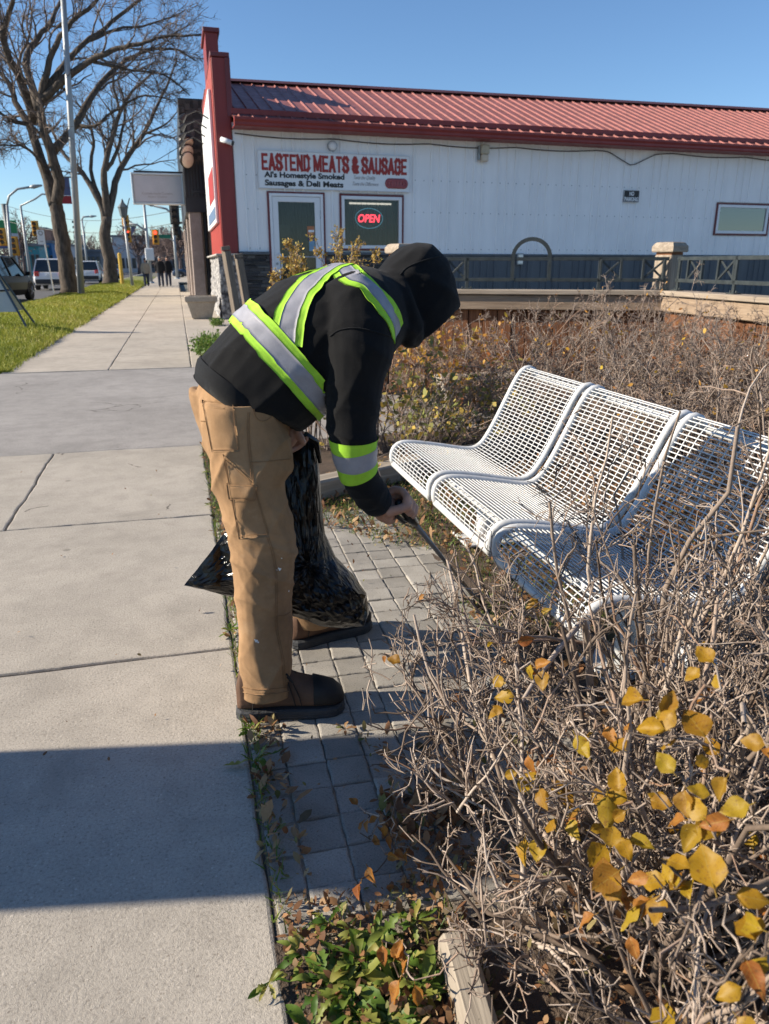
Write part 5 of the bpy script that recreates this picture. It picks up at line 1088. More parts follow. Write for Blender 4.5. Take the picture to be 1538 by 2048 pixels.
for k, y1 in enumerate((3.55, 2.875, 2.215)):
    y0 = y1 - 0.605; r = 0.0145
    seat = put('seat_frame', MB().tube([(p.x, y0, p.y) for p in SP], r, 10).tube([(p.x, y1, p.y) for p in SP], r, 10)
        .tube([(SP[0].x, y0, SP[0].y), (SP[0].x, y1, SP[0].y)], r, 10).tube([(SP[-1].x, y0, SP[-1].y), (SP[-1].x, y1, SP[-1].y)], r * 0.8, 8), 'bench_paint', bench, True)
    mb = MB()
    for p in CW[1:-1]: mb.tube([(p.x, y0, p.y), (p.x, y1, p.y)], 0.0026, 5, False)
    put('cross_wires', mb, 'bench_paint', seat, True)
    mb = MB()
    for j in range(1, 12):
        y = y0 + 0.605 * j / 12; mb.tube([(p.x + 0.004, y, p.y - 0.006) for p in SP], 0.0026, 5, False)
    put('long_wires', mb, 'bench_paint', seat, True)
    for y in (y0 + 0.10, y1 - 0.10):
        put('bracket', MB().loft([[(1.06, yy, 0.396), (1.38, yy, 0.350), (1.43, yy, 0.29), (1.40, yy, 0.20), (1.30, yy, 0.20), (1.14, yy, 0.345)] for yy in (y - 0.005, y + 0.005)]), 'bench_paint', seat)
put('beam', MB().tube([(1.35, 1.52, 0.185), (1.35, 1.535, 0.185), (1.35, 3.61, 0.185)], [0.044, 0.048, 0.048], 20), 'bench_paint', bench, True)
for y in (1.95, 3.2):
    lg = put('leg', MB().tube([(1.35, y, 0.19), (1.35, y, 0.0)], 0.042, 16), 'bench_paint', bench, True)
    put('foot_plate', MB().rbox(1.22, 1.48, y - 0.10, y + 0.10, 0.0, 0.014, 0.003), 'bench_paint', lg)
# ================================================================== shrubs
def twigmat(name, stops):
    m = NT(name); n1 = m.noise(m.co(), 90, 4, 0.7); c = m.ramp(m.attr('rnd'), stops); c = m.mix(0.6, c, m.ramp(n1, [(0.3, 0.5), (0.65, 1.0)]), 'MULTIPLY')
    m.set(color=c, rough=0.85, spec=0.25); m.bump(n1, 0.5, 0.002)
twigmat('twig_near', [(0, (0.09, 0.064, 0.048)), (0.3, (0.22, 0.168, 0.132)), (0.65, (0.36, 0.285, 0.232)), (0.85, (0.48, 0.40, 0.335)), (1, (0.27, 0.165, 0.11))])
twigmat('twig_mid', [(0, (0.10, 0.075, 0.06)), (0.35, (0.25, 0.195, 0.16)), (0.75, (0.43, 0.355, 0.30)), (1, (0.35, 0.22, 0.15))])
def chain_rnd(rg, N, per): return np.repeat(rg.random(N), per)
barkmat('stem_thick', (0.15, 0.12, 0.10), (0.36, 0.29, 0.24), 5)
leafmat('leaf_yellow', [(0, (0.34, 0.17, 0.012)), (0.4, (0.44, 0.25, 0.014)), (0.7, (0.42, 0.29, 0.02)), (1, (0.30, 0.13, 0.018))], None, 0.5, 0.45, True)
leafmat('leaf_orange', [(0, (0.36, 0.13, 0.025)), (0.5, (0.42, 0.18, 0.03)), (1, (0.28, 0.08, 0.02))], None, 0.55, 0.4, True)
leafmat('leaf_mixed', [(0, (0.52, 0.30, 0.03)), (0.4, (0.50, 0.25, 0.045)), (0.7, (0.34, 0.12, 0.04)), (1, (0.56, 0.40, 0.05))], 'rnd', 0.55, 0.3)
leafmat('litter', [(0, (0.14, 0.065, 0.03)), (0.35, (0.26, 0.125, 0.055)), (0.6, (0.36, 0.21, 0.10)), (0.8, (0.42, 0.28, 0.15)), (0.9, (0.16, 0.17, 0.05)), (1, (0.10, 0.06, 0.035))], 'rnd', 0.7, 0.2)
leafmat('ochre_leaf', [(0, (0.36, 0.20, 0.035)), (0.4, (0.52, 0.34, 0.07)), (0.75, (0.60, 0.43, 0.12)), (1, (0.40, 0.36, 0.09))], 'rnd', 0.6, 0.25)
leafmat('weed_green', [(0, (0.06, 0.13, 0.015)), (0.45, (0.12, 0.20, 0.025)), (0.75, (0.22, 0.26, 0.05)), (1, (0.34, 0.30, 0.07))], 'rnd', 0.5, 0.35)
leafmat('sage', [(0, (0.20, 0.23, 0.06)), (0.4, (0.34, 0.32, 0.10)), (0.7, (0.46, 0.34, 0.08)), (1, (0.50, 0.33, 0.06))], 'rnd', 0.7, 0.25)

def keep(P, Rr, fn):
    k = fn(P[..., 0], P[..., 1], P[..., 2]).all(axis=1); return P[k], Rr[k]
def path_side(x, y, z): return (x > 0.345 + np.clip(y - 1.62, 0, 9) * 1.15 + np.clip(z - 0.38, 0, 9) * 0.85) & ((x > 0.44) | (z > 0.10))
def shrub(name, label, cen, rad, ns, height, seed, group, mat='twig_near', lean=(0, 0), n1=6, n2=5, n3=4, r0=0.008, spread=0.45, stemlean=None, fine=1.0, kink=0.15, l1m=(0.25, 0.5), trim=None, upb=0.15, amin=0.0016, bmin=0.0013, cr=0.0011):
    rg = np.random.default_rng(seed); t = thing(name, (*cen, 0), label, 'shrub', group)
    a = rg.uniform(0, 6.28, ns); q = rad * np.sqrt(rg.random(ns)); s = np.stack([cen[0] + q * np.cos(a), cen[1] + q * np.sin(a), np.full(ns, -0.02)], 1)
    d = np.stack([np.cos(a) * q / rad * spread * 1.6 + rg.normal(0, spread * 0.5, ns) + lean[0], np.sin(a) * q / rad * spread * 1.6 + rg.normal(0, spread * 0.5, ns) + lean[1], np.ones(ns)], 1)
    ln = height * rg.uniform(0.75, 1.12, ns)
    P = grow(rg, s, d, ln, 10, 0.10, 0.02, kink); Rp = taper(r0 * rg.uniform(0.55, 1.25, ns), 10, 0.35)
    stems = tubes_np(P, Rp, 6)
    s1, d1, l1, q1 = sprout(rg, P, Rp, n1, 0.2, 1.0, 0.6, l1m); d1[:, 2] += upb; A = grow(rg, s1, d1, l1, 6, 0.16, 0.03, kink); Ra = taper(np.clip(q1 * 0.6, amin, 0.006), 6, 0.45)
    s2, d2, l2, q2 = sprout(rg, A, Ra, n2, 0.15, 1.0, 0.65, (0.28, 0.55)); d2[:, 2] += upb * 0.7; B = grow(rg, s2, d2, np.clip(l2, 0.03, 0.3), 5, 0.2, 0.02, kink); Rb = taper(np.clip(q2 * 0.7, bmin, 0.0032) * fine, 5, 0.6)
    s3, d3, l3, q3 = sprout(rg, B, Rb, n3, 0.15, 1.0, 0.85, (0.3, 0.7)); C_ = grow(rg, s3, d3, np.clip(l3, 0.012, 0.10), 3, 0.2, 0.0); Rc = taper(np.full(len(s3), cr) * fine, 3, 0.8)
    if trim is not None:      # clipped back where the path runs
        P, Rp = keep(P, Rp, trim); stems = tubes_np(P, Rp, 6); A, Ra = keep(A, Ra, trim); B, Rb = keep(B, Rb, trim); C_, Rc = keep(C_, Rc, trim)
    for X_ in (P, A, B, C_): np.maximum(X_[..., 2], 0.01, out=X_[..., 2]) if X_ is not P else None
    V, F = stems; link('stems', npmesh('stems', V, F, chain_rnd(rg, len(P), 60)), mat, t, True)
    parts = [tubes_np(A, Ra, 5), tubes_np(B, Rb, 4), tubes_np(C_, Rc, 3)]
    t['_'] = 0; del t['_']
    return t, P, A, B, C_, parts
def finish_twigs(t, parts, mat='twig_near', seed=5):
    rg = np.random.default_rng(seed); per = [30, 20, 9, 16]; V, F = join_np(parts)
    rn = np.concatenate([chain_rnd(rg, len(v) // k, k) for (v, f), k in zip(parts, per)]); link('twigs', npmesh('twigs', V, F, rn), mat, t, True)

# one broad leaf, folded along its midrib, pointed tip
def leaf_mesh(name, mat, wide=0.42, fold=0.22, curl=0.18, teeth=0.0):
    mb = MB(); n = 9; vs = []
    for i in range(n):
        u = i / (n - 1); hw = wide * math.sin(math.pi * u ** 0.82) ** 0.85 * (1 - 0.25 * u) if 0 < u < 1 else 0.004
        hw = max(0.004, hw * (1 + teeth * (1 if i % 2 else -1)))
        for k in range(5):
            s = (k - 2) / 2; vs.append((u, s * hw * (1 + 0.08 * math.sin(u * 17 + s * 3)), fold * abs(s) * hw - curl * u * u + 0.035 * math.sin(u * 9 + s * 2) + 0.03 * math.sin(u * 15 + s * 5)))
    mb.add(vs, [(i * 5 + k, (i + 1) * 5 + k, (i + 1) * 5 + k + 1, i * 5 + k + 1) for i in range(n - 1) for k in range(4)])
    mb.tube([(-0.22, 0, 0.02), (0, 0, 0)], 0.016, 4); me = mb.mesh(name); me.materials.append(MATS[mat]); me.polygons.foreach_set('use_smooth', [True] * len(me.polygons)); return me
LY = [leaf_mesh('leaf', 'leaf_yellow', 0.44, f, c) for f, c in ((0.25, 0.2), (0.6, 0.08), (0.15, 0.45))] + [leaf_mesh('leaf', 'leaf_yellow', 0.34, 0.9, 0.3), leaf_mesh('leaf', 'leaf_yellow', 0.38, -0.35, 0.5), leaf_mesh('leaf', 'leaf_yellow', 0.46, 0.35, -0.25)]; LO = [leaf_mesh('leaf', 'leaf_orange', 0.33, f, c) for f, c in ((0.5, 0.25), (0.8, 0.1), (0.3, 0.5))]
def place_leaf(parent, p, size, orange=False, nrm=None, rg=random):
    o = bpy.data.objects.new('leaf', rg.choice(LO if orange else LY)); COL.objects.link(o)
    n = Vector(nrm) if nrm else (EYE - Vector(p)).normalized() * 0.6 + Vector((-0.5, 0.2, 0.5)) + Vector((rg.uniform(-.7, .7), rg.uniform(-.7, .7), rg.uniform(-.5, .5)))
    n.normalize(); x = Vector((rg.uniform(-1, 1), rg.uniform(-1, 1), rg.uniform(-.9, .5))); x = (x - n * x.dot(n)).normalized(); y = n.cross(x)
    M_ = Matrix(((x.x, y.x, n.x, p[0]), (x.y, y.y, n.y, p[1]), (x.z, y.z, n.z, p[2]), (0, 0, 0, 1))) @ Matrix.Diagonal((size, size, size, 1))
    o.matrix_world = M_; child(o, parent); return M_ @ Vector((-0.22, 0, 0.02))
def connect(ends, pool, rg):
    """thin leaf-bearing twiglets from leaf stalks to the nearest branch point"""
    pool = [tuple(q) for q in pool.reshape(-1, 3)]; base = np.array(pool); Ps = []; extra = []
    es = sorted([np.array(e) for e in ends], key=lambda e: np.linalg.norm(base - e, axis=1).min())
    for e in es:
        cand = base if not extra else np.concatenate([base, np.array(extra)]); dd = np.linalg.norm(cand - e, axis=1); b = cand[np.argmin(dd)]
        mid = (e + b) / 2 + rg.normal(0, 0.006, 3) - np.array([0, 0, 0.012 + 0.08 * dd.min()]); Ps.append([b, (b + mid) / 2 + rg.normal(0, 0.004, 3), mid, e]); extra += [e, mid]
    P = np.array(Ps); return tubes_np(P, np.tile(np.array([[0.0021, 0.0018, 0.0016, 0.0012]]), (len(P), 1)), 4)
rl = random.Random(31); rgl = np.random.default_rng(31)
def sightp(px, py, dist): return EYE + sight(px, py) * dist      # dist = depth along the view axis
# leaves seen on the near shrubs: column, row, depth, size
near_leaves = [(1035, 1285, 1.35, .05), (1085, 1340, 1.32, .055), (1060, 1350, 1.34, .05), (985, 1360, 1.4, .045), (1030, 1390, 1.38, .06), (1000, 1420, 1.4, .04), (1150, 1470, 1.25, .06), (1185, 1465, 1.24, .05), (1250, 1500, 1.15, .06), (1060, 1555, 1.3, .055), (1045, 1550, 1.3, .05), (1110, 1570, 1.28, .05), (1240, 1585, 1.15, .06), (1255, 1600, 1.14, .055), (1210, 1600, 1.2, .05), (1300, 1600, 1.1, .05), (1080, 1675, 1.25, .06), (1110, 1660, 1.24, .055), (1140, 1640, 1.22, .05), (1160, 1620, 1.22, .045), (1260, 1680, 1.1, .055), (1240, 1675, 1.12, .05), (1180, 1660, 1.2, .045), (1335, 1720, .92, .05), (1210, 1770, 1.05, .06), (1190, 1760, 1.06, .055), (1240, 1800, 1.03, .06), (1280, 1810, 1.0, .06), (1300, 1800, 1.0, .055), (1260, 1830, 1.02, .055), (1320, 1790, .98, .06), (1340, 1780, .97, .05), (1360, 1760, .96, .045), (1380, 1800, .95, .05), (1425, 1325, .95, .045), (1350, 1420, .92, .055), (1330, 1460, .92, .06), (1410, 1475, .9, .07), (1340, 1490, .92, .05), (1370, 1580, .9, .05), (1400, 1650, .88, .06), (1385, 1660, .88, .055), (1410, 1640, .87, .05), (1440, 1375, .95, .035), (1455, 1555, .85, .05), (1500, 1610, .82, .05), (1470, 1790, .8, .05), (1510, 1880, .76, .06), (1490, 1920, .77, .055), (1525, 1860, .75, .055), (1500, 1960, .76, .045), (1475, 2035, .74, .045), (1530, 1490, .82, .04), (1420, 1590, .88, .04)]
orange_leaves = [(715, 1610, 1.7, .028), (735, 1640, 1.68, .026), (755, 1635, 1.68, .026), (720, 1660, 1.68, .028), (770, 1650, 1.66, .026), (780, 1670, 1.65, .03), (800, 1670, 1.64, .028), (760, 1690, 1.64, .028), (775, 1710, 1.62, .03), (790, 1700, 1.62, .026), (735, 1735, 1.6, .035), (722, 1765, 1.58, .04), (815, 1700, 1.62, .026), (745, 1680, 1.66, .024), (765, 1890, 1.38, .035), (780, 1900, 1.37, .035), (800, 1885, 1.37, .03), (790, 1915, 1.36, .035), (815, 1920, 1.35, .03), (800, 1960, 1.32, .045), (830, 1970, 1.3, .035), (850, 1190, 2.05, .025), (770, 1310, 1.95, .02), (1210, 1455, 1.2, .035), (1190, 1830, 1.02, .03), (1460, 1640, .86, .035), (1255, 1460, 1.15, .03)]
shrubs = []
G1 = 'leggy shrubs in the near bed'
for (nm, lb, cen, rad, ns, h, sd, kw) in (
    ('bare_shrub', 'dense twiggy shrub nearest the paved strip with yellow leaves', (0.80, 1.10), 0.26, 58, 0.74, 41, dict(lean=(-0.22, 0.0), n1=7, n2=5, n3=2, kink=0.08, spread=0.46, r0=0.0085, upb=0.05, trim=path_side, amin=.0024, bmin=.0017, cr=.0013)),
    ('bare_shrub', 'thick stemmed near shrub at the right picture edge with golden leaves', (1.22, 0.92), 0.26, 30, 0.90, 42, dict(lean=(-0.16, 0.05), n1=6, n2=4, n3=3, kink=0.08, spread=0.40, r0=0.0105, trim=path_side, amin=.0024, bmin=.0017, cr=.0013)),
    ('bare_shrub', 'low spreading near shrub along the landscape timber', (0.86, 0.80), 0.28, 40, 0.56, 44, dict(lean=(-0.25, -0.05), n1=7, n2=5, n3=3, kink=0.08, spread=0.65, r0=0.007, upb=-0.05, trim=path_side, amin=.0022, bmin=.0016, cr=.0012)),
    ('bare_shrub', 'tall leggy shrub in front of the nearest bench seat', (1.16, 1.42), 0.26, 26, 0.98, 43, dict(lean=(-0.10, 0.12), n1=5, n2=4, n3=2, kink=0.1, spread=0.34, r0=0.0105, trim=path_side, amin=.0022, bmin=.0016, cr=.0012))):
    t, P, A, B, C_, parts = shrub(nm, lb, cen, rad, ns, h, sd, G1, 'twig_near', **kw); shrubs.append((t, A, B, parts, cen, P))
ends = {0: [], 1: [], 2: [], 3: []}
for (lst, orr) in ((near_leaves, False), (orange_leaves, True)):
    for (px, py, dp, sz) in lst:
        p = sightp(px, py, dp)
        if p.z < 0.06: p = gnd(px, py, 0.07)
        k = 0 if (px < 1180) else (1 if dp < 1.18 else 0)
        if py < 1330 and not orr and px > 1200: k = 1
        orr2 = orr or rl.random() < 0.12
        if (px, py) in ((1410, 1475), (1330, 1460), (1350, 1420)): orr2 = False
        ends[k].append(place_leaf(shrubs[k][0], p, sz * 0.64 if not orr else sz, orr2, rg=rl))
        if not orr:
            for _ in range(rl.choice((0, 1, 1))):
                p2 = p + Vector((rl.uniform(-.035, .035), rl.uniform(-.03, .05), rl.uniform(-.035, .03))); ends[k].append(place_leaf(shrubs[k][0], p2, sz * rl.uniform(.45, .8), rl.random() < .3, rg=rl))
rgx = np.random.default_rng(8)
for k in range(4):      # a few more leaves at twig ends
    pool = shrubs[k][2][:, -1]
    for j in rgx.choice(len(pool), (26, 18, 16, 8)[k], replace=False):
        p = pool[j]
        if p[2] > 0.62: continue
        place_leaf(shrubs[k][0], Vector(p), rl.uniform(0.022, 0.042), rl.random() < 0.45, rg=rl)
for k in range(4):
    t, A, B, parts, cen, P = shrubs[k]
    if ends[k]: parts.append(connect(ends[k], np.concatenate([A.reshape(-1, 3), B.reshape(-1, 3)]), rgl))
    finish_twigs(t, parts)
# shrubs behind the bench
G2 = 'bare shrubs between bench and timber wall'
mids = [((2.75, 5.75), 1.0, 'bare shrub left of the arch in front of the timber wall'), ((3.35, 5.45), 1.02, 'bare shrub below the arch of the railing'), ((3.85, 5.15), 0.98, 'bare shrub just left of the corner post'), ((3.95, 4.35), 0.96, 'bare shrub below the cross panels at the right'), ((2.55, 4.75), 0.88, 'bare shrub behind the farthest bench seat'), ((3.15, 4.45), 0.9, 'bare shrub behind the middle bench seat'), ((3.45, 3.75), 0.9, 'bare shrub behind the middle seat toward the right edge'), ((2.7, 3.75), 0.82, 'low bare shrub close behind the bench backrests'), ((2.95, 3.0), 0.82, 'bare shrub close behind the nearest seat backrest'), ((3.9, 3.4), 0.9, 'bare shrub at the right picture edge before the wall')]
for i, (c, h, lb) in enumerate(mids):
    t, P, A, B, C_, parts = shrub('bare_shrub', lb, c, 0.24, 34, h, 60 + i, G2, 'twig_mid', n1=6, n2=5, n3=4, spread=0.36, r0=0.0075, amin=.0024, bmin=.002, cr=.0017)
    finish_twigs(t, parts, 'twig_mid')
    rg = np.random.default_rng(160 + i); pool = C_[:, -1]; nl_ = (150 if i in (0, 1, 4, 7) else 90); sel = rg.choice(len(pool), nl_, replace=False)
    V, F, rn = leaves_np(rg, pool[sel], rg.uniform(0.015, 0.034, nl_)); link('leaves', npmesh('leaves', V, F, rn), 'leaf_mixed', t)
# stragglers with yellow leaves before the wall, left of the bench
G3 = 'leafy stragglers left of the bench'
strag = [((2.0, 5.9), 0.95, 'loose straggler with yellow leaves below the wall left end'), ((2.35, 6.2), 0.9, 'yellow leaved straggler close to the timber wall'), ((1.6, 5.1), 0.75, 'low tangled straggler beyond the bench end'), ((1.95, 4.9), 0.55, 'low leafy straggler over the bed edging'), ((1.35, 4.85), 0.7, 'upright pale stemmed straggler seen past the sleeve')]
for i, (c, h, lb) in enumerate(strag):
    t, P, A, B, C_, parts = shrub('straggler', lb, c, 0.28, 20, h, 80 + i, G3, 'twig_mid', n1=5, n2=4, n3=3, spread=0.5, r0=0.005)
    finish_twigs(t, parts, 'twig_mid'); rg = np.random.default_rng(180 + i); pool = C_[:, -1]; sel = rg.choice(len(pool), min(420, len(pool)), replace=False)
    V, F, rn = leaves_np(rg, pool[sel], rg.uniform(0.024, 0.055, len(sel))); link('leaves', npmesh('leaves', V, F, rn), 'leaf_mixed' if i in (0, 1) else 'sage', t)
# ochre upright shrubs behind the bent back
G4 = 'upright ochre shrubs behind the worker'
for i, (px, py, Y, lb) in enumerate(((612, 468, 5.25, 'tallest upright ochre shrub in front of the shop door'), (648, 500, 5.2, 'small ochre shrub between the door and the window'), (682, 488, 5.15, 'slim ochre shrub below the shop window corner'), (735, 487, 5.2, 'rightmost upright ochre shrub by the hood'), (595, 515, 5.35, 'low ochre shrub at the door handle'))):
    tp = at(px, py, Y); c = (tp.x, Y); rg = np.random.default_rng(90 + i)
    t, P, A, B, C_, parts = shrub('ochre_shrub', lb, c, 0.06, 9, tp.z * 0.96, 90 + i, G4, 'twig_mid', n1=34, n2=6, n3=4, spread=0.05, r0=0.006, l1m=(0.05, 0.11), kink=0.0)
    finish_twigs(t, parts, 'twig_mid'); pool = np.concatenate([B[:, -1], C_[:, -1], C_[:, 1], B[:, 2]]); pool = pool[pool[:, 2] > 0.5]
    sel = rg.choice(len(pool), min(6000, len(pool)), replace=False); V, F, rn = leaves_np(rg, pool[sel], rg.uniform(0.012, 0.024, len(sel))); link('leaves', npmesh('leaves', V, F, rn), 'ochre_leaf', t)

# ================================================================== litter, weeds
rg = np.random.default_rng(77)
def scatter(n, x0, x1, y0, y1, keep=None):
    p = np.stack([rg.uniform(x0, x1, n), rg.uniform(y0, y1, n)], 1)
    if keep is not None: p = p[np.array([keep(a, b) for a, b in p])]
    return p
def edge_fun(a, b): return a > 1.0 + 0.10 * math.sin(b * 5) + 0.05 * math.sin(b * 17) - max(0, (b - 3.15)) * 0.75
pts = np.concatenate([scatter(8200, 0.6, 2.6, 1.7, 4.45, edge_fun), scatter(1250, 0.10, 0.46, 0.75, 1.24), scatter(600, 0.36, 0.62, 1.2, 1.5), scatter(2600, 0.4, 1.9, 0.5, 1.8), scatter(2600, 1.2, 4.2, 4.4, 6.9), scatter(900, 2.2, 4.2, 2.0, 4.6), scatter(260, 0.085, 0.15, 1.2, 5.6), scatter(190, 0.088, 0.18, 1.3, 2.05), scatter(110, 0.12, 0.95, 1.3, 3.5), scatter(46, -1.2, 0.1, 0.7, 5.4)])
z = np.array([max(0.004, soil_h(a, b) + 0.012) for a, b in pts]) + rg.random(len(pts)) * 0.014
sz = 0.009 + 0.030 * rg.random(len(pts)) ** 1.6; sz[-170:] *= 0.45; sz[(pts[:, 1] < 1.35) & (pts[:, 0] < 0.65)] *= 0.68
V, F, rn = leaves_np(rg, np.column_stack([pts, z]), sz, flat=0.52, curl=0.6); np.maximum(V[:, 2], 0.002, out=V[:, 2])
o = link('leaf_litter', npmesh('leaf_litter', V, F, rn), 'litter'); tag(o, 'fallen brown leaves lying under bench and shrubs', 'leaves', kind='stuff')
# moss and short grass at the bed edges
n = 5200; p = np.concatenate([scatter(2600, 0.7, 1.5, 2.2, 4.1, edge_fun), scatter(900, 0.080, 0.125, 1.2, 5.6), scatter(1300, 0.6, 1.5, 3.55, 4.3), scatter(260, 0.1, 0.45, 0.8, 1.2)])
n = len(p); an = rg.uniform(0, 6.28, n); h = rg.uniform(0.012, 0.05, n); V = np.zeros((n, 3, 3)); b = np.column_stack([p, np.full(n, 0.0)])
V[:, 0] = b - np.column_stack([np.cos(an), np.sin(an), 0 * an]) * 0.0022; V[:, 1] = b + np.column_stack([np.cos(an), np.sin(an), 0 * an]) * 0.0022; V[:, 2] = b + np.column_stack([rg.normal(0, 0.02, n), rg.normal(0, 0.02, n), h])
o = link('verge_grass', npmesh('verge_grass', V.reshape(-1, 3), np.arange(n * 3).reshape(-1, 3), np.repeat(rg.random(n), 3)), 'weed_green'); tag(o, 'sparse grass and moss along the bed edges', 'grass', kind='stuff')
def rosette(c, nl, size, seed, label, group, mat='weed_green', up=0.5):
    rr = random.Random(seed); t = thing('weed', (c[0], c[1], 0), label, 'weed', group); mb = MB(); rn = []
    for k in range(nl):
        a = rr.uniform(0, 6.28); L = size * rr.uniform(0.55, 1.15); el = rr.uniform(0.15, 1.0) * up; x = Vector((math.cos(a) * math.cos(el), math.sin(a) * math.cos(el), math.sin(el))); s = Vector((-math.sin(a), math.cos(a), rr.uniform(-.5, .5))).normalized(); nn = x.cross(s)
        n0 = len(mb.v); m_ = 17; vs = []; wd = rr.uniform(0.07, 0.13); q = rr.random(); dr = rr.uniform(0.2, 0.8); tooth = rr.choice((0.0, 0.12, 0.45, 0.6)); wv = rr.uniform(0, 6)
        for i in range(m_):
            u = i / (m_ - 1); env = L * wd * (0.12 + math.sin(math.pi * min(1, u * 0.97) ** 1.4)) if i < m_ - 1 else L * 0.006
            hs = []
            for sd2 in (0, 1):
                odd = (i + sd2 * rr.choice((0, 1, 1))) % 3
                hs.append(env * (1 + tooth * (0.7 if odd == 0 else (-0.9 if odd == 1 else -0.1)) * rr.uniform(0.6, 1.2)))
            c0 = Vector((c[0], c[1], 0.016)) + x * (L * u) - Vector((0, 0, 1)) * (L * dr * u * u * 0.6) + nn * (0.05 * L * math.sin(u * 7 + wv))
            c0.z = max(0.012, c0.z); bk = -x * (L * 0.05 * tooth); vs += [c0 + s * hs[0] + nn * hs[0] * 0.4 + bk, c0, c0 - s * hs[1] + nn * hs[1] * 0.4 + bk]
        mb.add(vs, [(i * 3 + k2, (i + 1) * 3 + k2, (i + 1) * 3 + k2 + 1, i * 3 + k2 + 1) for i in range(m_ - 1) for k2 in range(2)]); rn += [q] * (len(mb.v) - n0)
    me = mb.mesh('leaves'); a_ = me.attributes.new('rnd', 'FLOAT', 'POINT'); a_.data.foreach_set('value', rn); link('leaves', me, mat, t, True)
wd = [((0.20, 1.02), 14, .13, 'largest dandelion clump at the bottom of the picture'), ((0.13, 1.10), 11, .085, 'dandelion spilling over the sidewalk edge'), ((0.27, 1.10), 12, .09, 'dandelion beside the orange leaved sprig'), ((0.33, 0.98), 13, .10, 'dandelion against the near landscape timber'), ((0.25, 0.93), 14, .11, 'dandelion cut by the bottom picture edge'), ((0.12, 0.95), 9, .08, 'sparse weed on the sidewalk edge at bottom'), ((0.36, 1.12), 9, .07, 'small weed by the timber end'), ((0.19, 1.16), 9, .07, 'weed at the edge of the shadow'), ((0.30, 1.04), 12, .09, 'broad leaved weed among orange leaves'), ((0.06, 1.06), 7, .06, 'flat weed creeping onto the concrete'), ((0.23, 1.06), 13, .12, 'long leaved dandelion in the middle of the clump'), ((0.16, 1.03), 12, .11, 'dandelion leaning toward the concrete'), ((0.29, 0.98), 14, .12, 'leafy dandelion nearest the timber foot'), ((0.20, 0.96), 12, .11, 'dandelion low at the bottom edge, left of centre')]
for i, (c, nl, s, lb) in enumerate(wd): rosette(c, int(nl * 1.7), s * 0.72, 300 + i, lb, 'dandelions in the near corner', up=0.75)
eg = [((0.095, 1.72), 'weed clump in the shade at the sidewalk edge'), ((0.10, 1.86), 'weed clump just below the near boot heel'), ((0.085, 2.50), 'weed clump beside the trouser leg'), ((0.09, 2.95), 'weed clump left of the trouser knee'), ((0.085, 4.05), 'weed at the crumbled slab joint'), ((0.09, 4.75), 'upper weed tuft in the sidewalk edge'), ((0.09, 5.2), 'topmost weed tuft by the driveway'), ((0.30, 1.93), 'dead weed on the pavers by the boot toe'), ((0.24, 2.32), 'dead weed on the pavers between the boots'), ((0.36, 1.80), 'dead weed tuft at the shadow edge')]
for i, (c, lb) in enumerate(eg): rosette(c, 9, 0.05 if i != 0 else 0.08, 340 + i, lb, 'weeds in the paving joints', 'litter' if i >= 7 else 'weed_green', 0.7)
# bright green tuft by the far sidewalk, and one between slabs
for (px, py, nb_, sz, lb) in ((405, 712, 900, 0.26, 'bright green tuft of weeds beside the far sidewalk'), (425, 650, 120, 0.14, 'thin weed sprig near the concrete planter')):
    c = gnd(px, py); t = thing('weed_tuft', c, lb, 'weed', 'tufts along the far sidewalk'); N = nb_
    p = np.array(list(c))[None] + np.stack([np.abs(rg.normal(0, 0.22, N)) * (1 if nb_ > 500 else .4), rg.normal(0, 0.55, N) * (1 if nb_ > 500 else .4), np.zeros(N)], 1)
    dd = np.stack([rg.normal(0, .5, N), rg.normal(0, .5, N), np.ones(N)], 1); Q = grow(rg, p, dd, sz * rg.uniform(.5, 1.2, N), 4, .15); parts = tubes_np(Q, taper(np.full(N, .003), 4, .5), 3)
    link('stems', npmesh('stems', *parts), 'sage', t); lp_ = Q[:, 1:].reshape(-1, 3); V, F, rn = leaves_np(rg, lp_, rg.uniform(.025, .06, len(lp_))); link('leaves', npmesh('leaves', V, F, rn * 0.55), 'weed_green', t)
# ================================================================== the worker
def clothmat(name, col, var, weave, rough=0.85, sheen=0.0, bump=0.25, fade=None):
    m = NT(name); v = m.co(); f = m.noise(v, 7, 4); g = m.noise(v, weave, 2); k = m.noise(v, 34, 4, 0.7)
    c = m.ramp(f, [(0.3, lerp3(col, 1 - var)), (0.7, lerp3(col, 1 + var))])
    c = m.mix(0.5, c, m.ramp(k, [(0.3, 0.72), (0.65, 1.0)]), 'MULTIPLY')
    if name == 'hoodie_black': c = m.mix(m.math('MULTIPLY', m.math('LESS_THAN', m.noise(v, 330, 2), 0.27), 0.5), c, (0.12, 0.11, 0.10))
    if fade: c = m.mix(m.ramp(m.noise(v, 11, 5, 0.7), [(0.55, 0.0), (0.75, 0.55)]), c, fade)
    m.set(color=c, rough=rough, spec=0.2, sheen=sheen); m.bump(m.math('ADD', g, m.math('MULTIPLY', k, 0.7)), bump, 0.002); return m.m
clothmat('hoodie_black', (0.0065, 0.0068, 0.008), 0.2, 700, 0.95, 0.05, 0.6); clothmat('rib_knit', (0.010, 0.011, 0.013), 0.15, 900, 0.95, 0.05, 0.5)
clothmat('canvas_tan', (0.315, 0.190, 0.098), 0.22, 600, 0.9, 0.03, 0.6, fade=(0.42, 0.285, 0.17)); clothmat('stitch_tan', (0.26, 0.15, 0.075), 0.2, 300, 0.9)
clothmat('tape_lime', (0.34, 0.64, 0.05), 0.12, 500, 0.7, 0.0, 0.4); clothmat('tape_silver', (0.30, 0.30, 0.335), 0.12, 400, 0.45, 0.0, 0.3); clothmat('tape_seam', (0.10, 0.25, 0.04), 0.1, 500)
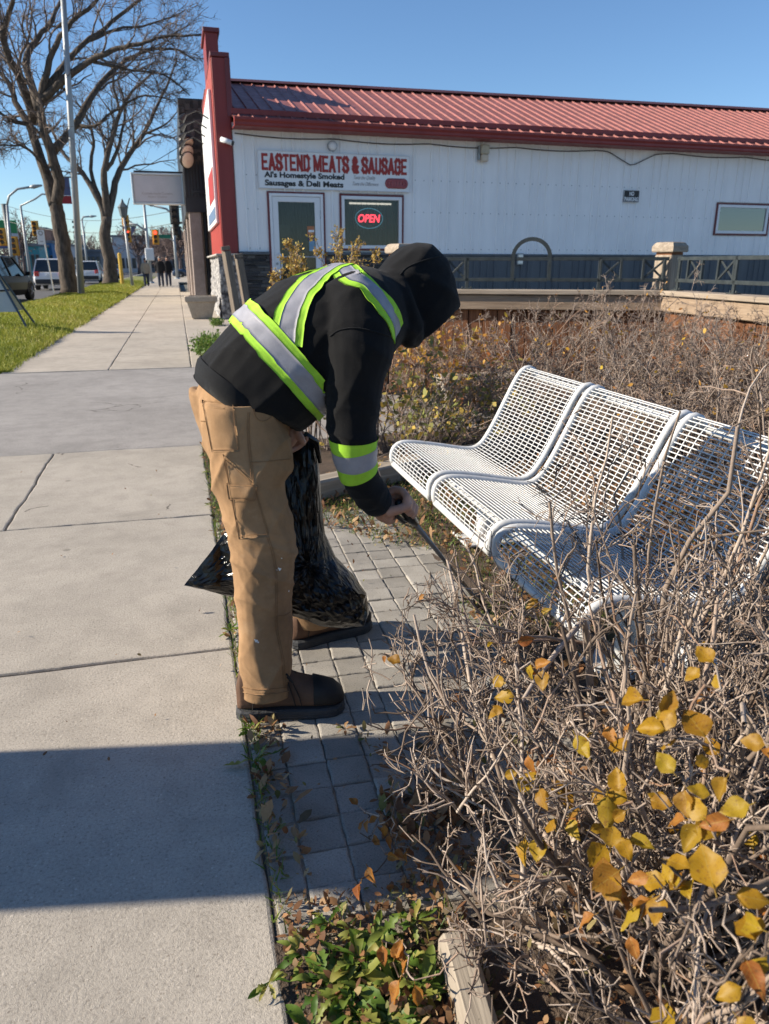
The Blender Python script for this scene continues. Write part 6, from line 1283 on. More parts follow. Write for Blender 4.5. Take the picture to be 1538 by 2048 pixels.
clothmat('boot_leather', (0.115, 0.066, 0.044), 0.3, 300, 0.7, 0, 0.4); clothmat('boot_dark', (0.026, 0.023, 0.022), 0.25, 300, 0.65, 0, 0.4); surf('boot_sole', (0.030, 0.032, 0.036), 0.3, 25, 0.8, 0.4, 90); surf('lace', (0.015, 0.013, 0.012), 0.2, 90, 0.8); surf('boot_badge', (0.28, 0.06, 0.025), 0.2, 80, 0.6)
m = NT('skin'); v = m.co(); m.set(color=m.ramp(m.noise(v, 26, 4), [(0.3, (0.36, 0.185, 0.125)), (0.7, (0.50, 0.28, 0.20))]), rough=0.55, spec=0.4); m.b.inputs['Subsurface Weight'].default_value = 0.12; m.b.inputs['Subsurface Radius'].default_value = (0.012, 0.005, 0.003); m.bump(m.noise(v, 260, 3), 0.25, 0.002)
surf('beard', (0.10, 0.055, 0.03), 0.4, 220, 0.9, 0.8, 500); surf('paint_spot', (0.75, 0.75, 0.72), 0.1, 90, 0.7)
YM = 2.15
wk = thing('person', (0.2, 2.15, 0), 'bent worker in black hooded sweatshirt with lime tape and tan work trousers', 'person')
def fist(mb, C, a, p, hs=1.0, spreadf=0.0175, rr=0.0092, grip=0.016):
    """closed hand round a rod through C along a; palm on side p; adds fingers and thumb, returns palm centre"""
    a = a.normalized(); p = (p - a * p.dot(a)).normalized(); q = a.cross(p)
    def pt(o, deg, r): return C + a * o + (p * math.cos(R(deg)) + q * math.sin(R(deg))) * r
    for i, (o, ls) in enumerate(((-1.6, 0.95), (-0.53, 1.05), (0.53, 1.0), (1.6, 0.82))):
        o *= spreadf; k = grip + rr
        mb.tube([pt(o * 0.8, 8, k + 0.018), pt(o, 50, k + 0.017), pt(o, 85, k + 0.013), pt(o, 125, k + 0.006), pt(o, 170, k + 0.003), pt(o * 0.95, 215, k + 0.001), pt(o * 0.95, 250 - (1 - ls) * 60, k)], [rr * 1.15, rr * 1.2, rr * 1.1, rr * 1.06, rr, rr * 0.95, rr * 0.8], 10)
    k = grip + rr
    mb.tube([pt(-1.2 * spreadf, -15, k + 0.02), pt(-2.0 * spreadf, -55, k + 0.012), pt(-1.9 * spreadf, -100, k + 0.006), pt(-1.2 * spreadf, -140, k + 0.004), pt(-0.5 * spreadf, -165, k + 0.003)], [rr * 1.5, rr * 1.4, rr * 1.25, rr * 1.15, rr * 0.9], 10)
    cen = C + p * (k + 0.018)
    mb.loft([[cen + a * (s * 0.040 * w_) + p * e + q * (math.cos(th) * 0.0) + a * 0 + (a * math.cos(th) * 0.038 * w_ * hs + q * math.sin(th) * 0.034 * w_ * hs) for th in [n_ * math.pi / 8 for n_ in range(16)]] for s, e, w_ in ((0, -0.016, 0.8), (0, -0.008, 1.0), (0, 0.008, 1.0), (0, 0.018, 0.8))])
    return cen, q
# grabber line: handle at the hand, tip on the litter
GH = at(802, 1012, 2.04); GT = Vector((1.035, 2.47, 0.02)); gax = (GT - GH).normalized()
wr = at(757, 1006, 2.035); grip_c = GH + gax * 0.004
# --- body, one continuous skin
mb = MB()
f_ = Vector((0.59, 0, -0.81)).normalized(); u_ = Vector((0.81, 0, 0.59)).normalized(); HC = Vector((0.677, YM, 1.193)); yv = Vector((0, 1, 0))
def ell(c, ax, n=14):
    (A_, ra), (B_, rb), (C2, rc) = ax
    return [[c + A_ * (ra * math.cos(t)) + (B_ * (rb * math.cos(s)) + C2 * (rc * math.sin(s))) * max(0.02, math.sin(t)) for s in [k * 2 * math.pi / n for k in range(n)]] for t in [k * math.pi / 10 for k in range(11)]]
mb.loft(ell(HC - f_ * 0.012, ((u_, 0.098), (f_, 0.080), (yv, 0.070)), 18))
mb.loft(ell(HC - u_ * 0.062 + f_ * 0.045, ((u_, 0.045), (f_, 0.040), (yv, 0.050))))            # jaw
mb.loft(ell(HC - u_ * 0.085 + f_ * 0.066, ((u_, 0.020), (f_, 0.020), (yv, 0.026))))            # chin
mb.tube([HC + f_ * 0.064 + u_ * 0.02, HC + f_ * 0.083 - u_ * 0.018, HC + f_ * 0.068 - u_ * 0.028], [0.010, 0.016, 0.012], 8)   # nose
for sy in (-1, 1):
    mb.loft(ell(HC + yv * (sy * 0.070) - f_ * 0.004, ((u_, 0.030), (f_, 0.018), (yv, 0.008)), 8))                             # ears
    mb.loft(ell(HC + yv * (sy * 0.030) + f_ * 0.058 + u_ * 0.022, ((u_, 0.010), (f_, 0.010), (yv, 0.016)), 8))               # brow and eye
mb.tube([HC - u_ * 0.052 + f_ * 0.074 - yv * 0.022, HC - u_ * 0.052 + f_ * 0.080, HC - u_ * 0.052 + f_ * 0.074 + yv * 0.022], 0.007, 8)   # lips
mb.tube([HC - u_ * 0.03 - f_ * 0.03, (0.60, YM, 1.17), (0.54, YM, 1.15), (0.45, YM, 1.13)], [0.055, 0.058, 0.07, 0.10], 14)
mb.loft([[Vector((cx + ax_ * math.cos(t), YM + wy * math.sin(t), cz + az * math.cos(t))) for t in [k * math.pi / 10 for k in range(20)]] for cx, cz, ax_, az, wy in ((0.15, 0.93, -.06, .07, .13), (.25, 1.03, -.06, .09, .14), (.38, 1.10, -.03, .10, .155), (.48, 1.13, -.02, .09, .15), (.54, 1.15, -.01, .06, .09))])
RS = Vector((0.50, 2.01, 1.125)); RE = at(703, 868, 1.945); LS = Vector((0.50, 2.29, 1.125)); LE = Vector((0.49, 2.45, 0.93)); LW = at(576, 834, 2.20)
mb.tube([(0.46, 2.08, 1.13), RS, RS.lerp(RE, .5), RE, RE.lerp(wr, .6), wr, wr + (grip_c - wr) * 0.25], [.05, .058, .05, .04, .036, .029, .032], 12)
mb.tube([(0.46, 2.22, 1.13), LS, LS.lerp(LE, .5), LE, LE.lerp(LW, .6), LW], [.05, .058, .05, .04, .034, .028], 12)
palm, _q = fist(mb, grip_c, gax, wr - grip_c, hs=1.22, spreadf=0.0225, rr=0.0118, grip=0.017); mb.tube([wr - (palm - wr) * 0.2, wr.lerp(palm, .5), palm], [.030, .037, .040], 12)
LH = at(588, 870, 2.165); palm, _q = fist(mb, LH, Vector((0.45, -0.55, -0.7)), LW - LH + Vector((-0.3, 0.1, 0.3)), rr=0.0088); mb.tube([LW, LW.lerp(palm, .5), palm], [.028, .033, .032], 12)
mb.tube([at(584, 850, 2.13), at(594, 864, 2.11), at(604, 880, 2.105), at(609, 887, 2.107)], [0.0135, 0.0125, 0.0105, 0.0075], 10); mb.tube([at(574, 846, 2.14), at(582, 862, 2.115), at(588, 878, 2.112)], [0.013, 0.011, 0.008], 10)
for sg_, ank in ((-1, Vector((0.155, 1.972, 0.12))), (1, Vector((0.36, 2.385, 0.12)))):
    hip = Vector((0.15, YM + sg_ * 0.085, 0.90)); kn = hip.lerp(ank, 0.5) + Vector((0.045, 0, 0)); mb.tube([Vector((0.17, YM + sg_ * 0.06, 0.97)), hip, hip.lerp(kn, .5), kn, kn.lerp(ank, .4), ank, ank - Vector((0, 0, 0.06))], [.08, .085, .07, .052, .05, .036, .036], 12)
body = link('body', remesh(mb, 0.0034, 2, 'body'), 'skin', wk, True)
# beard patch round the chin
put('beard', MB().loft(ell(HC - u_ * 0.082 + f_ * 0.060, ((u_, 0.030), (f_, 0.029), (yv, 0.042)))), 'beard', wk, True)

def warp(V, k, seed):
    rg = np.random.default_rng(seed); o = np.zeros(len(V))
    for i in range(5):
        d = rg.normal(0, 1, 3); d /= np.linalg.norm(d); o += np.sin(V @ d * k * rg.uniform(0.7, 1.4) + rg.uniform(0, 6.28))
    return o / 5
def crease(V, dirv, k, seed, w_=2.1):
    """sharp-ridged folds running across dirv"""
    ph = V @ np.array(dirv) * k + 2.2 * warp(V, k * 0.35, seed); return (1 - np.abs(np.sin(ph))) ** w_ - 0.22
def bump_at(V, c, r): d = np.linalg.norm(V - np.array(list(c)), axis=1); return np.exp(-(d / r) ** 2)

# --- trousers
def ringxz(x0, x1, yc, hy, z, n=28, e=2.4):
    cx, rx = (x0 + x1) / 2, (x1 - x0) / 2; out = []
    for k in range(n):
        t = 2 * math.pi * k / n; c, s = math.cos(t), math.sin(t); r = (abs(c) ** e + abs(s) ** e) ** (-1 / e)
        out.append(Vector((cx + rx * c * r, yc + hy * s * r, z)))
    return out
mb = MB()
out_ = [(800, 397, 556), (840, 399, 566), (880, 408, 578), (915, 417, 588), (940, 423, 586), (970, 430, 570), (1010, 440, 574), (1050, 449, 587), (1085, 456, 592), (1120, 462, 590), (1165, 466, 583), (1210, 470, 580), (1260, 474, 582), (1310, 478, 583), (1350, 480, 585), (1388, 481, 587)]
rings = []; far = []
for i, (py, a, b) in enumerate(out_):
    k = i / (len(out_) - 1); yc = 2.065 - 0.09 * min(1, k * 1.5); hy = 0.118 - 0.040 * min(1, k * 1.25)
    pa = at(a, py, yc); pb = at(b, py, yc); rings.append(ringxz(pa.x, pb.x, yc, hy, pa.z))
    z = pa.z * 1.0; of = 0.205 * k ** 1.9 - 0.03 * (1 - k); far.append(ringxz(pa.x + of + 0.012, pb.x + of, 2.235 + 0.155 * k, hy, z + 0.0))
mb.loft(rings[::-1]); mb.loft(far[::-1])
mb.loft([ringxz(.06, .25, YM, .12, .70), ringxz(.035, .27, YM, .165, .78), ringxz(.028, .285, YM, .185, .86), ringxz(.030, .262, YM, .176, .93), ringxz(.05, .23, YM, .15, .985)])
me = remesh(mb, 0.0046, 3, 'trousers'); V = vget(me); Nn = nget(me); z = V[:, 2]
hemk = np.exp(-((z - 0.12) / 0.07) ** 2); kneek = np.exp(-((z - 0.50) / 0.14) ** 2); thighk = np.exp(-((z - 0.72) / 0.12) ** 2)
D = 0.006 * crease(V, (0.6, 0.3, 0.9), 26, 1) * (0.2 + kneek) + 0.0075 * crease(V, (-0.9, 0.3, 0.7), 24, 2) * (0.25 + thighk + 0.8 * hemk) + 0.007 * crease(V, (0.9, 0.5, 0.25), 20, 3) + 0.004 * warp(V, 30, 4) + 0.0022 * crease(V, (0.7, -0.4, 0.8), 75, 6) * (0.3 + kneek + hemk) + 0.0012 * warp(V, 110, 5)
D *= np.clip((z - 0.085) / 0.03, 0.15, 1); V += Nn * D[:, None]; vset(me, V)
tr = link('trousers', me, 'canvas_tan', wk, True)
# --- hooded sweatshirt
def sect(B, F, hw, n=32, e=2.3):
    B = Vector((B[0], 0, B[1])); F = Vector((F[0], 0, F[1])); c = (B + F) / 2; h = (B - F) / 2; out = []
    for k in range(n):
        t = 2 * math.pi * k / n; cs, s = math.cos(t), math.sin(t); r = (abs(cs) ** e + abs(s) ** e) ** (-1 / e)
        out.append(c + h * (cs * r) + Vector((0, YM + hw * s * r, 0)))
    return out
S = [((.030, .985), (.225, .845), .178), ((.036, 1.005), (.262, .845), .192), ((.065, 1.045), (.31, .828), .205), ((.115, 1.105), (.350, .845), .213), ((.19, 1.178), (.390, .885), .222), ((.31, 1.243), (.445, .93), .230), ((.43, 1.268), (.505, .975), .232), ((.52, 1.262), (.565, 1.02), .212), ((.575, 1.248), (.61, 1.065), .14), ((.62, 1.235), (.645, 1.09), .085)]
mb = MB(); mb.loft([sect(*s) for s in S])
arm = [((690, 590), 2.04, .085), ((712, 625), 1.995, .098), ((716, 665), 1.965, .098), ((716, 710), 1.95, .094), ((712, 760), 1.945, .080), ((707, 810), 1.945, .072), ((704, 850), 1.945, .066), ((705, 890), 1.95, .062), ((712, 930), 1.965, .054), ((727, 965), 1.985, .052), ((742, 990), 2.01, .052), ((752, 1002), 2.025, .046)]
AP = [at(p[0], p[1], y) for p, y, r in arm]; AR = [r for p, y, r in arm]
mb.tube(AP, AR, 22)
LP = [Vector((.46, 2.25, 1.13)), LS, LS.lerp(LE, .5), LE, LE.lerp(LW, .5), LW - (LW - LE) * 0.08]; mb.tube(LP, [.085, .095, .08, .066, .055, .046], 20)
# hood: outer shell, rim and cavity, as rings along the facing direction
hr = [(-.138, 0, .028, .026), (-.122, 0, .066, .060), (-.092, .0, .100, .086), (-.035, -.004, .119, .102), (.025, -.008, .115, .105), (.060, -.016, .108, .100), (.088, -.026, .098, .092), (.096, -.028, .088, .083), (.086, -.028, .079, .076), (.03, -.02, .100, .088), (-.03, -.006, .103, .087), (-.08, 0, .086, .072), (-.105, 0, .03, .03)]
mb.loft([[HC + f_ * f + u_ * (cu + ru * math.cos(t)) + yv * (ryy * math.sin(t)) for t in [k * math.pi / 14 for k in range(28)]] for f, cu, ru, ryy in hr])
# collar and hanging front of the hood
cc = Vector((.598, YM, 1.155)); c1 = Vector((-.022, 0, .088)); mb.tube([cc + c1 * math.cos(t) + yv * (.112 * math.sin(t)) + Vector((.012 * (1 - math.cos(t)), 0, 0)) for t in [k * math.pi / 12 for k in range(25)]], .026, 12)
mb.tube([Vector((.575, 2.055, 1.16)), Vector((.602, 2.05, 1.10)), Vector((.622, 2.07, 1.055))], [.04, .032, .012], 10); mb.tube([Vector((.575, 2.245, 1.16)), Vector((.602, 2.25, 1.10)), Vector((.622, 2.23, 1.055))], [.04, .032, .012], 10)
me = remesh(mb, 0.0058, 3, 'sweatshirt'); V = vget(me); Nn = nget(me)
low = np.exp(-((V[:, 0] - 0.20) / 0.16) ** 2) * (V[:, 2] < 1.12); elb = bump_at(V, RE, 0.10); wri = bump_at(V, AP[-2], 0.07); sho = bump_at(V, Vector((.47, 1.98, 1.05)), 0.14); hood = bump_at(V, HC, 0.13)
D = 0.011 * crease(V, (0.8, 0.2, -0.6), 26, 11) * (low * 0.8 + 0.22) + 0.009 * crease(V, (0.2, 0.1, 1.0), 46, 12) * (elb + wri * 0.8) + 0.006 * crease(V, (0.9, 0.3, 0.4), 30, 13) * sho + 0.005 * warp(V, 22, 14) + 0.005 * crease(V, (0.5, 0.2, 0.9), 22, 17) + 0.007 * crease(V, (0.3, 0.5, 0.8), 24, 15) * hood + 0.001 * warp(V, 120, 16)
V += Nn * D[:, None]; vset(me, V); hd = link('sweatshirt', me, 'hoodie_black', wk, True)
def bvh_of(me): return BVHTree.FromPolygons([v.co.copy() for v in me.vertices], [tuple(p.vertices) for p in me.polygons])
BH = bvh_of(hd.data); BT = bvh_of(tr.data)
def hit(bv, px, py):
    h = bv.ray_cast(EYE, sight(px, py).normalized()); return (h[0], h[1]) if h[0] is not None else (None, None)
def dense(P, n):
    P = [Vector(p) for p in P]; D = [0]
    for i in range(1, len(P)): D.append(D[-1] + (P[i] - P[i - 1]).length)
    out = []
    for k in range(n):
        t = D[-1] * k / (n - 1); j = max(i for i in range(len(D)) if D[i] <= t + 1e-9); j = min(j, len(P) - 2)
        s = (t - D[j]) / (D[j + 1] - D[j]); p0 = P[max(j - 1, 0)]; p1 = P[j]; p2 = P[j + 1]; p3 = P[min(j + 2, len(P) - 1)]
        out.append(0.5 * ((2 * p1) + (-p0 + p2) * s + (2 * p0 - 5 * p1 + 4 * p2 - p3) * s * s + (-p0 + 3 * p1 - 3 * p2 + p3) * s ** 3))
    return out
def strip(name, bv, path, lo, hi, mat, parent, off=0.0035, nw=5, mirror=False, th=0.003):
    """tape laid on cloth: path of surface points, from lo to hi across it"""
    n = len(path); top = []; 
    for i, (p, nr) in enumerate(path):
        T = (path[min(i + 1, n - 1)][0] - path[max(i - 1, 0)][0]).normalized(); B = nr.cross(T).normalized()
        row = []
        for k in range(nw):
            q = p + B * (lo + (hi - lo) * k / (nw - 1)); h = bv.find_nearest(q); row.append((h[0], h[1]))
        top.append(row)
    for sgn in ((1, -1) if mirror else (1,)):
        def mir(v): return Vector((v.x, 2 * YM - v.y, v.z)) if sgn < 0 else v
        vs = []; fs = []
        for row in top:
            for (q, nr) in row:
                if sgn < 0: h = bv.find_nearest(mir(q)); q2, n2 = h[0], h[1]
                else: q2, n2 = q, nr
                vs.append(q2 + n2 * off)
        m_ = len(vs)
        for row in top:
            for (q, nr) in row:
                if sgn < 0: h = bv.find_nearest(mir(q)); q2, n2 = h[0], h[1]
                else: q2, n2 = q, nr
                vs.append(q2 + n2 * (off - th))
        for i in range(n - 1):
            for k in range(nw - 1): fs.append((i * nw + k, (i + 1) * nw + k, (i + 1) * nw + k + 1, i * nw + k + 1))
        rim = [i * nw for i in range(n)] + [(n - 1) * nw + k for k in range(1, nw)] + [i * nw + nw - 1 for i in range(n - 2, -1, -1)] + [k for k in range(nw - 2, 0, -1)]
        for a, b in zip(rim, rim[1:] + rim[:1]): fs.append((a, b, m_ + b, m_ + a))
        o = link(name, MB().add(vs, fs).mesh(name), mat, parent, True)
        o.data.update()
    return o
def surf_path(bv, pix, n):
    out = []
    for p in dense([(a, b, 0) for a, b in pix], n):
        q, nr = hit(bv, p.x, p.y)
        if q is not None: out.append((q, nr))
    # even out jumps
    sm = [out[0][0]] + [(out[i - 1][0] + out[i][0] * 2 + out[i + 1][0]) / 4 for i in range(1, len(out) - 1)] + [out[-1][0]]
    return [(h[0], h[1]) for h in (bv.find_nearest(q) for q in sm)]
def spine_to(bv, path, target):
    """carry a tape on from its first sighted point to the ridge of the back"""
    p0 = path[0][0]; ex = []
    for k in range(1, 8):
        q = p0.lerp(Vector(target), k / 7); h = bv.find_nearest(q); ex.append((h[0], h[1]))
    return ex[::-1] + path
TW = 0.042
def ring_path(c, e1, n=90):
    out = []
    for k in range(n + 1):
        t = 2 * math.pi * k / n; d = e1 * math.cos(t) + yv * math.sin(t); h = BH.ray_cast(Vector(c), d); out.append((h[0], h[1]))
    sm = [(out[i - 1][0] + out[i][0] * 2 + out[(i + 1) % (n + 1)][0]) / 4 if 0 < i < n else out[i][0] for i in range(n + 1)]
    return [(h[0], h[1]) for h in (BH.find_nearest(q) for q in sm)]
waist = ring_path((.262, YM, 1.028), Vector((-.64, 0, .77)))
lower = spine_to(BH, surf_path(BH, [(650, 546), (628, 560), (600, 592), (580, 636), (572, 690)], 40), (.44, YM, 1.275))
upper = spine_to(BH, surf_path(BH, [(706, 552), (735, 568), (763, 597), (782, 632), (793, 668)], 36), (.44, YM, 1.275))
lift = 0.0035
for nm, path in (('upper', upper), ('lower', lower), ('waist', waist)):
    mi = nm != 'waist'
    strip('reflective_tape', BH, path, -TW * 0.52, TW * 0.52, 'tape_silver', hd, lift + 0.001, 7, mi)
    strip('lime_tape', BH, path, -TW, -TW * 0.5, 'tape_lime', hd, lift, 4, mi); strip('lime_tape', BH, path, TW * 0.5, TW, 'tape_lime', hd, lift, 4, mi)
    lift += 0.0028
def arm_ring(pyA, pyB, name, mat, off):
    rows = []
    for k in range(5):
        py = pyA + (pyB - pyA) * k / 4; ys = [p[1] for p, y, r in arm]; j = max(i for i in range(len(ys) - 1) if ys[i] <= py); s = (py - ys[j]) / (ys[j + 1] - ys[j]); c = AP[j].lerp(AP[j + 1], s); T = (AP[j + 1] - AP[j]).normalized(); e1 = T.orthogonal().normalized(); e2 = T.cross(e1)
        row = []
        for q in range(49):
            a = 2 * math.pi * q / 48; d = e1 * math.cos(a) + e2 * math.sin(a); h = BH.ray_cast(c + d * 0.16, -d); 
            pnt = h[0] if h[0] is not None and (h[0] - c).length < 0.1 else c + d * 0.065
            row.append(pnt + d * off)
        rows.append(row)
    put(name, MB().loft(rows, False, True if False else False), mat, hd, True)
arm_ring(892, 926, 'reflective_tape', 'tape_silver', 0.0045); arm_ring(875, 892, 'lime_tape', 'tape_lime', 0.004); arm_ring(926, 944, 'lime_tape', 'tape_lime', 0.004)
# ribbed hem and cuff
def off_ring(bv, c, nrm, r0, n, off):
    nrm = nrm.normalized(); e1 = nrm.orthogonal().normalized(); e2 = nrm.cross(e1); out = []
    for q in range(n):
        a = 2 * math.pi * q / n; d = e1 * math.cos(a) + e2 * math.sin(a); h = bv.ray_cast(c + d * r0, -d); out.append((h[0] if h[0] is not None else c + d * 0.05) + d * off)
    return out
hem = [sect((.022, .978), (.225, .838), .184, 48), sect((.024, .975), (.226, .834), .188, 48), sect((.030, 1.005), (.25, .858), .194, 48), sect((.036, 1.022), (.262, .868), .193, 48), sect((.045, 1.03), (.26, .872), .186, 48)]
put('hem_rib', MB().loft(hem, False), 'rib_knit', hd, True)
cd = (AP[-1] - AP[-3]).normalized(); u1 = cd.orthogonal().normalized(); u2 = cd.cross(u1)
put('cuff', MB().loft([[AP[-1] + cd * s + (u1 * math.cos(t) + u2 * math.sin(t)) * r for t in [k * math.pi / 14 for k in range(28)]] for s, r in ((-.03, .044), (-.022, .050), (.006, .047), (.022, .041), (.022, .036), (-.01, .036))], False), 'rib_knit', hd, True)
def line_on(bv, pix, n, r, mat, name, parent, off=0.0012):
    P = surf_path(bv, pix, n); put(name, MB().tube([q + nr * off for q, nr in P], r, 5), mat, parent, True)
line_on(BH, [(660, 672), (680, 660), (710, 656), (745, 662), (780, 672)], 30, 0.0016, 'rib_knit', 'shoulder_seam', hd)
line_on(BH, [(800, 550), (815, 535), (845, 522), (880, 512)], 24, 0.0018, 'rib_knit', 'hood_seam', hd)
put('drawstring', MB().tube([at(778, 690, 2.06), at(776, 720, 2.055), at(777, 760, 2.055), at(776, 768, 2.055)], [.0022, .0022, .0022, .0035], 6), 'lace', hd)
# trouser pockets and stitching
def patch(bv, quad, name, mat, parent, off=0.003, n=12):
    """a stitched-on panel: four picture corners, laid on the cloth"""
    a, b, c, d = [Vector((*q, 0)) for q in quad]; vs = []; ok = True
    for i in range(n):
        for j in range(n):
            u, v = i / (n - 1), j / (n - 1); p = (a.lerp(b, u)).lerp(d.lerp(c, u), v); q, nr = hit(bv, p.x, p.y)
            if q is None: return None
            e = min(1, 6 * min(u, 1 - u, v, 1 - v)); vs.append(q + nr * (off * (0.35 + 0.65 * e)))
    base = [vs[k] - (vs[k] - EYE).normalized() * -0.004 for k in range(len(vs))]; fs = [(i * n + j, (i + 1) * n + j, (i + 1) * n + j + 1, i * n + j + 1) for i in range(n - 1) for j in range(n - 1)]
    m_ = len(vs); rim = [i * n for i in range(n)] + [(n - 1) * n + k for k in range(1, n)] + [i * n + n - 1 for i in range(n - 2, -1, -1)] + [k for k in range(n - 2, 0, -1)]
    fs += [(x, y, m_ + y, m_ + x) for x, y in zip(rim, rim[1:] + rim[:1])]
    o = link(name, MB().add(vs + base, fs).mesh(name), mat, parent, True)
    def inner(u, v): p = (a.lerp(b, u)).lerp(d.lerp(c, u), v); return (p.x, p.y)
    return o
def stitch2(bv, pix, parent, n=40, gap=4):
    line_on(bv, pix, n, 0.0008, 'stitch_tan', 'stitching', parent); line_on(bv, [(x + gap, y) for x, y in pix], n, 0.0008, 'stitch_tan', 'stitching', parent)
for quad, nm in (([(404, 800), (468, 808), (479, 903), (424, 904)], 'rear_pocket'), ([(446, 908), (506, 962), (540, 1074), (478, 1078)], 'tool_pocket'), ([(454, 966), (514, 970), (511, 1001), (459, 999)], 'pocket_flap')):
    o = patch(BT, quad, nm, 'canvas_tan', tr, 0.0035 if nm != 'pocket_flap' else 0.008)
    if o:
        a, b, c, d = quad; ins = lambda p: (p[0] + (sum(q[0] for q in quad) / 4 - p[0]) * 0.09, p[1] + (sum(q[1] for q in quad) / 4 - p[1]) * 0.09)
        for e0_, e1_ in ((a, b), (b, c), (c, d), (d, a)): line_on(BT, [ins(e0_), ins(e1_)], 20, 0.0007, 'stitch_tan', 'stitching', o, 0.0046 if nm != 'pocket_flap' else 0.0092)
stitch2(BT, [(497, 800), (494, 860), (500, 930), (508, 990), (528, 1060), (545, 1110), (551, 1180), (550, 1250), (562, 1310), (568, 1378)], tr)
stitch2(BT, [(402, 842), (440, 845), (470, 848)], tr, 16, 0); line_on(BT, [(505, 800), (512, 835), (530, 842), (548, 828)], 20, 0.0011, 'stitch_tan', 'stitching', tr); line_on(BT, [(500, 925), (540, 922), (580, 918)], 20, 0.0011, 'stitch_tan', 'stitching', tr)
line_on(BT, [(552, 1232), (570, 1230), (580, 1224)], 12, 0.001, 'stitch_tan', 'stitching', tr); line_on(BT, [(484, 1374), (515, 1379), (550, 1377), (584, 1372)], 30, 0.001, 'stitch_tan', 'stitching', tr); line_on(BT, [(484, 1383), (515, 1389), (550, 1387), (583, 1381)], 30, 0.0016, 'canvas_tan', 'hem_edge', tr)
for (px, py, r) in ((559, 1138, .0045), (512, 1281, .0050), (553, 1140, .002), (516, 1284, .003), (577, 1182, .003), (563, 1116, .002)):
    q, nr = hit(BT, px, py)
    if q is not None:
        e1 = nr.orthogonal().normalized(); e2 = nr.cross(e1); put('paint_fleck', MB().add([q + nr * 0.0012 + (e1 * math.cos(a) * r + e2 * math.sin(a) * r * 1.4) * (0.8 + 0.3 * math.sin(3 * a)) for a in [k * math.pi / 5 for k in range(10)]], [tuple(range(10))]), 'paint_spot', tr)
# --- boots
def boot(heel, toe, name='boot'):
    heel = Vector(heel); toe = Vector(toe); d = (toe - heel).normalized(); L = (toe - heel).length; M_ = Matrix(((d.x, -d.y, 0, heel.x), (d.y, d.x, 0, heel.y), (0, 0, 1, 0), (0, 0, 0, 1)))
    xs = [0, .012, .04, .09, .14, .18, .22, .26, .285, .303, .312]; hw = [.012, .028, .036, .036, .037, .043, .049, .050, .044, .030, .010]; zt = [.10, .155, .165, .165, .150, .125, .108, .096, .086, .070, .050]
    k_ = L / .315; rings = []
    for x, w_, t in zip(xs, hw, zt):
        rings.append([M_ @ Vector((x * k_, w_ * math.copysign(abs(math.cos(a)) ** 0.75, math.cos(a)), .028 + (t - .028) * (0.5 + 0.5 * math.copysign(abs(math.sin(a)) ** 0.8, math.sin(a))))) for a in [2 * math.pi * n_ / 20 for n_ in range(20)]])
    b = MB().loft(rings); b.tube([M_ @ Vector((.068, 0, .07)), M_ @ Vector((.066, 0, .13)), M_ @ Vector((.064, 0, .20))], [.044, .046, .05], 18)
    o = link(name, remesh(b, 0.004, 2, name), 'boot_leather', wk, True)
    cap = []
    for x, w_, t in ((.222, .0495, .104), (.226, .0515, .1115), (.26, .0525, .0985), (.287, .046, .089), (.305, .032, .073), (.3155, .012, .052)):
        cap.append([M_ @ Vector((x * k_, w_ * math.copysign(abs(math.cos(a)) ** 0.75, math.cos(a)), .03 + (t - .03) * (0.5 + 0.5 * math.copysign(abs(math.sin(a)) ** 0.8, math.sin(a))))) for a in [2 * math.pi * n_ / 20 for n_ in range(20)]])
    put('toe_cap', MB().loft(cap), 'boot_dark', o, True)
    def sol(g, z): return [M_ @ Vector((x * k_ + (g if x > .2 else -g), s * (w_ + g), z)) for s in (1, -1) for x, w_ in (list(zip(xs, hw)) if s > 0 else list(zip(xs, hw))[::-1])]
    mbs = MB().loft([sol(.001, 0.0), sol(.004, .006), sol(.003, .014), sol(.0045, .017), sol(.0035, .028), sol(-.001, .033)])
    for n_ in range(9): mbs.rbox(.02 + n_ * .033, .034 + n_ * .033, -.036, .036, .001, .010, .001, M_)
    put('sole', mbs, 'boot_sole', o)
    lc = MB()
    for n_ in range(4):
        x = .115 + n_ * .024; zz = .152 - n_ * .0165 + .008; lc.tube([M_ @ Vector((x * k_, -.03, zz - .018)), M_ @ Vector((x * k_ + .006, -.012, zz)), M_ @ Vector((x * k_ + .01, .012, zz + .001)), M_ @ Vector((x * k_ + .012, .03, zz - .018))], .003, 6)
    lc.tube([M_ @ Vector((.13, -.02, .156)), M_ @ Vector((.15, -.042, .15)), M_ @ Vector((.165, -.045, .125)), M_ @ Vector((.15, -.035, .138)), M_ @ Vector((.13, -.02, .156))], .0028, 6)
    put('laces', lc, 'lace', o)
    put('badge', MB().rbox(.09, .13, -.0425, -.039, .075, .092, .001, M_ @ Matrix.Rotation(-0.35, 4, 'Y') @ Matrix.Translation((-.03, 0, .045)) if False else M_), 'boot_badge', o)
    for pth in ([(.045, -.0375, .04), (.05, -.039, .08), (.052, -.041, .13)], [(.17, -.043, .045), (.162, -.044, .08), (.15, -.038, .125)], [(.188, -.046, .045), (.18, -.046, .08), (.165, -.037, .118)]):
        put('seam', MB().tube([M_ @ Vector((a * k_, b_ - 0.001, c)) for a, b_, c in pth], .0016, 5), 'boot_dark', o)
boot((0.071, 1.968, 0), (0.385, 1.935, 0)); boot((0.285, 2.345, 0), (0.588, 2.445, 0))
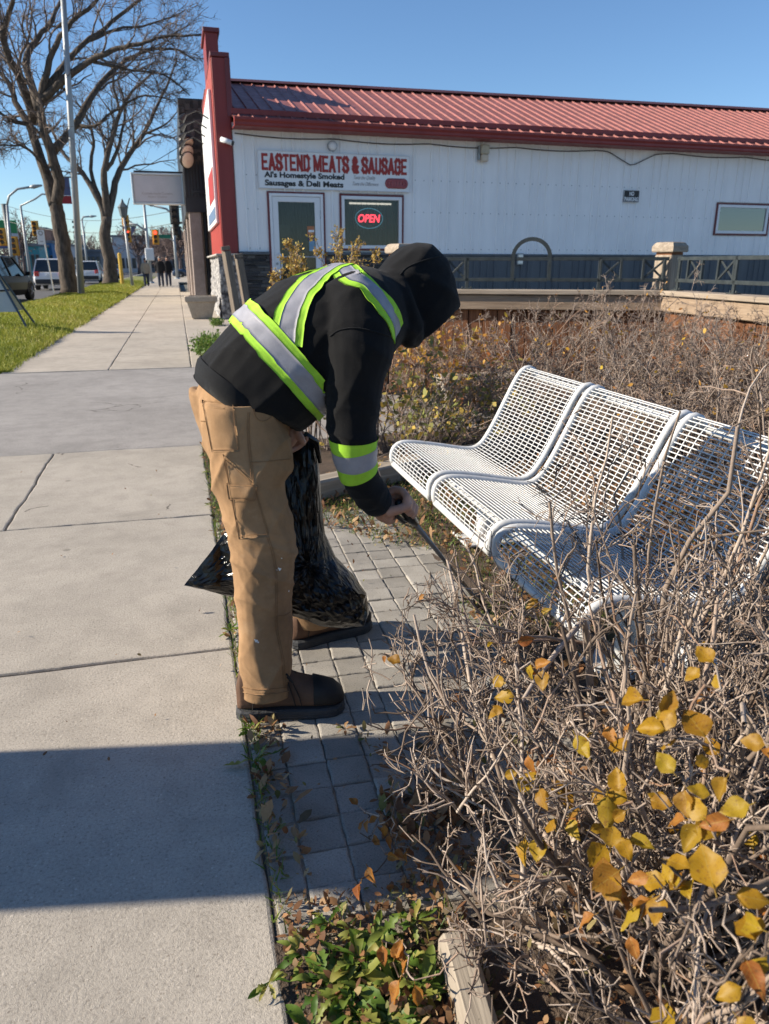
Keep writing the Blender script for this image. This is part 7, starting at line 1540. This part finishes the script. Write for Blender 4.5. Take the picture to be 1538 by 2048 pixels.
# ================================================================== grabber and sack
gb = thing('litter_grabber', GT, 'litter grabber with black handle and grey shaft in the right hand', 'tool')
q1 = gax.orthogonal().normalized(); dn = Vector((0, 0, -1)); dn = (dn - gax * dn.dot(gax)).normalized()
surf('grab_black', (0.010, 0.010, 0.011), 0.2, 60, 0.35); surf('grab_shaft', (0.22, 0.21, 0.20), 0.12, 20, 0.35, metal=0.5)
put('handle', MB().tube([GH - gax * .028, GH - gax * .022, GH, GH + gax * .05, GH + gax * .085, GH + gax * .12, GH + gax * .125], [.006, .012, .0155, .0185, .0165, .0125, .009], 14), 'grab_black', gb, True)
put('trigger', MB().tube([GH - gax * .03 + dn * .018, GH + gax * .0 + dn * .034, GH + gax * .045 + dn * .030, GH + gax * .075 + dn * .012], [.006, .007, .008, .006], 8), 'grab_black', gb, True)
put('shaft', MB().tube([GH + gax * .11, GT - gax * .07], .0078, 10), 'grab_shaft', gb, True)
for s in (-1, 1): put('jaw', MB().tube([GT - gax * .08 + q1 * .006 * s, GT - gax * .05 + q1 * .024 * s, GT - gax * .02 + q1 * .02 * s, GT + q1 * .006 * s], [.007, .007, .006, .007], 8), 'grab_black', gb, True)
m = NT('bag_plastic'); v = m.co(); n = m.noise(v, 17, 6, 0.7, 1.2); rg_ = m.math('ABSOLUTE', m.math('SUBTRACT', n, 0.5)); n2 = m.noise(v, 70, 4, 0.7, 0.8); rg2 = m.math('ABSOLUTE', m.math('SUBTRACT', n2, 0.5))
m.set(color=(0.004, 0.0042, 0.005), rough=m.ramp(n2, [(0.35, 0.08), (0.7, 0.2)]), spec=0.34); m.bump(m.math('ADD', rg_, m.math('MULTIPLY', rg2, 0.15)), 0.22, 0.012)
sk = thing('refuse_sack', (0.45, 2.3, 0), 'crumpled black plastic refuse sack held in the left hand', 'sack')
from mathutils import noise as mnoise
YB = 2.17
outl = [(578, 862), (606, 868), (632, 880), (641, 930), (645, 1000), (652, 1070), (672, 1115), (706, 1150), (735, 1190), (742, 1228), (730, 1255), (690, 1262), (640, 1255), (590, 1238), (530, 1222), (470, 1200), (420, 1186), (368, 1174), (395, 1140), (425, 1100), (455, 1062), (500, 1020), (540, 960), (556, 900)]
OP = [at(a, b, YB) for a, b in outl]; OP = [Vector((p.x, p.z)) for p in OP]; mnz = min(p.y for p in OP)
OP = [Vector((p.x, p.y - (mnz - 0.004) * max(0, 1 - (p.y - mnz) / 0.35) if mnz < 0.004 else p.y)) for p in OP]
OPd = []
for i in range(len(OP)):
    for k in range(4): OPd.append(OP[i].lerp(OP[(i + 1) % len(OP)], k / 4))
cen = Vector((at(610, 1120, YB).x, at(610, 1120, YB).z)); NR = 24; n = len(OPd); rg = random.Random(4); front = []; back = []
def thick(p, s):
    low = max(0, 1 - abs(p.y - 0.17) / 0.35); rt_ = max(0.15, min(1, (p.x - 0.02) / 0.3)); return (0.035 + 0.085 * low * rt_) * (1 - s ** 2.6) ** 0.75
vs = []; fs = []
for side in (-1, 1):
    for r in range(NR):
        s = (r + 1) / NR if side < 0 else (r + 0.5) / NR
        for p in OPd:
            q = cen.lerp(p, s); th = thick(q, s)
            lowk = max(0.0, min(1.0, (0.36 - q.y) / 0.12))
            nz = lambda k, o_: 1 - 2.2 * abs(mnoise.noise(Vector((q.x * k + o_, q.y * k * 1.3, side * 3.1))))
            cr = lowk * (0.020 * nz(9, 1) + 0.011 * nz(21, 5) + 0.005 * nz(46, 9)) + 0.002 * nz(60, 2)
            hang = (0.018 * (1 - 2.2 * abs(mnoise.noise(Vector((q.x * 17, q.y * 2.2, 4.4))))) + 0.007 * (1 - 2.2 * abs(mnoise.noise(Vector((q.x * 42, q.y * 5, 7.7)))))) * (1 - lowk)
            hang += rg.uniform(-1, 1) * (0.0018 + 0.0032 * lowk)
            vs.append(Vector((q.x, YB + side * th + (cr + hang) * (1 - s * 0.35) * (1 if side < 0 else 0.6) + 0.10 * max(0, q.y - 0.45), q.y)))
for sd_ in range(2):
    b0 = sd_ * NR * n
    for r in range(NR - 1):
        for k in range(n):
            f = (b0 + r * n + k, b0 + r * n + (k + 1) % n, b0 + (r + 1) * n + (k + 1) % n, b0 + (r + 1) * n + k); fs.append(f if sd_ else f[::-1])
    fs.append(tuple(b0 + k for k in range(n)))
e0 = (NR - 1) * n; e1 = NR * n + (NR - 1) * n
for k in range(n): fs.append((e0 + k, e0 + (k + 1) % n, e1 + (k + 1) % n, e1 + k))
tri = []
for f in fs:      # crisp facets of creased film
    if len(f) == 4: tri += [(f[0], f[1], f[2]), (f[0], f[2], f[3])] if rg.random() < 0.5 else [(f[0], f[1], f[3]), (f[1], f[2], f[3])]
    else: tri.append(f)
put('sack_body', MB().add(vs, tri), 'bag_plastic', sk, False)
put('rolled_rim', MB().tube([at(572, 862, 2.175), at(590, 868, 2.165), at(612, 872, 2.165), at(632, 884, 2.175), at(640, 925, 2.185)], [.008, .012, .013, .011, .006], 8), 'bag_plastic', sk, True)

# ================================================================== pedestrians down the street
clothmat('coat_tan', (0.40, 0.33, 0.25), 0.1, 50); clothmat('coat_black', (0.02, 0.02, 0.023), 0.1, 50); clothmat('denim', (0.05, 0.06, 0.09), 0.2, 50); surf('hair_dark', (0.03, 0.022, 0.018), 0.2, 20, 0.8); surf('hair_grey', (0.22, 0.21, 0.20), 0.2, 20, 0.8)
def walker(px, Y, label, coat, hair, h=1.74, ph=0.0):
    b = ground_at(px, Y, 0.0); t = thing('person', b, label, 'person', 'pedestrians far along the sidewalk'); k = h / 1.75
    def P(x, y, z): return b + Vector((x, y, z)) * k
    mb = MB(); mb.loft(ell(P(0, 0, 1.62), ((Vector((0, 0, 1)), .125 * k), (Vector((1, 0, 0)), .078 * k), (yv, .095 * k)), 14)); mb.tube([P(0, 0, 1.55), P(0, 0, 1.42)], [.055, .07], 10); mb.tube([P(0, 0, 1.45), P(0, 0, 1.2), P(0, 0, .95)], [.13, .14, .14], 12); mb.tube([P(0, -.10, 1.63), P(0, -.115, 1.60)], [.012, .016], 6)
    for s in (-1, 1):
        mb.tube([P(.15 * s, 0, 1.42), P(.22 * s, .02, 1.15), P(.23 * s, -.05 * s, .90), P(.23 * s, -.08 * s, .80)], [.05, .045, .036, .04], 8); mb.tube([P(.09 * s, 0, .95), P(.10 * s, .10 * s, .5), P(.10 * s, .18 * s, .08), P(.10 * s, .10 * s, .04)], [.085, .058, .042, .04], 8)
    link('body', remesh(mb, 0.012, 2, 'body'), 'skin', t, True)
    mb = MB(); mb.loft([[P(w_ * math.cos(a), d_ * math.sin(a), z) for a in [q * math.pi / 9 for q in range(18)]] for w_, d_, z in ((.10, .10, 1.50), (.20, .13, 1.45), (.225, .15, 1.38), (.21, .15, 1.15), (.22, .16, .92), (.225, .165, .80))])
    for s in (-1, 1): mb.tube([P(.17 * s, 0, 1.42), P(.245 * s, .02, 1.15), P(.25 * s, -.05 * s, .90)], [.075, .065, .055], 10)
    link('jacket', remesh(mb, 0.012, 2, 'jacket'), coat, t, True)
    mb = MB()
    for s in (-1, 1): mb.tube([P(.09 * s, 0, .95), P(.10 * s, .10 * s, .5), P(.10 * s, .19 * s, .09)], [.12, .085, .07], 12)
    link('trousers', remesh(mb, 0.012, 2, 'trousers'), 'denim', t, True)
    for s in (-1, 1): put('shoe', MB().tube([P(.10 * s, .22 * s, .045), P(.10 * s, .12 * s, .05), P(.10 * s, .02 * s - .04, .035)], [.045, .05, .035], 10), 'boot_sole', t, True)
    put('hair', MB().loft(ell(P(0, .012, 1.665), ((Vector((0, 0, 1)), .095 * k), (Vector((1, 0, 0)), .085 * k), (yv, .10 * k)), 14)), hair, t, True)
walker(293, 52, 'leftmost far pedestrian in a tan and black jacket', 'coat_tan', 'hair_dark', 1.66)
walker(322, 50, 'grey haired pedestrian in a black jacket, middle of three', 'coat_black', 'hair_grey', 1.76)
walker(337, 51, 'rightmost far pedestrian in black beside the storefront', 'coat_black', 'hair_dark', 1.78)
